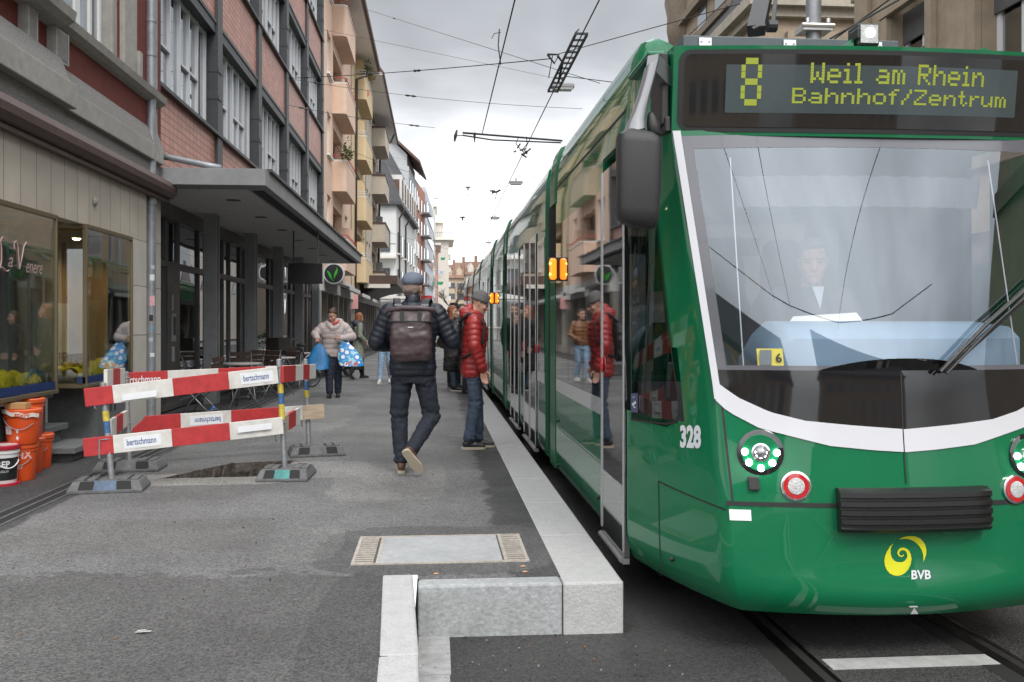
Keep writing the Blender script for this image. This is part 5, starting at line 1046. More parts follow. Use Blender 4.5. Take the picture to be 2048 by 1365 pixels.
# bare street tree far away, flags
tr = thing('bare_tree', 'leafless street tree far down the street beside the tower', 'tree', (2.9, 150, 0)); random.seed(21)
b = MB(); b.tube([(2.9, 150, 0), (2.95, 150, 3), (2.9, 150, 5)], [.22, .17, .13], 7); b.build('trunk', pm('bark', (.09, .075, .06), .9), tr)
b = MB()
def limb(p, d_, L, r, k):
    q = p + d_ * L; b.tube([p, p.lerp(q, .5) + Vector((random.uniform(-.1, .1), 0, .1)), q], [r, r * .8, r * .6], 5)
    if k:
        for _ in range(3): limb(p.lerp(q, random.uniform(.5, 1)), (d_ + Vector((random.uniform(-.9, .9), random.uniform(-.6, .6), random.uniform(-.25, .5)))).normalized(), L * .66, r * .62, k - 1)
for _ in range(5): limb(Vector((2.9, 150, random.uniform(3.4, 5))), Vector((random.uniform(-.9, .9), random.uniform(-.5, .5), .8)).normalized(), 2.3, .09, 3)
b.build('crown', pm('twigs', (.11, .09, .075), .9), tr)
for (u, v, w_, h_, cl, lbl) in ((886, 518, 9, 6, (.03, .28, .13), 'green pennant hanging on the salmon house, upper of two'), (881, 567, 12, 7, (.03, .28, .13), 'green pennant hanging near the salmon house, lower of two'), (883, 545, 7, 6, (.25, .40, .62), 'small blue and white flag on the beige tower')):
    q = PY(u, v, 164 if cl[0] < .1 else 199); k = (164 if cl[0] < .1 else 199) / 1850
    b = MB(); b.add([(q[0] + a * w_ * k / 2, q[1] + c_, q[2] + e_ * h_ * k / 2) for a, c_, e_ in ((-1, 0, 1), (0, .2, .8), (1, 0, .9), (.7, .1, -.6), (0, .2, -1), (-1, 0, -.7))], [(0, 1, 4, 5), (1, 2, 3, 4)]); tag(b.build('flag', pm('flag_%d' % v, cl, .8), solid=.02, loc=q), lbl, 'flag', 'flags far down the street')
b = MB(); q = PY(855, 597, 120); b.box(q[0] - .6, q[0] + .6, 120, 120.2, q[2] - .35, q[2] + .35); tag(b.build('red_sign', pm('sign_red', (.55, .03, .04), .6), loc=q), 'small red shop sign far along the left facades', 'sign')
# ================================================================== BUILDINGS, RIGHT SIDE
SAND = pm('right_sandstone', (.34, .275, .20), .85, n=(3, .18), bump=(60, .3), dirt=.3); SANDD = pm('right_sandstone_dark', (.22, .18, .135), .85, n=(4, .25), dirt=.4); BLIND = pm('roller_blind', (.10, .10, .10), .7, n=(3, .2))
Q = thing('sandstone_corner_house', 'weathered sandstone town house with tall white framed windows, right behind the tram', 'building', (10, 12, 0)); X = 9.0
b = MB(); b.box(X, 18, -.4, 19.2, -.2, 4.3); b.box(X, 18, -.4, 19.2, 8.6, 9.2); b.box(X + .5, 18, -.2, 19, 4.3, 12.5)
ow = [(1.0, 2.4), (4.2, 5.6), (7.2, 8.6), (10.2, 11.6), (13.2, 14.6), (16.2, 17.6)]; y = -.4
for a, c in ow: b.box(X, X + .6, y, a, 4.3, 8.6); y = c
b.box(X, X + .6, y, 19.2, 4.3, 8.6); y = -.4
for a, c in ow: b.box(X, X + .6, y, a, 9.2, 12.5); y = c
b.box(X, X + .6, y, 19.2, 9.2, 12.5); b.build('wall', SAND, Q)
b = MB(); b.box(X - .12, X, -.4, 19.3, 3.95, 4.25); b.box(X - .2, X, -.4, 19.35, 8.7, 9.0); b.box(X - .08, X, -.4, 19.3, 8.3, 8.42); b.box(X - .4, X, -.5, 19.5, 12.2, 12.6); b.build('cornice', SANDD, Q)
for a, c in ow:
    for z0, z1 in ((4.5, 7.2), (9.3, 11.6)):
        b = MB(); b.box(X - .14, X - .002, a - .22, a - .02, z0, z1 + .25); b.box(X - .14, X - .002, c + .02, c + .22, z0, z1 + .25); b.box(X - .16, X - .002, a - .3, c + .3, z1 + .26, z1 + .5); b.box(X - .2, X - .002, a - .25, c + .25, z0 - .2, z0 - .002); s_ = b.build('window_surround', SAND, Q, bevel=.01)
        b = MB(); b.box(X + .25, X + .32, a, a + .1, z0, z1 + .3); b.box(X + .25, X + .32, c - .1, c, z0, z1 + .3); b.box(X + .25, X + .32, (a + c) / 2 - .05, (a + c) / 2 + .05, z0, z1 + .3); b.box(X + .25, X + .32, a + .1, c - .1, z1 - .6, z1 - .52); w_ = b.build('window', WHF, Q); b = MB(); b.box(X + .29, X + .30, a, c, z0, z1 + .3); b.build('pane', OGL, w_)
        b = MB(); b.box(X + .2, X + .24, a, c, z1 - .3 - .4 * (int(a) % 2), z1 + .3); b.build('roller_blind', BLIND, w_)
for y in (6.4, 12.4, 18.8): b = MB(); b.box(X - .1, X + .0, y - .3, y + .3, 0, 8.3); b.build('pilaster', SAND, Q, bevel=.01)
b = MB(); b.prism([(X - .02, 3.1), (X - 1.3, 2.55), (X - 1.3, 2.25), (X - 1.27, 2.25), (X - .02, 3.0)], lambda x, z: (x, 5.2, z), lambda x, z: (x, 11, z)); b.build('awning', pm('awning_yellow', (.6, .42, .03), .8), Q)  # awning out of view, added to enrich reflections in the shop windows
b = MB()
for a, c in ((3.6, 6), (6.9, 9.0), (9.8, 12), (13, 15), (15.8, 18)): b.box(X - .02, X + .02, a, c, .4, 2.9)
b.build('shop_window', OGLF, Q)
S_ = thing('ornate_stone_house', 'ornate beige stone house with heavy curved cornice beyond the tram roof', 'building', (11, 30, 0))
b = MB(); b.box(9.0, 22, 25.2, 34, -.2, 10.2); b.build('wall', SAND, S_)
b = MB(); b.box(8.6, 22.3, 24.8, 34.3, 10.2, 10.5); b.box(8.8, 22.2, 25.0, 34.2, 9.95, 10.2); b.build('cornice', pm('pale_cornice', (.42, .38, .31), .8, n=(5, .2), dirt=.4), S_)
b = MB(); b.rings([[(8.7, 24.9, 10.5), (22.2, 24.9, 10.5), (22.2, 34.2, 10.5), (8.7, 34.2, 10.5)], [(9.6, 25.9, 13.6), (21, 25.9, 13.6), (21, 33.2, 13.6), (9.6, 33.2, 13.6)]]); b.build('roof', SLATE, S_)
for x in (10.0, 12.1, 14.2, 16.3, 18.4):
    for z0, z1 in ((7.2, 9.1), (3.9, 6.1)):
        b = MB(); b.box(x - .2, x - .02, 25.05, 25.2, z0 - .1, z1 + .2); b.box(x + 1.02, x + 1.2, 25.05, 25.2, z0 - .1, z1 + .2); b.box(x - .25, x + 1.25, 25.0, 25.2, z1 + .21, z1 + .45); b.box(x - .3, x + 1.3, 24.98, 25.2, z0 - .28, z0 - .11); s_ = b.build('window_surround', SAND, S_); b = MB(); b.box(x, x + 1, 25.14, 25.19, z0, z1); b.build('window', pm('brown_window', (.07, .045, .035), .4, coat=.6), s_); b = MB(); b.box(x + .1, x + .47, 25.12, 25.14, z0 + .1, z1 - .1); b.box(x + .53, x + .9, 25.12, 25.14, z0 + .1, z1 - .1); b.build('pane', OGLF, s_)
for y in (26.4, 28.6, 30.8, 32.8):
    for z0, z1 in ((7.0, 9.2), (3.7, 6.0)):
        b = MB(); b.box(8.8, 9.0, y - .2, y + 1.2, z1, z1 + .3); b.box(8.75, 9.0, y - .2, y + 1.2, z0 - .3, z0 - .05); b.box(8.9, 9.0, y - .15, y, z0 - .05, z1); b.box(8.9, 9.0, y + 1, y + 1.15, z0 - .05, z1); s_ = b.build('window_surround', SANDD, S_); b = MB(); b.box(8.96, 8.99, y, y + 1, z0, z1); b.build('pane', OGLF, s_)
b = MB(); b.tube([(13.5, 25.1, 10), (13.5, 25.1, 0)], .07, 8); b.build('downpipe', GUT, S_)
# bulging corner turret at the far end
b = MB(); b.lathe([(.3, 10.6), (.75, 11.1), (1.0, 11.6), (1.15, 11.9), (1.22, 12.3), (1.2, 12.8), (1.3, 13.3), (1.25, 14), (1.3, 17)], (9.75, 33.6, 0), n=24); b.build('corner_turret', SANDD, S_, smooth='auto')
b = MB(); b.box(9.0, 20, 27.5, 33.2, 10.5, 17); b.build('upper_storey', SAND, S_)
b = MB()
for z in (11.0, 12.2, 13.4): b.box(8.75, 20, 27.3, 33.0, z, z + .25)
b.build('string_course', SANDD, S_)
for y in (28.2, 30.2): b = MB(); b.box(8.97, 8.99, y, y + 1, 11.4, 13.2); b.build('window', OGLF, S_)
# far row on the right, mostly hidden behind the tram
for k, (y0, y1, h_) in enumerate(((44, 58, 11), (58, 75, 12), (75, 96, 11.5), (96, 130, 11))):
    T = thing('stone_terrace_house', ('pale stone terrace house', 'taller grey terrace house', 'cream terrace house', 'far brown terrace house')[k] + ' on the right side, mostly behind the tram', 'building', (11, y0, 0))
    b = MB(); b.box(10.0 + k * .6, 20, y0, y1 - .05, 0, h_); b.build('wall', (SAND, GRW, CRW, SANDD)[k], T); b = MB(); b.box(9.6 + k * .6, 20, y0, y1, h_, h_ + .4); b.build('cornice', SANDD, T)
    for z in (4.4, 7.6):
        for y in lin(y0 + 1.5, y1 - 2.5, 4): b = MB(); b.box(9.95 + k * .6, 10 + k * .6, y, y + 1.1, z, z + 1.8); b.build('window', OGLF, T)
# houses behind the viewer: seen mirrored in the tram nose
for k, (x0, x1, y, h_, m_) in enumerate(((-14, -1.0, -44, 6.5, SAND), (5.5, 26, -40, 7.5, SANDD))):
    T = thing('mirrored_town_house', ('sandstone house behind the viewer, mirrored left in the black nose panel', 'dark stone house behind the viewer, mirrored right in the black nose panel', 'dark house beside the viewer, mirrored at the right edge of the windscreen')[k], 'building', ((x0 + x1) / 2, y, 0))
    b = MB(); b.box(x0, x1, y - 8, y, -.3, h_); b.build('wall', m_, T); b = MB(); b.box(x0 - .4, x1 + .4, y - 8.4, y + .4, h_, h_ + .5); b.prism([(y - 8, h_ + .5), (y + .2, h_ + .5), (y - 3, h_ + 3.5)], lambda q, z: (x0, q, z), lambda q, z: (x1, q, z)); b.build('roof', SLATE, T)
    for z in (1.0, 4.2):
        for x in lin(x0 + 1, x1 - 2.2, max(2, int((x1 - x0) / 2.6))): b = MB(); b.box(x, x + 1.1, y, y + .06, z, z + 1.8); b.build('window', OGLF, T)
# ================================================================== OVERHEAD WIRES, LAMPS
WIRE = pm('wire_black', (.015, .015, .016), .6); INSU = pm('insulator', (.05, .04, .035), .4)
def wire(name, label, pts, r=.008, group='overhead wires', sag=0., ins=()):
    pts = [Vector(p) for p in pts]; out_ = []
    for i in range(len(pts) - 1):
        n_ = 10
        for k in range(n_ + (i == len(pts) - 2)): t_ = k / n_; p = pts[i].lerp(pts[i + 1], t_); p.z -= sag * 4 * t_ * (1 - t_); out_.append(p)
    b = MB(); b.tube(out_, r, 6); T = b.build(name, WIRE, loc=pts[0]); tag(T, label, 'wire', group)
    for t_ in ins:
        i = t_ * (len(out_) - 1); p = out_[int(i)].lerp(out_[min(int(i) + 1, len(out_) - 1)], i % 1); dd = (out_[min(int(i) + 1, len(out_) - 1)] - out_[int(i)]).normalized()
        b = MB(); b.tube([p - dd * .16, p - dd * .08, p, p + dd * .08, p + dd * .16], [.012, .028, .014, .028, .012], 8); b.build('insulator', INSU, T)
    return T
CZ = 5.4
wire('contact_wire', 'black tram contact wire running down the street on the left', [(1.03, -14, CZ), (.98, 3, CZ), (.97, 19.4, CZ)], .010)
wire('contact_wire', 'black tram contact wire over the track carrying the ladder shaped frame', [(2.1, -14, CZ), (2.02, 3, CZ), (2.02, 12.75, CZ), (2.02, 15.95, CZ), (2.03, 19.4, CZ), (2.2, 60, CZ), (3.4, 130, CZ)], .010)
wire('contact_wire', 'far tram contact wire of the second track, right of the tram', [(5.6, -14, CZ), (5.6, 60, CZ)], .010)
def span(lbl, a, c, r=.006, sag=.1, ins=(.08,), name='span_wire'): wire(name, lbl, [a, c], r, 'span wires across the street', sag, ins)
span('span wire from the tiled facade up to the ladder frame', PX(580, 157, -3.87), PY(1100, 118, 14.3), .008, .04, (.10, .62)); span('span wire from the ladder frame up to the right above the tram', PY(1118, 108, 14.3), PY(1480, 8, 11), .006, .0, ())
span('thin span wire from the tiled facade sagging to the right, lower of the pair', PX(577, 211, -3.87), PY(870, 256, 26), .006, .05, (.1, .85)); span('span wire from the tiled facade to the tram roof, middle height', PX(574, 157, -3.87), PY(1165, 218, 21), .005, .12, (.12, .45))
span('steep span wire high over the street from the peach eave', PX(728, 18, -2.9), PY(1200, 167, 15.5), .006, .0, (.26,)); span('span wire above the middle of the street by the brick house', PY(860, 398, 60), PY(985, 383, 60), .012, .05, (.1,)); span('thin span wire by the peach balconies', PX(708, 304, -3.4), PY(850, 352, 52), .008, .1, (.9,)); span('thin span wire low between the grey house and the street lamps', PY(770, 463, 70), PY(905, 500, 110), .012, .1, ())
wire('span_wire', 'span wire over the viewer, seen mirrored in the windscreen', [(-8, -14.6, 6.9), (-4.5, -14.2, 6.1), (.9, -14.0, 5.5), (2.1, -13.9, 5.45), (5.6, -13.6, 5.5), (11, -13.3, 6.1), (16, -13, 7)], .016, 'span wires across the street', 0, (.27, .45, .6))
# ladder shaped section insulator
lf = thing('section_insulator', 'ladder shaped black frame hanging in the contact wire above the tram', 'overhead fitting', (2.02, 14.3, CZ))
b = MB(); L0, L1 = 12.75, 15.95
for dx in (-.08, .08): b.bar((2.02 + dx, L0, CZ + .02), (2.02 + dx, L1, CZ + .02), .026, .04)
b.build('side_rail', WIRE, lf)
for i, y in enumerate(lin(L0, L1, 11)):
    b = MB(); b.bar((1.94, y, CZ + .02), (2.10, y, CZ + .02), .02, .03)
    if i < 11 and i % 1 == 0: b.bar((2.02 - .08, y, CZ + .04), (2.02 - .02, y + .12, CZ + .12), .015, .015)
    b.build('rung', WIRE, lf)
b = MB(); q = Vector(PY(1105, 112, 14.3)); b.tube([q + Vector((-.08, 0, .02)), q + Vector((.1, 0, .02)), q + Vector((.03, 0, -.12)), q + Vector((-.08, 0, .02))], .018, 6); b.tube([q, q + Vector((-.06, 0, -.35))], .008, 5); b.tube([q + Vector((.08, 0, 0)), q + Vector((.16, 0, -.1)), q + Vector((.12, .2, -.35))], .02, 6); b.build('hanger', WIRE, lf)
b = MB(); q = Vector((1.0, 14.3, CZ)); b.tube([q + Vector((-.02, 0, .55)), q + Vector((-.04, 0, .3)), q], .010, 6); b.tube([q + Vector((-.14, 0, .40)), q + Vector((-.1, 0, .48)), q + Vector((0, 0, .5))], .006, 6); tag(b.build('wire_hanger', WIRE, loc=q), 'short bent hanger joining the left contact wire to the span wire', 'overhead fitting')
# twin rod cross arm
ca = thing('cross_arm', 'pair of long black insulating rods hung across both contact wires', 'overhead fitting', (1.5, 19.4, CZ))
b = MB(); A0, A1 = Vector(PY(925, 266, 19.4)), Vector(PY(1125, 282, 19.4)); b.tube([A0, A1], .022, 8); b.build('upper_rod', WIRE, ca); b = MB(); B0, B1 = Vector(PY(925, 271, 19.4)), Vector(PY(1122, 286, 19.4)); b.tube([B0, B0.lerp(B1, .3) - Vector((0, 0, .05)), B1], .016, 8); b.build('lower_rod', WIRE, ca)
b = MB(); q = Vector(PY(911, 272, 19.4)); b.tube([q + Vector((.03, 0, .12)), q, q + Vector((-.02, 0, -.12))], [.015, .035, .015], 8); b.tube([q, B0], .01, 5); b.build('end_clamp', INSU, ca)
b = MB(); p = A0.lerp(A1, .12); b.tube([p + Vector((0, 0, .02)), p - Vector((0, 0, .18))], [.035, .01], 6); b.build('drop_clamp', INSU, ca)
b = MB(); random.seed(2); q = Vector(PY(1043, 302, 19.4))
for _ in range(9): a = q + Vector((random.uniform(-.13, .13), random.uniform(-.1, .1), random.uniform(-.14, .12))); b.tube([a, a + Vector((random.uniform(-.14, .14), 0, random.uniform(-.12, .12)))], .018, 6)
b.tube([q + Vector((-.05, 0, .3)), q + Vector((-.12, 0, .15)), q], .01, 5); b.tube([q + Vector((.1, 0, .3)), q + Vector((.12, 0, .15)), q], .01, 5); b.build('clamp_cluster', INSU, ca)
for (u, v, y, lbl) in ((936, 378, 40, 'dark pulley hanger over the street, left of the lamp pair'), (985, 385, 34, 'bracket hanger holding wires above the street lamp'), (925, 438, 55, 'tiny lowest hanger far over the street')):
    q = Vector(PY(u, v, y)); k = y / 1850; b = MB(); b.tube([q + Vector((-5 * k, 0, 3 * k)), q + Vector((5 * k, 0, 3 * k))], 1.5 * k, 6); b.tube([q + Vector((0, 0, 3 * k)), q - Vector((0, 0, 3 * k))], 1.6 * k, 6)
    if v < 430: b.tube([q - Vector((0, 0, 3 * k)), q - Vector((1 * k, 0, 18 * k)), q - Vector((5 * k, -6, 45 * k))], .35 * k, 5)
    if u == 985: b.tube([q + Vector((0, 0, 0)), q + Vector((9 * k, 0, 1 * k)), q + Vector((16 * k, 0, 5 * k))], 2.2 * k, 6); b.tube([q + Vector((8 * k, 0, 0)), q + Vector((6 * k, 0, -14 * k))], .8 * k, 5)
    tag(b.build('wire_hanger', WIRE, loc=q), lbl, 'overhead fitting')
LMP = pm('lamp_grey', (.22, .225, .23), .5); LGL = pm('lamp_bowl', (.55, .56, .56), .3, coat=.5)
for k, (u, v, y, wpx, lbl) in enumerate(((1125, 176, 24, 46, 'grey street lamp hanging just below the ladder frame, largest of all'), (1032, 367, 45, 27, 'grey street lamp hanging over the street, second largest'), (990, 437, 60, 19, 'grey street lamp hanging low beside the tram roof'), (977, 486, 90, 11, 'tiny farthest street lamp hanging above the tram'))):
    q = Vector(PY(u, v, y)); s_ = wpx / 1850 * y / 2; T = thing('street_lamp', lbl, 'street lamp', q, 'street lamps hung over the street')
    b = MB(); b.rings([[(q.x + x * s_ * a, q.y + y_ * s_ * a, q.z + z * s_) for x, y_ in ((-1, -.5), (1, -.5), (1, .5), (-1, .5))] for a, z in ((1, 0), (.97, .22), (.8, .34), (.35, .38))]); b.tube([q + Vector((0, 0, .3 * s_)), q + Vector((0, 0, .75 * s_))], .12 * s_, 6); b.build('lamp_housing', LMP, T); b = MB(); b.rings([[(q.x + x * s_ * a, q.y + y_ * s_ * a, q.z + z * s_) for x, y_ in ((-1, -.5), (1, -.5), (1, .5), (-1, .5))] for a, z in ((.92, 0), (.8, -.22), (.4, -.28))]); b.build('lamp_bowl', LGL, T)
    b = MB(); b.tube([q + Vector((0, 0, .7 * s_)), q + Vector((.1, 0, 1.0 * s_)), q + Vector((6, 3, 1.2 * s_ + .2))], .012, 5); b.tube([q + Vector((0, 0, .7 * s_)), q + Vector((-6, -1.5, 1.3 * s_ + .5))], .004, 5); b.build('span_cable', WIRE, T)
# mast beyond the tram
ms = thing('catenary_mast', 'round grey steel mast standing behind the tram roof box', 'mast', (4.9, 9.4, GZ)); q = PY(1627, 40, 12.0); 
b = MB(); b.tube([(q[0], 12, -.2), (q[0], 12, 9)], .10, 16); b.build('pole', ZINC, ms, smooth='auto'); b = MB(); z = PY(1627, 58, 12)[2]; b.box(q[0] - .2, q[0] + .2, 11.85, 12.15, z - .06, z + .03); b.tube([(q[0] - .22, 11.85, z), (q[0] + .22, 11.85, z)], .03, 8)
for x in (-.14, .14): b.lathe([(.03, 0), (.03, .06)], (q[0] + x, 11.85, z + .03), n=8)
b.build('clamp', ALU, ms)
wire('guy_wire', 'diagonal black cable from the mast region up across the sandstone facade', [PY(1660, 78, 9), PY(1850, -30, 9)], .012); wire('guy_wire', 'upper diagonal cable left of the roof box in front of the ornate house', [PY(1370, 78, 20), PY(1465, -10, 20)], .012)
# ================================================================== WORKS BARRIER
BRED = pm('board_red', (.42, .028, .03), .6, n=(12, .25), dirt=.35); BWH = pm('board_white', (.60, .58, .54), .65, n=(10, .18), dirt=.35); BWD = pm('bare_board', (.42, .33, .24), .85, n=(7, .35), stretch=(1, 1, 8)); PLW = pm('plate_white', (.70, .71, .72), .5, n=(20, .06)); PBL = pm('plate_blue', (.03, .07, .24), .5)
GALV = pm('galvanised', (.33, .34, .35), .5, .6, n=(20, .25)); RUB = pm('recycled_rubber', (.115, .115, .115), .85, n=(18, .35), bump=(50, .6)); RBL = pm('rubber_blue', (.09, .13, .19), .8, n=(12, .45)); RTE = pm('rubber_teal', (.06, .20, .19), .8, n=(12, .5)); BYEL = pm('band_yellow', (.55, .42, .06), .6, n=(40, .4)); BBLU = pm('band_blue', (.05, .12, .26), .6, n=(40, .4))
def board(label, a, c, segs, text=None, flip=False, tcol=None, h=.15, plate=None, broken=False, us=None, th=.03):
    """barrier board from bottom-left a to bottom-right c; segs = [(end fraction, material)]"""
    a, c = Vector(a), Vector(c); d = (c - a); L = d.length; d.normalize(); up = Vector((0, 0, 1)); up = (up - d * up.dot(d)).normalized(); nrm = d.cross(up).normalized()
    if nrm.y > 0: nrm = -nrm
    b = MB(); mats = [BRED, BWH, BWD]; f0 = 0
    for f1, m in segs:
        p, q = a + d * (L * f0), a + d * (L * f1); k = mats.index(m); lo = 0
        pts = [(f0 * L, 0), (f1 * L, 0), (f1 * L, h), (f0 * L, h)]
        if broken and f0 == 0: pts = [(0, .0), (f1 * L, 0), (f1 * L, h), (.13, h), (.10, h * .75), (.02, h * .3)]
        b.prism(pts, lambda x, z: a + d * x + up * z + nrm * (th / 2), lambda x, z: a + d * x + up * z - nrm * (th / 2), k); f0 = f1
    o = b.build('barrier_board', mats, loc=a, bevel=.003); tag(o, label, 'barrier board', 'barrier boards round the trench')
    if plate:
        x0, x1, kind = plate; P = lambda x, z, off=.004: a + d * x + up * z + nrm * (th / 2 + off)
        pl = None
        if kind != 'red':
            b = MB(); b.prism([(x0 * L, h * .18), (x1 * L, h * .18), (x1 * L, h * .82), (x0 * L, h * .82)], lambda x, z: P(x, z, .0005), lambda x, z: P(x, z, .003)); pl = b.build('name_plate', PLW if kind == 'plate' else BWH, o)
        if text:
            sz = .105; b = MB(); w_ = (x1 - x0) * L * .86
            if flip: text_mesh(b, text, P(lerp(x0, x1, .93) * L, h * .63), -d, -up, sz * .72, sx=w_ / (sz * .72 * 5.6), bold=.012)
            else: text_mesh(b, text, P(lerp(x0, x1, .07) * L, h * (.36 if kind != 'red' else .3)), d, up, sz * .72 * (1.3 if kind == 'red' else 1), sx=w_ / (sz * .72 * (1.3 if kind == 'red' else 1) * 5.6), bold=.012)
            b.build('board_lettering', PBL if kind == 'plate' else PLW, pl or o, recalc=False)
    return o
def fr(u, u0, u1): return (u - u0) / (u1 - u0)
U = board('front upper red and white board with blue lettered plate at right', PY(171, 814, 7.86), PY(557, 767, 8.38), [(fr(224, 171, 557), BRED), (fr(340, 171, 557), BWH), (fr(453, 171, 557), BRED), (1, BWH)], 'bertschmann', plate=(.795, .972, 'plate'))
b = MB(); a, c = Vector(PY(245, 802, 7.93)), Vector(PY(314, 793, 8.0)); b.add([a + Vector((0, -.012, 0)), c + Vector((0, -.012, 0)), c + Vector((0, -.012, .055)), a + Vector((0, -.012, .055))], [(0, 1, 2, 3)]); b.build('blank_plate', PLW, U, recalc=False)
Lb = board('front lower red and white board with blue lettered plate at left', PY(168, 914, 7.86), PY(567, 868, 8.38), [(fr(224, 168, 567), BRED), (fr(337, 168, 567), BWH), (fr(454, 168, 567), BRED), (1, BWH)], 'bertschmann', plate=(.19, .37, 'plate'))
b = MB(); a, c = Vector(PY(476, 866, 8.23)), Vector(PY(544, 858, 8.32)); b.add([a + Vector((0, -.012, 0)), c + Vector((0, -.012, 0)), c + Vector((0, -.012, .055)), a + Vector((0, -.012, .055))], [(0, 1, 2, 3)]); b.build('blank_plate', PLW, Lb, recalc=False)
board('rear upper red and white board with white lettering on its red end', PY(232, 778, 9.02), PY(612, 758, 9.93), [(.25, BRED), (.51, BWH), (.765, BRED), (1, BWH)], 'bertschmann', plate=(.01, .245, 'red'))
board('rear lower board with broken left tip and upside-down lettering', PY(263, 866, 9.05), PY(648, 837, 9.97), [(fr(353, 263, 648), BRED), (fr(451, 263, 648), BWH), (fr(549, 263, 648), BRED), (fr(600, 263, 648), BWH), (1, BWD)], 'bertschmann', flip=True, plate=(.28, .445, 'plate'), broken=True)
board('short upper side board on the left between front and rear posts', PY(211, 775, 7.98), PY(247, 768, 8.98), [(.3, BWH), (.7, BRED), (1, BWH)]); board('short lower side board on the left between front and rear posts', PY(219, 876, 7.98), PY(252, 853, 8.98), [(.3, BWH), (.7, BRED), (1, BWH)])
board('upper side board on the right with four red and white fields', PY(564, 766, 8.42), PY(629, 757, 9.9), [(.34, BRED), (.57, BWH), (.78, BRED), (1, BWH)]); board('lower side board on the right, mostly behind the front post', PY(566, 867, 8.44), PY(598, 846, 9.2), [(.25, BWD), (.7, BRED), (1, BWH)])
def post(label, ut, vt, ub, vb, Y, bands):
    p0, p1 = Vector(PY(ub, vb, Y)), Vector(PY(ut, vt, Y)); p0.z = .06; T = thing('barrier_post', label, 'post', (p0.x, p0.y, .06), 'galvanised barrier posts')
    b = MB(); b.tube([p0, p1], .025, 12); b.lathe([(.026, 0), (.02, .006)], p1, n=12); b.build('tube', GALV, T, smooth='auto')
    for f0, f1, m in bands: b = MB(); b.tube([p0.lerp(p1, f0), p0.lerp(p1, f1)], .0262, 12); b.build('colour_band', m, T, smooth='auto')
    for f in (.40, .90):
        b = MB(); q = p0.lerp(p1, f); b.tube([q + Vector((-.05, -.03, -.13)), q + Vector((-.055, -.05, -.12)), q + Vector((-.055, -.05, .03)), q + Vector((0, -.03, .035)), q + Vector((.03, 0, .035))], .007, 6); b.build('board_clip', GALV, T)
    return T
post('leaning front left barrier post with yellow and blue bands', 206, 767, 224, 952, 7.93, [(.50, .62, BBLU), (.62, .72, BYEL)]); post('front right barrier post with long yellow and blue bands', 558, 720, 570, 930, 8.45, [(.46, .60, BYEL), (.60, .70, BBLU), (.70, .78, BYEL)])
post('rear left barrier post behind the front boards', 252, 745, 259, 885, 9.02, [(.2, .27, BYEL)]); post('rear right barrier post with blue and yellow bands', 611, 720, 618, 890, 9.93, [(.58, .66, BYEL), (.66, .76, BBLU)])
def base(label, x, y, rz, lens, L=.57, W=.36):
    T = thing('rubber_ballast_block', label, 'ballast block', (x, y, 0), 'rubber ballast blocks of the barrier'); M = Matrix.Translation((x, y, 0)) @ Matrix.Rotation(R(rz), 4, 'Z'); P = lambda q: M @ Vector(q)
    b = MB(); h = .092
    b.rings([[P((sx * L / 2 * k, sy * W / 2 * kk, z)) for sx, sy in ((-1, -1), (1, -1), (1, 1), (-1, 1))] for k, kk, z in ((1.02, 1.02, 0), (1.02, 1.02, .025), (.90, .72, h), )]); f_ = b.build('foot_block', RUB, T, bevel=.008)
    SD_ = pm('slot_dark', (.02, .02, .02), .9)
    for sy in (-1, 1):
        for x0, x1 in ((-.36, -.16), (.16, .36)): b = MB(); b.add([P((x0 * L, sy * W / 2 * 1.005, .03)), P((x1 * L, sy * W / 2 * 1.005, .03)), P((x1 * L * .94, sy * (W / 2 * .76 + .004), .095)), P((x0 * L * .94, sy * (W / 2 * .76 + .004), .095))], [(0, 1, 2, 3)]); b.build('flank_slot', SD_, f_, recalc=False)
    for x0 in (-.33, -.21, .13, .25):
        for y0 in (-.07, .03): b = MB(); b.prism([(x0 * L, y0), (x0 * L + .05, y0), (x0 * L + .05, y0 + .05), (x0 * L, y0 + .05)], lambda a_, c_: P((a_, c_, h + .001)), lambda a_, c_: P((a_, c_, h - .03))); b.build('socket_slot', SD_, f_)
    for x0 in (-.42, -.27, .17, .32):
        b = MB(); b.prism([(x0 * L, -.10), (x0 * L + .06, -.10), (x0 * L + .06, .10), (x0 * L, .10)], lambda a_, c_: P((a_, c_, h - .01)), lambda a_, c_: P((a_, c_, h + .014))); b.build('stacking_stud', RUB, f_, bevel=.004)
    b = MB(); b.add([P((-.15 * L, -W / 2 * 1.008, .028)), P((.15 * L, -W / 2 * 1.008, .028)), P((.145 * L, -(W / 2 * .76 + .004), .097)), P((-.145 * L, -(W / 2 * .76 + .004), .097))], [(0, 1, 2, 3)]); b.build('reflector_lens', lens, f_, recalc=False)
base('black rubber block with worn blue lens, front left', -2.70, 7.93, 6, RBL); base('rubber block with worn teal lens, front right of the trench', -1.335, 8.45, -2, RTE, .44, .50); base('black rubber block, rear left behind the boards', -2.88, 9.02, 2, RUB, .58, .34); base('black rubber block with ribbed flank, rear right', -1.26, 9.93, 12, RUB, .56, .42)
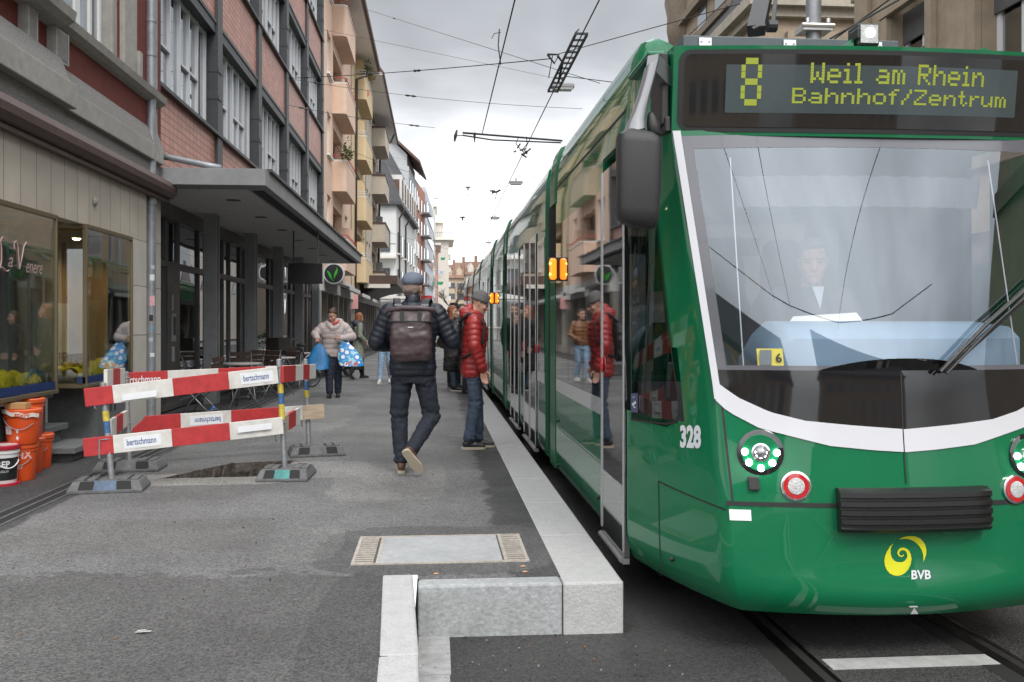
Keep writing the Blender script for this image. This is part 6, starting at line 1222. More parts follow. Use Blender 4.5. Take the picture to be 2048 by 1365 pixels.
# ================================================================== BUCKETS
ORG = pm('bucket_orange', (.62, .075, .012), .35, coat=.3, n=(5, .06)); ORL = pm('bucket_lid_orange', (.68, .10, .02), .35, coat=.3); PNK = pm('bucket_print', (.72, .42, .38), .5); BKW = pm('bucket_white', (.68, .68, .66), .4); BKR = pm('lid_red', (.40, .012, .03), .35, coat=.3); BKK = pm('bucket_black', (.015, .016, .018), .4)
def bucket(label, x, y, z, h=.30, r=.14, prints=(), kind=0, rot=0.0):
    T = thing('bucket', label, 'bucket', (x, y, z), 'plastic buckets by the steps'); r0 = r * .86
    rr = lambda q: lerp(r0, r, q / h)
    b = MB(); b.lathe([(r0 * .96, 0), (r0, .01), (rr(h * .8), h * .8), (rr(h * .8) + .008, h * .805), (rr(h * .86) + .008, h * .86), (r, h * .865), (r, h)], (x, y, z), n=32); b.build('bucket_body', ORG if kind == 0 else BKW, T, smooth='auto')
    b = MB(); b.lathe([(r + .010, h - .035), (r + .012, h - .03), (r + .012, h), (r + .004, h + .008), (r - .012, h + .002), (r - .014, h - .012)], (x, y, z), n=32); b.build('lid', ORL if kind == 0 else BKR, T, smooth='auto')
    def on(a, q, off=.002): rad = rr(q) + off; return Vector((x + rad * math.sin(a), y - rad * math.cos(a), z + q))
    b = MB(); b.tube([on(-.9 + rot, h * .8, .012)] + [on(-.9 + rot + 1.9 * t_, h * (.8 - .36 * math.sin(math.pi * t_ * .85)), .016) for t_ in lin(.1, .9, 8)] + [on(1.0 + rot, h * .62, .012)], .0035 if kind == 0 else .006, 6); b.build('handle', ZINC if kind == 0 else BKW, T, smooth=True)
    if kind == 1:
        b = MB(); b.grid(lambda a, q: on(a, q, .0015), lin(-1.3, 1.7, 20), (h * .14, h * .70)); b.build('label_band', BKK, T, smooth=True, recalc=False)
        b = MB(); b.grid(lambda a, q: on(a, q, .02), lin(0, 6.28, 32), (0.0, .02)); b.lathe([(r0 + .03, 0), (r0 + .03, .018), (r0, .022)], (x, y, z), n=28); b.build('base_tray', BKR, T, smooth='auto')
    for s_, a0, q, size, mt, wd in prints:
        b = MB(); cu = MB(); text_mesh(cu, s_, (0, 0, 0), (1, 0, 0), (0, 1, 0), size, bold=.03 if size > .03 else 0, sx=wd)
        b.add([on(a0 + v[0] / r, q + v[1], .004) for v in cu.v], cu.f); b.build('lettering', mt, T, recalc=False)
    return T
KX = -.45
B0 = PY(55, 962, 8.45)
bucket('lower orange bucket of the front stack with large white lettering', -3.655, 8.52, 0, .32, .125, [('FIX', -.02, .20, .095, PNK, 1.0), ('587', -.05, .11, .05, PNK, .9)])
bucket('upper orange bucket of the front stack wrapped with torn tape', -3.64, 8.5, .325, .30, .15)
t_ = bpy.data.objects['bucket.001']; b = MB()
on = lambda a, q, off=.004: Vector((-3.64 + (.15 * lerp(.86, 1, q / .3) + off + .012) * math.sin(a), 8.5 - (.15 * lerp(.86, 1, q / .3) + off + .012) * math.cos(a), .325 + q))
b.grid(lambda a, k: on(a, .27 - .035 * math.sin(a + .6) + .035 * k + .006 * math.sin(a * 9)), lin(-1.4, 1.3, 24), (0, 1)); tp = b.build('barrier_tape', pm('tape_white', (.7, .62, .58), .5), t_, recalc=False); cu = MB(); text_mesh(cu, 'FIXIT', (0, 0, 0), (1, 0, 0), (0, 1, 0), .045, bold=.03, sx=1.1); b = MB(); b.add([on(.0 + v[0] / .15, .272 - .035 * math.sin(v[0] / .15 + .6) + v[1] * .8, .008) for v in cu.v], cu.f); b.build('lettering', ORL, tp, recalc=False)
b = MB(); b.add([on(a, q, -.008) for a, q in ((-.75, .09), (-.25, .09), (-.25, .16), (-.75, .16))], [(0, 1, 2, 3)])
b.build('paper_label', pm('label_pink', (.65, .5, .5), .6), t_, recalc=False)
b = MB()
for q in (.12, .06): b.add([on(.1 + a * .09, q + c_ * .02, -.008) for a, c_ in ((-1, 0), (0, -1), (1, 0), (0, 1))], [(0, 1, 2, 3)])
b.build('hazard_label', PLW, t_, recalc=False)
bucket('white bucket with red lid and black printed label, leftmost', -3.715, 8.27, 0, .34, .135, [('REP', .10, .16, .075, BKW, .9), ('KAUGUM', .02, .115, .03, BKW, .9)], 1, .6)
bucket('lower orange bucket of the rear stack half hidden', -3.77, 8.92, 0, .32, .135); bucket('upper orange bucket of the rear stack, open and tallest', -3.78, 8.90, .325, .36, .15)
bucket('single orange bucket nearest the stone steps', -3.80, 9.22, 0, .32, .125, [('FIX', -.15, .19, .075, PNK, 1.0), ('587', -.12, .11, .045, PNK, .9)])
bx_ = MB(); bx_.box(-3.75, -3.575, 8.40, 8.52, .632, .685); tag(bx_.build('cardboard_box', pm('cardboard', (.40, .24, .10), .8, n=(8, .12)), loc=(-3.65, 8.47, .632), bevel=.003), 'small flat tan cardboard box lying on the front orange bucket stack', 'box')
q = G(423, 826); b = MB(); b.tube([(q[0], q[1], .0), (q[0], q[1], .05), (q[0] + .02, q[1], .075), (q[0] + .05, q[1], .08)], .022, 10); tag(b.build('blue_pipe', pm('pipe_blue', (.02, .16, .5), .4), loc=(q[0], q[1], 0), smooth=True), 'short bright blue plastic pipe bend on the pavement behind the barrier', 'pipe')
# ================================================================== TERRACE FURNITURE
CHW = pm('chair_wood', (.055, .030, .022), .6, n=(10, .25)); CHM = pm('chair_steel', (.30, .30, .30), .4, .7)
def make_chair():
    T = thing('terrace_chair', 'x', 'chair', (0, 0, 0), 'folding chairs of the cafe terrace')
    for k in range(5): b = MB(); y = -.18 + k * .09; b.box(-.21, .21, y, y + .07, .435, .455); b.build('seat_slat', CHW, T)
    for z in (.60, .70, .80): b = MB(); b.box(-.21, .21, -.26 - (z - .6) * .2, -.24 - (z - .6) * .2, z, z + .075); b.build('back_slat', CHW, T)
    for sx in (-1, 1):
        b = MB(); b.tube([(sx * .19, .22, 0), (sx * .19, .05, .22), (sx * .19, -.2, .44), (sx * .19, -.29, .88)], .011, 6); b.build('leg', CHM, T, smooth=True)
        b = MB(); b.tube([(sx * .17, -.24, 0), (sx * .17, -.02, .22), (sx * .17, .19, .43)], .011, 6); b.build('leg', CHM, T, smooth=True)
    b = MB(); b.tube([(-.17, -.2, .06), (.17, -.2, .06)], .009, 6); b.build('stretcher', CHM, T); return T
def make_table():
    T = thing('terrace_table', 'x', 'table', (0, 0, 0), 'small cafe tables of the terrace')
    b = MB(); b.lathe([(.32, .715), (.325, .725), (.325, .735), (.32, .742)], (0, 0, 0), n=24); b.build('table_top', pm('table_grey', (.38, .36, .34), .5, n=(6, .15)), T, smooth='auto')
    for a in (0, 2.09, 4.19): b = MB(); b.tube([(.3 * math.cos(a), .3 * math.sin(a), 0), (.08 * math.cos(a), .08 * math.sin(a), .35), (.14 * math.cos(a), .14 * math.sin(a), .71)], .012, 6); b.build('leg', CHM, T, smooth=True)
    return T
c0 = make_chair(); t0 = make_table()
for i, (x, y, rz, l) in enumerate(((-3.62, 14.6, 80, 'nearest folding terrace chair, just left of the first grey column'), (-3.45, 16.9, 200, 'dark slatted chair right of the first grey column, turned away'), (-3.25, 17.7, 150, 'dark slatted chair between the first two columns, beside the table'), (-3.6, 18.6, 40, 'dark slatted chair against the glazing between two columns'), (-3.15, 20.5, 185, 'slatted chair below the black hanging display'), (-3.5, 21.6, 30, 'farthest slatted terrace chair, beside the bicycle'))):
    if i == 0: o = c0; o.location = (x, y, 0); o.rotation_euler = (0, 0, R(rz)); o['label'] = l
    else: o = dup(c0, (x, y, 0), l, R(rz))
for i, (x, y, l) in enumerate(((-3.2, 15.6, 'small round table behind the front barrier boards'), (-3.05, 18.3, 'small round table in the middle of the terrace'), (-3.1, 21.2, 'small round table farthest along the terrace'))):
    if i == 0: o = t0; o.location = (x, y, 0); o['label'] = l
    else: o = dup(t0, (x, y, 0), l)
# bicycle
bi = thing('bicycle', 'black city bicycle with front carrier parked by the terrace', 'bicycle', (-2.9, 20.6, 0)); FR = pm('bike_black', (.02, .02, .02), .35, coat=.5)
Bp = lambda s_, z, w_=0.: Vector((-2.98 + .52 * s_ + w_, 20.2 + .85 * s_, z))
dB = Vector((.52, .85, 0)).normalized()
for s_ in (-.55, .5):
    b = MB(); cc_ = Bp(s_, .35); b.tube([cc_ + dB * (.34 * math.cos(a)) + Vector((0, 0, .34 * math.sin(a))) for a in lin(0, 2 * math.pi, 28)], .018, 6); w_ = b.build('tyre', BLKR, bi, smooth=True)
    b = MB()
    for k in range(10): a = k * math.pi / 5; b.bar(cc_, cc_ + dB * (.33 * math.cos(a)) + Vector((0, 0, .33 * math.sin(a))), .003, .003)
    b.build('spoke', CHM, w_); b = MB(); b.tube([cc_ + dB * (.37 * math.cos(a)) + Vector((0, 0, .37 * math.sin(a))) for a in lin(.2, 2.9, 14)], .02, 6); b.build('mudguard', CHM, bi)
b = MB(); pts = {'bb': Bp(-.02, .30), 'seat': Bp(.14, .85), 'head': Bp(-.42, .86), 'rear': Bp(.5, .35), 'front': Bp(-.55, .35)}
for p, q in (('bb', 'seat'), ('bb', 'head'), ('seat', 'head'), ('bb', 'rear'), ('seat', 'rear'), ('head', 'front')): b.tube([pts[p], pts[q]], .017, 8)
b.build('frame', FR, bi, smooth='auto'); b = MB(); h_ = pts['head'] + Vector((0, 0, .2)); sd_ = Vector((-dB.y, dB.x, 0)); b.tube([pts['head'], h_], .014, 6); b.tube([h_ - sd_ * .28 + dB * .15, h_ - sd_ * .1, h_ + sd_ * .1, h_ + sd_ * .28 + dB * .15], .012, 6); b.build('handlebar', FR, bi, smooth=True)
b = MB(); b.sphere(pts['seat'] + Vector((0, 0, .08)), (.11, .13, .04), 12, 6); b.build('saddle', BLKR, bi, smooth=True); b = MB(); b.obox(pts['front'] + Vector((0, 0, .62)) - dB * .05, dB, (.36, .34, .26)); b.build('crate', pm('crate_dark', (.03, .025, .02), .8), bi)
# flat hand cart behind the woman, leafy plant further on
hc = thing('hand_cart', 'low grey flat hand cart on rubber wheels parked behind the woman', 'cart', (-2.4, 25, 0)); q = PY(690, 745, 25); b = MB(); b.box(q[0] - .75, q[0] + .25, 24.6, 25.4, .30, .46); b.build('cart_bed', ZINC, hc)
for x in (-.6, .12): b = MB(); b.lathe([(.14, -.04), (.14, .04)], (q[0] + x, 24.6, .16), 'Y', 18); w_ = b.build('wheel', BLKR, hc); b = MB(); b.lathe([(.05, -.045), (.05, .045)], (q[0] + x, 24.6, .16), 'Y', 12); b.build('hub', CHM, w_)
pl = thing('potted_plant', 'leafy green shrub in a pot before the shopfront behind the woman', 'plant', (-3.1, 30, 0)); q = PY(697, 690, 31); b = MB(); b.lathe([(.18, 0), (.24, .45), (.22, .45)], (q[0], 31, 0), n=16); b.build('pot', GST, pl); random.seed(8); b = MB()
for _ in range(260):
    a = Vector((random.gauss(0, 1), random.gauss(0, 1), random.gauss(0, 1))).normalized() * random.uniform(.1, .42); p = Vector((q[0], 31, .85)) + a; d_ = Vector((random.uniform(-1, 1), random.uniform(-1, 1), random.uniform(-.3, 1))).normalized(); s1 = d_.cross(Vector((.3, .2, 1))).normalized() * .02; b.add([p, p + d_ * .05 + s1, p + d_ * .11, p + d_ * .05 - s1], [(0, 1, 2, 3)])
b.build('foliage', pm('shrub_green', (.04, .085, .02), .6, n=(8, .5)), pl, recalc=False)
b = MB(); random.seed(12)
for z, y in ((SL[3] + 1.1, 45.6), (SL[3] + 1.1, 46.4), (SL[1] + 1.1, 35.3)):
    for _ in range(120):
        p = Vector((-3.36 + random.gauss(0, .12), y + random.gauss(0, .35), z + abs(random.gauss(.1, .22)))); d_ = Vector((random.uniform(-1, 1), random.uniform(-1, 1), random.uniform(-.3, 1))).normalized(); s1 = d_.cross(Vector((.3, .2, 1))).normalized() * .04; b.add([p, p + d_ * .08 + s1, p + d_ * .18, p + d_ * .08 - s1], [(0, 1, 2, 3)], 0 if y < 46 else 1)
bp2 = b.build('balcony_plants', [pm('balcony_green', (.10, .14, .03), .7, n=(6, .4)), pm('balcony_autumn', (.32, .20, .05), .7, n=(6, .4))], loc=(-3.36, 45.6, 13), recalc=False); tag(bp2, 'straggly green and yellow plants growing on the balconies', 'plants'); bp2['kind'] = 'stuff'
b = MB(); q = PY(733, 187, 46); b.sphere(q, (.12, .2, .2), 10, 8); tag(b.build('flower_pot', pm('pot_red', (.6, .06, .03), .6), loc=q), 'round red flower pot hung on the top yellow balcony', 'flower pot')
# ================================================================== PEOPLE
from mathutils import noise as mnoise
def remesh(mb, voxel, smooth=3, fac=.5):
    me = bpy.data.meshes.new('r'); me.from_pydata([Vector(v) for v in mb.v], [], mb.f); bm = bmesh.new(); bm.from_mesh(me); bmesh.ops.recalc_face_normals(bm, faces=bm.faces); bm.to_mesh(me); bm.free()
    o = bpy.data.objects.new('r', me); COL.objects.link(o); m = o.modifiers.new('r', 'REMESH'); m.mode = 'VOXEL'; m.voxel_size = voxel
    if smooth: s_ = o.modifiers.new('s', 'SMOOTH'); s_.factor = fac; s_.iterations = smooth
    dg = bpy.context.evaluated_depsgraph_get(); dg.update(); ev = o.evaluated_get(dg); e = ev.to_mesh()
    e.calc_loop_triangles(); vs = [v.co.copy() for v in e.vertices]; ns = [v.normal.copy() for v in e.vertices]; fs = [tuple(p.vertices) for p in e.polygons]
    ev.to_mesh_clear(); bpy.data.objects.remove(o); bpy.data.meshes.remove(me); return vs, ns, fs
def cap(b, a, c, ra, rc, n=14, flat=1.0, fa=None):
    """tapered capsule"""
    a, c = Vector(a), Vector(c); d = (c - a); L = max(d.length, 1e-4); d /= L; ref = Vector((0, 1, 0)) if abs(d.y) < .9 else Vector((1, 0, 0)); u = d.cross(ref).normalized(); w_ = d.cross(u); rs = []
    for t_, k in [(-1, .05), (-.92, .39), (-.7, .71), (-.38, .92), (0, 1)]: rs.append((a + d * (t_ * ra), ra * k))
    for t_, k in [(0, 1), (.38, .92), (.7, .71), (.92, .39), (1, .05)]: rs.append((c + d * (t_ * rc), rc * k))
    b.rings([[p + (u * math.cos(2 * math.pi * j / n) + w_ * math.sin(2 * math.pi * j / n) * flat) * r for j in range(n)] for p, r in rs])
def ell(b, secs, n=22, sq=.85):
    """loft of horizontal ellipses (x, y, z, rx, ry)"""
    f_ = lambda q: math.copysign(abs(q) ** sq, q)
    s0, s1 = secs[0], secs[-1]; secs = [(s0[0], s0[1], s0[2] - .01, s0[3] * .5, s0[4] * .5)] + list(secs) + [(s1[0], s1[1], s1[2] + .01, s1[3] * .5, s1[4] * .5)]
    b.rings([[(x + rx * f_(math.cos(2 * math.pi * j / n)), y + ry * f_(math.sin(2 * math.pi * j / n)), z) for j in range(n)] for x, y, z, rx, ry in secs])
def seg_near(v, a, c):
    d = c - a; t_ = max(0, min(1, (v - a).dot(d) / d.length_squared)); return (v - a - d * t_).length, t_ * d.length
def quilt(vs, ns, segs, period, amp, wr=.004):
    out_ = []
    for v, n_ in zip(vs, ns):
        best = min((seg_near(v, Vector(a), Vector(c))[0] / r, k) for k, (a, c, r, _) in enumerate(segs)); a, c, r, off = segs[best[1]]; s_ = seg_near(v, Vector(a), Vector(c))[1] + off
        q = amp * (abs(math.sin(math.pi * s_ / period)) ** .55 - .62) + wr * mnoise.noise(v * 16) + wr * .6 * mnoise.noise(Vector((v.x * 45, v.y * 45, v.z * 18))); out_.append(v + n_ * q)
    return out_
def wrinkle(vs, ns, amp, sc_=14, knee=()):
    out_ = []
    for v, n_ in zip(vs, ns):
        k = 1 + sum(2.2 * math.exp(-((v.z - z) / .07) ** 2) for z in knee); out_.append(v + n_ * amp * k * (mnoise.noise(Vector((v.x * sc_, v.y * sc_, v.z * sc_ * 1.8))) + .5 * mnoise.noise(v * sc_ * 2.7)))
    return out_
def hand(b2, w, d, side, curl=.5, scale=1.0):
    """five fingered hand: w wrist, d pointing direction, side = thumb direction; adds its own fine voxel mesh"""
    w, d, side = Vector(w), Vector(d).normalized(), Vector(side).normalized(); side = (side - d * side.dot(d)).normalized(); nrm = d.cross(side).normalized(); b = MB(); S = scale
    cap(b, w - d * .05 * S, w + d * .01 * S, .027 * S, .028 * S, 10)
    for k in (-1, -.33, .33, 1): cap(b, w + d * .005 * S + side * k * .014 * S, w + d * .085 * S + side * k * .03 * S, .017 * S, .0125 * S, 8)
    for k, L in ((1, .068), (.33, .078), (-.33, .072), (-1, .055)):
        p = w + d * .085 * S + side * k * .029 * S; a = 0
        for j, f in enumerate((.45, .32, .23)):
            a += curl * (.5, .7, .5)[j]; dd = d * math.cos(a) + nrm * math.sin(a); q = p + dd * L * f * S * 1.08; cap(b, p, q, (.0105, .0095, .0085)[j] * S, (.0095, .0085, .0075)[j] * S, 8); p = q
    p = w + d * .022 * S + side * .030 * S; q = p + (d * .6 + side * .65 + nrm * .35).normalized() * .042 * S; cap(b, p, q, .0135 * S, .0115 * S, 8); cap(b, q, q + (d * .9 + side * .05 + nrm * (.3 + curl * .3)).normalized() * .034 * S, .0115 * S, .009 * S, 8)
    vs, ns, fs = remesh(b, .0042 * S, 2, .4); b2.add(vs, fs, 0)
def person(label, loc, face, J, scale=1.0, vox=.012, group=None):
    """J: pose and clothes in a local frame (+Y forward, X to the figure's right, Z up)"""
    M = Matrix.Translation(loc) @ Matrix.Rotation(R(face), 4, 'Z') @ Matrix.Scale(scale, 4); T = thing('person', label, 'person', loc, group); V = Vector
    SK = J.get('skin', pm('skin', (.46, .26, .19), .55, n=(30, .08))); tw = J.get('twist', 0)
    hipL, hipR = V(J.get('hipL', (-.09, 0, .92))), V(J.get('hipR', (.09, 0, .92))); kL, kR = V(J['kL']), V(J['kR']); aL, aR = V(J['aL']), V(J['aR']); shL, shR = V(J.get('shL', (-.185, 0, 1.42))), V(J.get('shR', (.185, 0, 1.42))); eL, eR, wL, wR = V(J['eL']), V(J['eR']), V(J['wL']), V(J['wR']); hc = V(J.get('head', (0, .02, 1.635))); hy = R(J.get('hyaw', 0)); hp = R(J.get('hpitch', 0)); W = J.get('wide', 1.0); coatz = J.get('hem', .84)
    HM = Matrix.Translation(hc) @ Matrix.Rotation(-hy, 4, 'Z') @ Matrix.Rotation(hp, 4, 'X'); h = lambda x, y, z: HM @ V((x, y, z))
    def put(name, vs, fs, mats, par, mi=None, smooth=True):
        b = MB(); b.add([M @ V(v) for v in vs], fs)
        if mi: b.m = mi
        return b.build(name, mats, par, smooth=smooth)
    # ---- body (skin): head, neck, trunk, arms, legs in one surface
    b = MB(); hs = lambda secs: b.rings([[h(rx * math.cos(2 * math.pi * j / 18), y + (ry if math.sin(2 * math.pi * j / 18) > 0 else rb) * math.sin(2 * math.pi * j / 18), z) for j in range(18)] for z, y, rx, ry, rb in secs])
    hs([(-.125, .03, .028, .045, .03), (-.105, .025, .048, .068, .045), (-.07, .015, .062, .080, .06), (-.03, .008, .070, .086, .078), (.01, 0, .074, .088, .092), (.05, -.003, .076, .088, .097), (.085, -.005, .070, .080, .09), (.112, -.006, .05, .058, .066), (.124, -.006, .02, .025, .03)])
    cap(b, h(0, .088, -.008), h(0, .106, -.032), .011, .016, 8); cap(b, h(0, .098, -.036), h(0, .082, .012), .013, .009, 8); cap(b, h(-.02, .088, -.066), h(.02, .088, -.066), .008, .008, 8); cap(b, h(-.018, .086, -.077), h(.018, .086, -.077), .008, .008, 8); cap(b, h(0, .078, -.108), h(0, .07, -.112), .022, .02, 8)
    for sx in (-1, 1): cap(b, h(sx * .018, .085, .024), h(sx * .045, .076, .022), .009, .008, 8); cap(b, h(sx * .077, -.012, .012), h(sx * .075, -.008, -.03), .016, .010, 8, .5); cap(b, h(sx * .045, .06, -.03), h(sx * .04, .062, -.035), .024, .022, 8)
    cap(b, h(0, -.02, -.06), V((0, -.01, 1.40)), .055, .062); ell(b, [(0, 0, .9, .12 * W, .09), (0, 0, 1.1, .12 * W, .09), (0, 0, 1.3, .14 * W, .1), (0, 0, 1.41, .12, .07)])
    for s_, e_, w_ in ((shL, eL, wL), (shR, eR, wR)): cap(b, s_, e_, .042, .036); cap(b, e_, w_, .036, .024)
    for h_, k_, a_ in ((hipL, kL, aL), (hipR, kR, aR)): cap(b, h_, k_, .065, .045); cap(b, k_, a_, .043, .032)
    vs, ns, fs = remesh(b, J.get('bvox', .009), 2, .45); bb = MB(); bb.add(vs, fs, 0)
    for key, w_, e_ in (('handL', wL, eL), ('handR', wR, eR)):
        hd = J.get(key); d_ = V(hd[0]) if hd else (w_ - e_); hand(bb, w_, d_, hd[1] if hd else (0, 1, 0), hd[2] if hd else .5)
    for sx in (-1, 1):
        e0 = len(bb.v); eb = MB(); c_ = h(sx * .032, .079, .006); eb.sphere(c_, (.0115, .010, .007), 8, 6); bb.add(eb.v, eb.f, 1); bw = MB(); cap(bw, h(sx * .016, .093, .026), h(sx * .05, .080, .025), .0055, .004, 6); bb.add(bw.v, bw.f, 2)
    mb = MB(); cap(mb, h(-.02, .0955, -.071), h(.02, .0955, -.071), .0035, .0035, 6); bb.add(mb.v, mb.f, 3)
    hairm = J.get('hairm', pm('hair_brown', (.05, .028, .018), .6, n=(60, .4)))
    put('body', bb.v, bb.f, [SK, pm('eye', (.05, .04, .035), .25), hairm, pm('lip', (.30, .10, .085), .5)], T, bb.m)
    # ---- hair / beard / hat
    if J.get('hair') is not None:
        b = MB(); kind = J['hair']
        if kind != 'hat': 
            hs2 = [(.02, -.03, .084, .045, .082), (.06, -.012, .085, .082, .098), (.10, -.008, .072, .082, .092), (.13, -.01, .045, .05, .06), (.14, -.01, .015, .02, .02)]; b.rings([[h(rx * math.cos(2 * math.pi * j / 18), y + (ry if math.sin(2 * math.pi * j / 18) > 0 else rb) * math.sin(2 * math.pi * j / 18), z) for j in range(18)] for z, y, rx, ry, rb in hs2]); cap(b, h(0, -.075, .03), h(0, -.055, -.06), .06, .045)
        if kind == 'hat': cap(b, h(-.03, -.06, -.02), h(.03, -.06, -.02), .05, .05); cap(b, h(0, -.062, -.02), h(0, -.05, -.075), .055, .04)
        if kind == 'bun': cap(b, h(0, -.10, .09), h(0, -.11, .07), .045, .04); [cap(b, h(sx * .07, -.02, .04), h(sx * .072, -.015, -.02), .02, .012) for sx in (-1, 1)]
        if kind == 'bob':
            for a in lin(.35, math.pi - .35, 8): cap(b, h(.075 * math.cos(a), -.075 * math.sin(a) + .0, .06), h(.10 * math.cos(a), -.085 * math.sin(a) - .005, -.085), .04, .035)
            for sx in (-1, 1): cap(b, h(sx * .075, .02, .06), h(sx * .09, .0, -.07), .028, .03)
        if kind == 'long':
            for a in lin(.2, math.pi - .2, 8): cap(b, h(.07 * math.cos(a), -.075 * math.sin(a), .05), h(.085 * math.cos(a), -.075 * math.sin(a), -.18), .03, .03)
        if J.get('beard'): cap(b, h(-.05, .045, -.075), h(.0, .078, -.115), .022, .028); cap(b, h(.05, .045, -.075), h(.0, .078, -.115), .022, .028); cap(b, h(-.025, .096, -.055), h(.025, .096, -.055), .008, .008)
        vs, ns, fs = remesh(b, .008, 1, .4); vs = [v + n_ * (.006 * mnoise.noise(v * 40) + .004 * mnoise.noise(v * 90)) for v, n_ in zip(vs, ns)]; put('hair', vs, fs, hairm, T)
    ht = J.get('hat')
    if ht:
        kind, hm = ht; b = MB()
        if kind == 'flatcap':
            hs3 = [(.03, -.008, .088, .095, .102), (.055, -.005, .097, .115, .112), (.085, .0, .098, .125, .108), (.112, .005, .085, .11, .09), (.132, .0, .055, .07, .06), (.14, 0, .02, .03, .03)]; b.rings([[h(rx * math.cos(2 * math.pi * j / 20), y + (ry if math.sin(2 * math.pi * j / 20) > 0 else rb) * math.sin(2 * math.pi * j / 20), z) for j in range(20)] for z, y, rx, ry, rb in hs3])
            for k in lin(-.055, .055, 5): cap(b, h(k, .09, .05), h(k * .85, .15 - abs(k) * .6, .028), .014, .009, 8)
        if kind == 'beanie':
            hs3 = [(.015, -.008, .086, .094, .102), (.045, -.008, .089, .097, .105), (.05, -.008, .086, .094, .102), (.085, -.01, .082, .088, .098), (.115, -.012, .066, .07, .08), (.138, -.014, .04, .045, .05), (.146, -.014, .015, .018, .02)]; b.rings([[h(rx * math.cos(2 * math.pi * j / 40) * (1 + .012 * (j % 2)), y + (ry if math.sin(2 * math.pi * j / 40) > 0 else rb) * math.sin(2 * math.pi * j / 40) * (1 + .012 * (j % 2)), z) for j in range(40)] for z, y, rx, ry, rb in hs3])
        if kind == 'bucket':
            b.rings([[h(r_ * math.cos(2 * math.pi * j / 24), -.006 + r_ * 1.12 * math.sin(2 * math.pi * j / 24), z) for j in range(24)] for z, r_ in ((.035, .135), (.05, .132), (.062, .092), (.115, .085), (.14, .075), (.145, .02))])
        if kind == 'beanie': put('beanie', b.v, b.f, hm, T)
        else:
            vs, ns, fs = remesh(b, .007, 2, .4); put('flat_cap' if kind == 'flatcap' else 'bucket_hat', vs, fs, hm, T)
    # ---- trousers / skirt
    tm = J['trousers']; r1, r2, r3 = J.get('legr', (.093, .068, .058)); b = MB(); ell(b, [(0, -.005, .80, .15 * W, .105), (0, -.005, .90, .165 * W, .115), (0, 0, 1.0, .155 * W, .11), (0, 0, 1.05, .15 * W, .105)])
    for h_, k_, a_ in ((hipL, kL, aL), (hipR, kR, aR)): cap(b, h_, k_, r1, r2); cap(b, k_, a_ + (k_ - a_).normalized() * .03, r2, r3)
    vs, ns, fs = remesh(b, vox, 3); vs = wrinkle(vs, ns, .0055, 13, (kL.z, .14, .80)); put('trousers', vs, fs, tm, T)
    if J.get('skirt'):
        b = MB(); ell(b, [(0, 0, J['skirt'][1], J['skirt'][2], J['skirt'][2] * .8), (0, 0, .6, .19, .15), (0, 0, 1.0, .15, .11)]); vs, ns, fs = remesh(b, vox, 2); vs = wrinkle(vs, ns, .016, 9); put('skirt', vs, fs, J['skirt'][0], T)
    # ---- jacket
    jm, per, amp = J['jacket'][:3]; puf = J.get('puff', 1.0); b = MB(); cz = coatz
    secs = [(0, -.005, cz, .175 * W * J.get('flare', 1), .125 * J.get('flare', 1)), (0, -.005, cz + .06, .185 * W * J.get('flare', 1), .135 * J.get('flare', 1)), (0, -.005, 1.0, .178 * W, .132), (0, 0, 1.12, .175 * W, .132), (0, .005, 1.25, .19 * W, .14), (0, 0, 1.36, .195 * W, .13), (0, -.005, 1.43, .15, .105), (0, -.01, 1.485, .082, .08)]
    lean = J.get('lean', 0); ell(b, [(x, y + lean * max(0, z - .95), z, rx, ry) for x, y, z, rx, ry in secs]); a1, a2, a3 = [q * puf for q in J.get('armr', (.078, .066, .052))]
    for s_, e_, w_ in ((shL, eL, wL), (shR, eR, wR)): cap(b, s_, e_, a1, a2); cap(b, e_, w_ - (w_ - e_).normalized() * .02, a2, a3)
    for q in J.get('collar', ()): cap(b, *q)
    vs, ns, fs = remesh(b, vox, 3); ax = V((0, 0, cz - .1)); segs = [((0, 0, cz - .05), (0, lean * .5, 1.52), .15, 0)] + [x for s_, e_, w_ in ((shL, eL, wL), (shR, eR, wR)) for x in ((s_, e_, .07, 0), (e_, w_, .06, (e_ - s_).length))]
    vs = quilt(vs, ns, segs, per, amp, J.get('wr', .004)); jk = put('jacket', vs, fs, jm, T)
    # ---- shoes
    sm, som = J['shoes']
    for key, a_ in (('fL', aL), ('fR', aR)):
        d_, u_ = V(J.get(key, ((0, 1, 0), (0, 0, 1)))[0]).normalized(), V(J.get(key, ((0, 1, 0), (0, 0, 1)))[1]).normalized(); u_ = (u_ - d_ * u_.dot(d_)).normalized(); s_ = d_.cross(u_); f = lambda x, y, z: a_ + s_ * x + d_ * y + u_ * z
        b = MB(); cap(b, f(0, -.035, -.035), f(0, .02, .0), .038, .04); cap(b, f(0, -.035, -.045), f(0, .08, -.045), .034, .036, 12, 1); cap(b, f(0, .07, -.05), f(0, .155, -.058), .038, .030); cap(b, f(0, 0, .06 if J.get('boots') else .02), f(0, -.01, -.02), .052 if J.get('boots') else .044, .04)
        if J.get('boots'): cap(b, f(0, -.005, .16), f(0, 0, .0), .06, .045)
        vs, ns, fs = remesh(b, .008, 2, .4); vs2 = []
        for v in vs:
            q = (v - a_).dot(u_); vs2.append(v + u_ * (max(0, -.078 - q)))
        sh = put('shoe', vs2, fs, sm, T)
        out_ = [(-.036, -.055), (-.03, -.078), (0, -.086), (.03, -.078), (.036, -.055), (.036, 0), (.044, .06), (.046, .11), (.036, .16), (.015, .188), (-.015, .188), (-.036, .16), (-.046, .11), (-.042, .06), (-.036, 0)]
        b = MB(); b.prism(out_, lambda x, y: f(x, y, -.094), lambda x, y: f(x, y, -.068)); put('sole', b.v, b.f, som, sh, None, False)
    return T, M
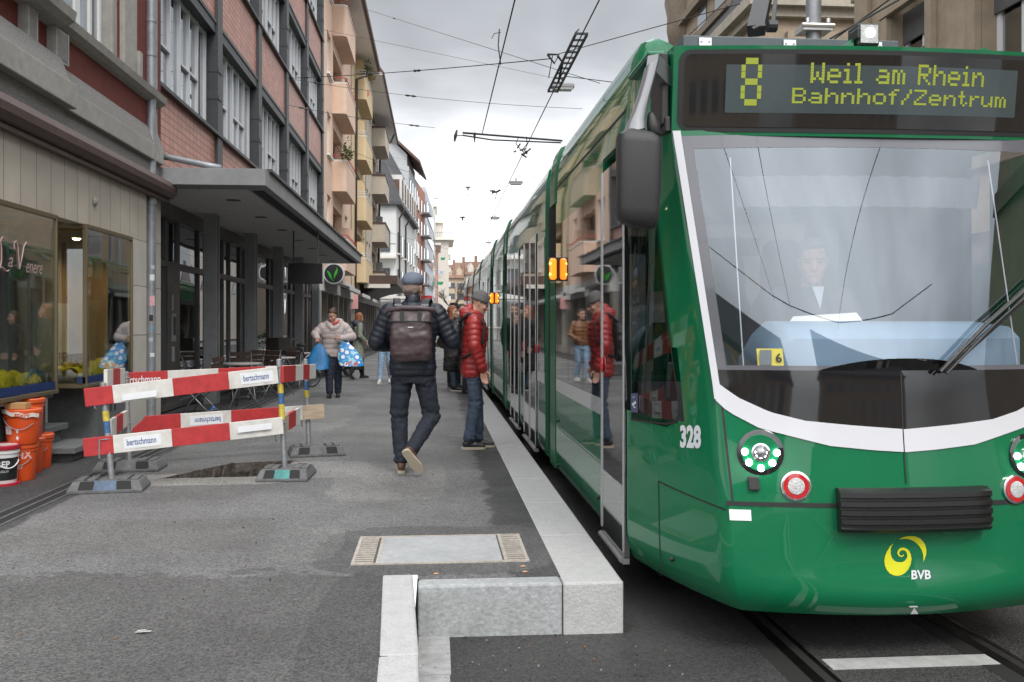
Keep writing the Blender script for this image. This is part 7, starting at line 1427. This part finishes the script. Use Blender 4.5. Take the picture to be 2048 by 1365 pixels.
RUBS = pm('sole_beige', (.42, .36, .27), .7); SBLK = pm('shoe_black', (.02, .02, .021), .45); SBRN = pm('shoe_brown', (.10, .052, .03), .6, n=(20, .2)); DEN = pm('denim_dark', (.013, .016, .026), .85, n=(14, .35), bump=(200, .2)); DENB = pm('denim_blue', (.045, .065, .10), .85, n=(9, .4), bump=(200, .2)); DENL = pm('denim_light', (.22, .32, .44), .85, n=(8, .3)); NAV = pm('jacket_navy', (.010, .013, .022), .5, n=(10, .25)); REDJ = pm('jacket_red', (.29, .022, .021), .42, n=(8, .2)); BLKC = pm('coat_black', (.012, .012, .013), .8, n=(10, .3)); SOLW = pm('sole_white', (.6, .6, .58), .6)
def bag_mesh(M, vs, fs): b = MB(); b.add([M @ Vector(v) for v in vs], fs); return b
# ---- man in the flat cap, walking away
J = dict(kL=(-.125, .04, .50), aL=(-.10, .0, .095), kR=(.165, .06, .49), aR=(.0, -.26, .225), fL=((-.08, 1, -.0), (0, 0, 1)), fR=((.50, .40, -.76), (.05, .85, .5)), eL=(-.325, .02, 1.15), wL=(-.20, .235, 1.12), eR=(.345, .01, 1.16), wR=(.25, .25, 1.15), shL=(-.205, 0, 1.425), shR=(.205, 0, 1.425), head=(0, .035, 1.64), hyaw=14, hpitch=0, wide=1.14,
         trousers=DEN, jacket=(NAV, .050, .0075), hem=.86, collar=[((-.05, -.01, 1.47), (.05, -.01, 1.47), .062, .062), ((0, -.02, 1.50), (0, -.01, 1.545), .066, .068), ((0, .04, 1.50), (0, .04, 1.535), .05, .05)], hat=('flatcap', pm('cap_grey_blue', (.115, .135, .175), .85, n=(120, .25))), shoes=(SBRN, RUBS), armr=(.088, .078, .056), legr=(.105, .078, .062), hair='hat', hairm=pm('hair_cropped', (.16, .115, .095), .8, n=(90, .3)))
T, M = person('man in grey flat cap and navy quilted jacket walking away', (-.215, 8.62, 0), -2, J, 1.045, .010)
PLM = pm('backpack_plum', (.062, .040, .042), .42, n=(9, .2), bump=(18, .5)); STP = pm('strap_black', (.016, .016, .017), .6)
bk = thing('backpack', 'plum brown roll-top backpack worn by the man in the flat cap', 'backpack', M @ Vector((0, -.2, 1.05)))
b = MB(); ell(b, [(0, -.205, 1.0, .155, .055), (0, -.215, 1.06, .178, .078), (0, -.22, 1.2, .18, .085), (0, -.212, 1.33, .176, .078), (0, -.20, 1.40, .174, .06), (0, -.19, 1.44, .176, .035)], 24, .55); vs, ns, fs = remesh(b, .009, 2); vs = wrinkle(vs, ns, .009, 9); bag_mesh(M, vs, fs).build('bag_body', PLM, bk, smooth=True)
b = MB(); b.prism([(-.185, 1.335), (.185, 1.335), (.185, 1.345), (-.185, 1.345)], lambda x, z: (x, -.295, z), lambda x, z: (x, -.20, z)); o = bag_mesh(M, b.v, b.f).build('zip_line', STP, bk)
b = MB(); b.tube([(-.225, -.19, 1.40), (-.19, -.215, 1.44), (-.08, -.225, 1.455), (.08, -.225, 1.455), (.19, -.215, 1.44), (.225, -.19, 1.40)], [.008, .02, .026, .026, .02, .008], 8); bag_mesh(M, b.v, b.f).build('roll_top', PLM, bk, smooth=True)
for sx in (-1, 1):
    b = MB(); b.bar((sx * .075, -.285, 1.33), (sx * .075, -.272, 1.43), .035, .012, (0, 1, 0)); bag_mesh(M, b.v, b.f).build('webbing', STP, bk)
    b = MB(); b.rings([[(sx * x + dx, y, z) for dx in (-.028, .028)] + [(sx * x + dx, y - .012 + 0, z + .012) for dx in (.028, -.028)] for x, y, z in ((.11, -.17, 1.44), (.125, -.10, 1.515), (.14, -.02, 1.535), (.15, .07, 1.50), (.155, .14, 1.40))]); bag_mesh(M, b.v, b.f).build('shoulder_strap', STP, bk)
    b = MB(); b.box(sx * .115 - .032, sx * .115 + .032, -.172, -.16, 1.475, 1.492); bag_mesh(M, b.v, b.f).build('buckle', CHM, bk)
b = MB(); b.box(-.022, .022, -.306, -.303, 1.285, 1.294); bag_mesh(M, b.v, b.f).build('badge', WHT, bk)
# ---- man in red, facing the tram
J = dict(kL=(-.09, .05, .50), aL=(-.09, .06, .095), kR=(.09, .015, .50), aR=(.09, -.05, .095), fL=((.1, 1, 0), (0, 0, 1)), fR=((-.05, 1, 0), (0, 0, 1)), eL=(-.26, -.03, 1.16), wL=(-.22, .08, .90), eR=(.265, .0, 1.15), wR=(.235, .10, .885), handR=((-.02, .12, -1), (-.25, 1, 0), .55), handL=((0, .1, -1), (.2, 1, 0), .5), head=(0, .075, 1.615), hpitch=-22, lean=.06, wide=1.04,
         trousers=DENB, jacket=(REDJ, .062, .010), hem=.80, collar=[((-.06, -.04, 1.46), (.06, -.04, 1.46), .075, .075), ((-.045, -.085, 1.50), (.045, -.085, 1.50), .068, .068), ((-.085, -.02, 1.50), (-.07, .06, 1.49), .042, .035), ((.085, -.02, 1.50), (.07, .06, 1.49), .042, .035), ((0, -.05, 1.52), (0, -.04, 1.555), .07, .06)], hat=('beanie', pm('beanie_grey', (.105, .10, .10), .9, n=(80, .25))), shoes=(SBLK, RUBS), puff=1.08, legr=(.092, .07, .064))
T, M = person('man in red quilted jacket and grey beanie facing the tram doors', (.41, 10.26, 0), -90, J, .995, .010)
bk = thing('backpack', 'small black backpack on the back of the man in red', 'backpack', M @ Vector((0, -.2, 1.0))); b = MB(); ell(b, [(0, -.215, .97, .10, .05), (0, -.235, 1.03, .13, .085), (0, -.235, 1.2, .135, .095), (0, -.20, 1.34, .11, .075), (0, -.17, 1.42, .06, .04)]); vs, ns, fs = remesh(b, .011, 2); vs = wrinkle(vs, ns, .014, 9); bag_mesh(M, vs, fs).build('bag_body', STP, bk, smooth=True)
for sx in (-1, 1): b = MB(); b.tube([(sx * .12, -.16, 1.40), (sx * .155, -.06, 1.50), (sx * .165, .05, 1.475), (sx * .175, .12, 1.38), (sx * .19, .10, 1.2), (sx * .18, -.05, 1.05), (sx * .13, -.16, 1.0)], .017, 6); bag_mesh(M, b.v, b.f).build('shoulder_strap', STP, bk, smooth=True)
# ---- woman with two bags, walking towards the viewer
COATP = pm('coat_mauve_beige', (.40, .335, .315), .55, n=(8, .12)); HRED = pm('hair_auburn', (.22, .075, .03), .6, n=(60, .5)); SCR = pm('scarf_red', (.42, .07, .06), .8)
J = dict(kL=(-.085, .05, .50), aL=(-.075, -.02, .10), kR=(.085, .10, .50), aR=(.07, .14, .10), fR=((.05, 1, -.0), (0, 0, 1)), fL=((-.05, 1, -.05), (0, .05, 1)), eL=(-.36, .03, 1.19), wL=(-.155, .24, 1.165), eR=(.37, .05, 1.25), wR=(.30, .28, 1.17), handL=((.75, .35, -.1), (0, .3, 1), 1.2), handR=((-.2, .5, -.6), (-1, .2, .2), 1.1), head=(.03, .045, 1.615), hyaw=24, hpitch=-24, wide=1.32, shL=(-.2, 0, 1.40), shR=(.2, 0, 1.40),
         trousers=pm('trousers_navy', (.016, .02, .035), .85, n=(9, .3)), jacket=(COATP, .10, .012), hem=.80, flare=1.04, collar=[((-.09, -.03, 1.46), (.09, -.03, 1.46), .085, .085), ((-.11, .05, 1.45), (-.03, .12, 1.36), .055, .045), ((.11, .05, 1.45), (.03, .12, 1.36), .055, .045), ((-.12, -.02, 1.50), (.02, -.10, 1.52), .06, .06)], hair='bun', hairm=pm('hair_chestnut', (.06, .028, .018), .55, n=(60, .4)), shoes=(SBLK, SBLK), boots=True, puff=1.22, legr=(.115, .085, .07))
T, M = person('woman in pale quilted coat walking forward with a shopping bag in each hand', (-1.92, 17.7, 0), 180, J, .955, .013)
b = MB(); cap(b, (-.09, .07, 1.49), (.0, .10, 1.455), .035, .03); cap(b, (-.10, .0, 1.50), (-.09, .07, 1.49), .035, .035); vs, ns, fs = remesh(b, .012, 1); bag_mesh(M, vs, fs).build('scarf', SCR, T, smooth=True)
def shopping_bag(label, top, w, hgt, dep, mats, hands, lean=0, pat=None, hm=None):
    T_ = thing('shopping_bag', label, 'bag', (top[0], top[1], top[2] - hgt), 'shopping bags of the woman'); b = MB(); x, y, z = top; rs = []
    for k, (f, g_) in enumerate(((0, .25), (.12, .45), (.3, .7), (.6, .95), (.85, 1.0), (.97, .95), (1, .9))): rs.append([(x + lean * f + w / 2 * g_ * math.copysign(abs(math.cos(a)) ** .5, math.cos(a)) + .01 * math.sin(k * 3 + a * 2), y + dep / 2 * (.25 + .75 * f) * math.copysign(abs(math.sin(a)) ** .6, math.sin(a)), z - hgt * f) for a in [2 * math.pi * j / 26 for j in range(26)]])
    b.rings(rs); vs = [Vector(v) for v in b.v]; b.v = [v + Vector((0, 1, 0)) * (.012 * mnoise.noise(v * 14)) for v in vs]; b.build('bag_body', mats, T_, smooth='auto')
    for p in hands: b = MB(); b.tube([(x - w * .16, y, z - .03), p, (x + w * .16, y, z - .03)], .008, 6); b.build('bag_handle', hm, T_, smooth=True)
    return T_
BLB = pm('bag_blue', (.012, .15, .36), .42, n=(7, .35), coat=.2)
pR = M @ Vector((.27, .36, 1.10)); pL = M @ Vector((-.10, .27, 1.13))
shopping_bag('plain bright blue shopping bag in the woman\'s hand, nearer the shopfronts', (pR.x + .02, pR.y, pR.z - .04), .40, .47, .2, BLB, [pR], -.02, hm=BLB)
def bagpat():
    m = pm('bag_pattern', (.03, .22, .6), .35, coat=.3); t = m.node_tree; bs = t.nodes['Principled BSDF']; co = t.nodes.new('ShaderNodeTexCoord'); vo = t.nodes.new('ShaderNodeTexVoronoi'); vo.inputs['Scale'].default_value = 9; t.links.new(co.outputs['Object'], vo.inputs['Vector']); rp_ = t.nodes.new('ShaderNodeValToRGB'); rp_.color_ramp.interpolation = 'CONSTANT'; e_ = rp_.color_ramp.elements; e_[0].color = (.75, .78, .8, 1); e_[1].position = .36; e_[1].color = (.02, .2, .58, 1); k = e_.new(.52); k.color = (.03, .32, .6, 1); k = e_.new(.66); k.color = (.35, .6, .68, 1); t.links.new(vo.outputs['Distance'], rp_.inputs[0])
    nz_ = t.nodes.new('ShaderNodeTexNoise'); nz_.inputs['Scale'].default_value = 7; t.links.new(co.outputs['Object'], nz_.inputs['Vector']); r2 = t.nodes.new('ShaderNodeValToRGB'); r2.color_ramp.interpolation = 'CONSTANT'; r2.color_ramp.elements[0].color = (0, 0, 0, 1); r2.color_ramp.elements[1].position = .63; r2.color_ramp.elements[1].color = (1, 1, 1, 1); t.links.new(nz_.outputs[0], r2.inputs[0]); mm = t.nodes.new('ShaderNodeMix'); mm.data_type = 'RGBA'; mm.inputs[7].default_value = (.5, .08, .08, 1); t.links.new(r2.outputs[0], mm.inputs[0]); t.links.new(rp_.outputs[0], mm.inputs[6]); t.links.new(mm.outputs[2], bs.inputs['Base Color']); return m
shopping_bag('blue and white patterned shopping bag hanging from the woman\'s bent arm', (pL.x + .14, pL.y, pL.z - .04), .46, .44, .22, bagpat(), [pL, M @ Vector((-.19, .12, 1.38))], .12, hm=pm('handle_pale_blue', (.25, .45, .6), .5))
# ---- woman in the green coat
GCO = pm('coat_olive', (.19, .20, .155), .7, n=(8, .2)); J = dict(kL=(-.08, .08, .5), aL=(-.07, .17, .11), kR=(.08, -.03, .5), aR=(.07, -.22, .16), fR=((0, .8, -.6), (0, .6, .8)), eL=(-.26, -.06, 1.15), wL=(-.24, .06, .95), eR=(.26, -.04, 1.14), wR=(.25, .12, 1.0), head=(0, .06, 1.62), hpitch=-8, hyaw=8, trousers=BLKC, skirt=(BLKC, .26, .21), jacket=(GCO, .2, .004), hem=.52, flare=1.22, hair='bob', hairm=HRED, shoes=(SBLK, SBLK), boots=True, collar=[((-.07, -.05, 1.46), (.07, -.05, 1.46), .085, .085)], wr=.008)
T, M = person('red haired woman in long olive coat walking away beside the shops', (-1.98, 23.6, 0), -62, J, .955, .015)
b = MB(); cap(b, (-.09, -.06, 1.47), (.09, -.06, 1.47), .09, .09); cap(b, (-.1, .03, 1.46), (.0, .1, 1.44), .06, .06); cap(b, (.1, .03, 1.46), (.0, .1, 1.44), .06, .06); cap(b, (.05, .13, 1.42), (.07, .16, 1.1), .05, .05); vs, ns, fs = remesh(b, .014, 2); vs = wrinkle(vs, ns, .012, 14); bag_mesh(M, vs, fs).build('scarf', pm('scarf_slate', (.05, .052, .07), .85, n=(20, .3)), T, smooth=True)
bk = thing('backpack', 'large rounded black backpack on the woman in the olive coat', 'backpack', M @ Vector((0, -.2, 1.0))); b = MB(); ell(b, [(0, -.21, .93, .11, .06), (0, -.25, 1.0, .16, .11), (0, -.26, 1.2, .17, .125), (0, -.22, 1.36, .14, .1), (0, -.18, 1.45, .07, .05)]); vs, ns, fs = remesh(b, .014, 3); bag_mesh(M, vs, fs).build('bag_body', STP, bk, smooth=True)
for sx in (-1, 1): b = MB(); b.tube([(sx * .12, -.16, 1.42), (sx * .14, -.05, 1.51), (sx * .15, .08, 1.45), (sx * .16, .1, 1.2), (sx * .15, -.12, 1.02)], .016, 6); bag_mesh(M, b.v, b.f).build('shoulder_strap', STP, bk, smooth=True)
# ---- man in light jeans beyond, waiting group, driver
std = dict(kL=(-.09, .03, .5), aL=(-.09, 0, .095), kR=(.09, .03, .5), aR=(.09, 0, .095), eL=(-.26, -.03, 1.15), wL=(-.24, .08, .92), eR=(.26, -.03, 1.15), wR=(.24, .08, .92))
J = dict(std, kR=(.09, .12, .5), aR=(.10, .20, .10), kL=(-.08, .02, .5), aL=(-.08, -.16, .13), trousers=DENL, jacket=(pm('jacket_tan', (.20, .085, .035), .5, n=(9, .3)), .09, .01), hem=.9, hair='short', shoes=(SOLW, SOLW), eL=(-.30, .02, 1.15), wL=(-.18, .2, 1.05))
person('man in tan jacket and light blue jeans half hidden behind the man in the cap', (-1.16, 21.7, 0), 170, J, .985, .015)
J = dict(std, trousers=BLKC, jacket=(BLKC, .3, .003), hem=.62, flare=1.1, hair='short', hat=('bucket', pm('hat_black', (.012, .012, .013), .8)), shoes=(SBLK, SBLK), hyaw=-8)
person('person in black bucket hat and dark coat waiting behind the crowd', (.39, 20.4, 0), 195, J, 1.045, .016, 'people waiting at the tram')
J = dict(std, trousers=DENB, jacket=(BLKC, .12, .014), hem=.42, flare=1.2, hair='long', hairm=HRED, shoes=(SBLK, SOLW), hyaw=0, aR=(.09, .1, .095))
person('long haired auburn woman in long black quilted coat and white soled trainers', (.33, 19.2, 0), 245, J, 1.0, .016, 'people waiting at the tram')
J = dict(std, trousers=BLKC, jacket=(pm('coat_charcoal', (.02, .02, .022), .8, n=(9, .3)), .3, .003), hem=.7, hair='short', beard=True, shoes=(SBLK, SBLK))
person('bearded dark haired man in dark coat standing just left of the red jacket', (.56, 20.0, 0), 190, J, 1.03, .016, 'people waiting at the tram')
J = dict(std, trousers=BLKC, jacket=(BLKC, .12, .012), hem=.5, flare=1.2, hair='long', shoes=(SBLK, SBLK), head=(0, .03, 1.60))
person('person in long dark padded coat hidden behind the man in red', (.62, 18.4, 0), 230, J, .93, .016, 'people waiting at the tram')
J = dict(kL=(-.12, .42, .52), aL=(-.12, .5, .1), kR=(.12, .42, .52), aR=(.12, .5, .1), hipL=(-.09, 0, .56), hipR=(.09, 0, .56))
zoff = -.37
J = dict(hipL=(-.1, .0, .92), hipR=(.1, 0, .92), kL=(-.13, .40, .90), aL=(-.13, .45, .50), kR=(.13, .40, .90), aR=(.13, .45, .50), eL=(-.28, .10, 1.15), wL=(-.2, .34, 1.06), eR=(.28, .10, 1.15), wR=(.2, .34, 1.06), head=(0, .03, 1.635), hyaw=18, hpitch=-8, trousers=BLKC, jacket=(pm('uniform_navy', (.02, .024, .034), .7, n=(9, .2)), .4, .002), hem=.86, hair='short', hairm=pm('hair_grey', (.10, .095, .09), .6, n=(60, .4)), shoes=(SBLK, SBLK), wide=1.05)
T, M = person('grey haired tram driver in dark uniform sitting behind the windscreen', (2.19, 5.26, .10), 180, J, 1.0, .014)
b = MB(); b.prism([(-.035, 1.49), (.035, 1.49), (.0, 1.36)], lambda x, z: (x, .142 - (z - 1.3) * .25, z), lambda x, z: (x, .152 - (z - 1.3) * .25, z)); bag_mesh(M, b.v, b.f).build('shirt_collar', pm('shirt', (.55, .58, .6), .7), T)
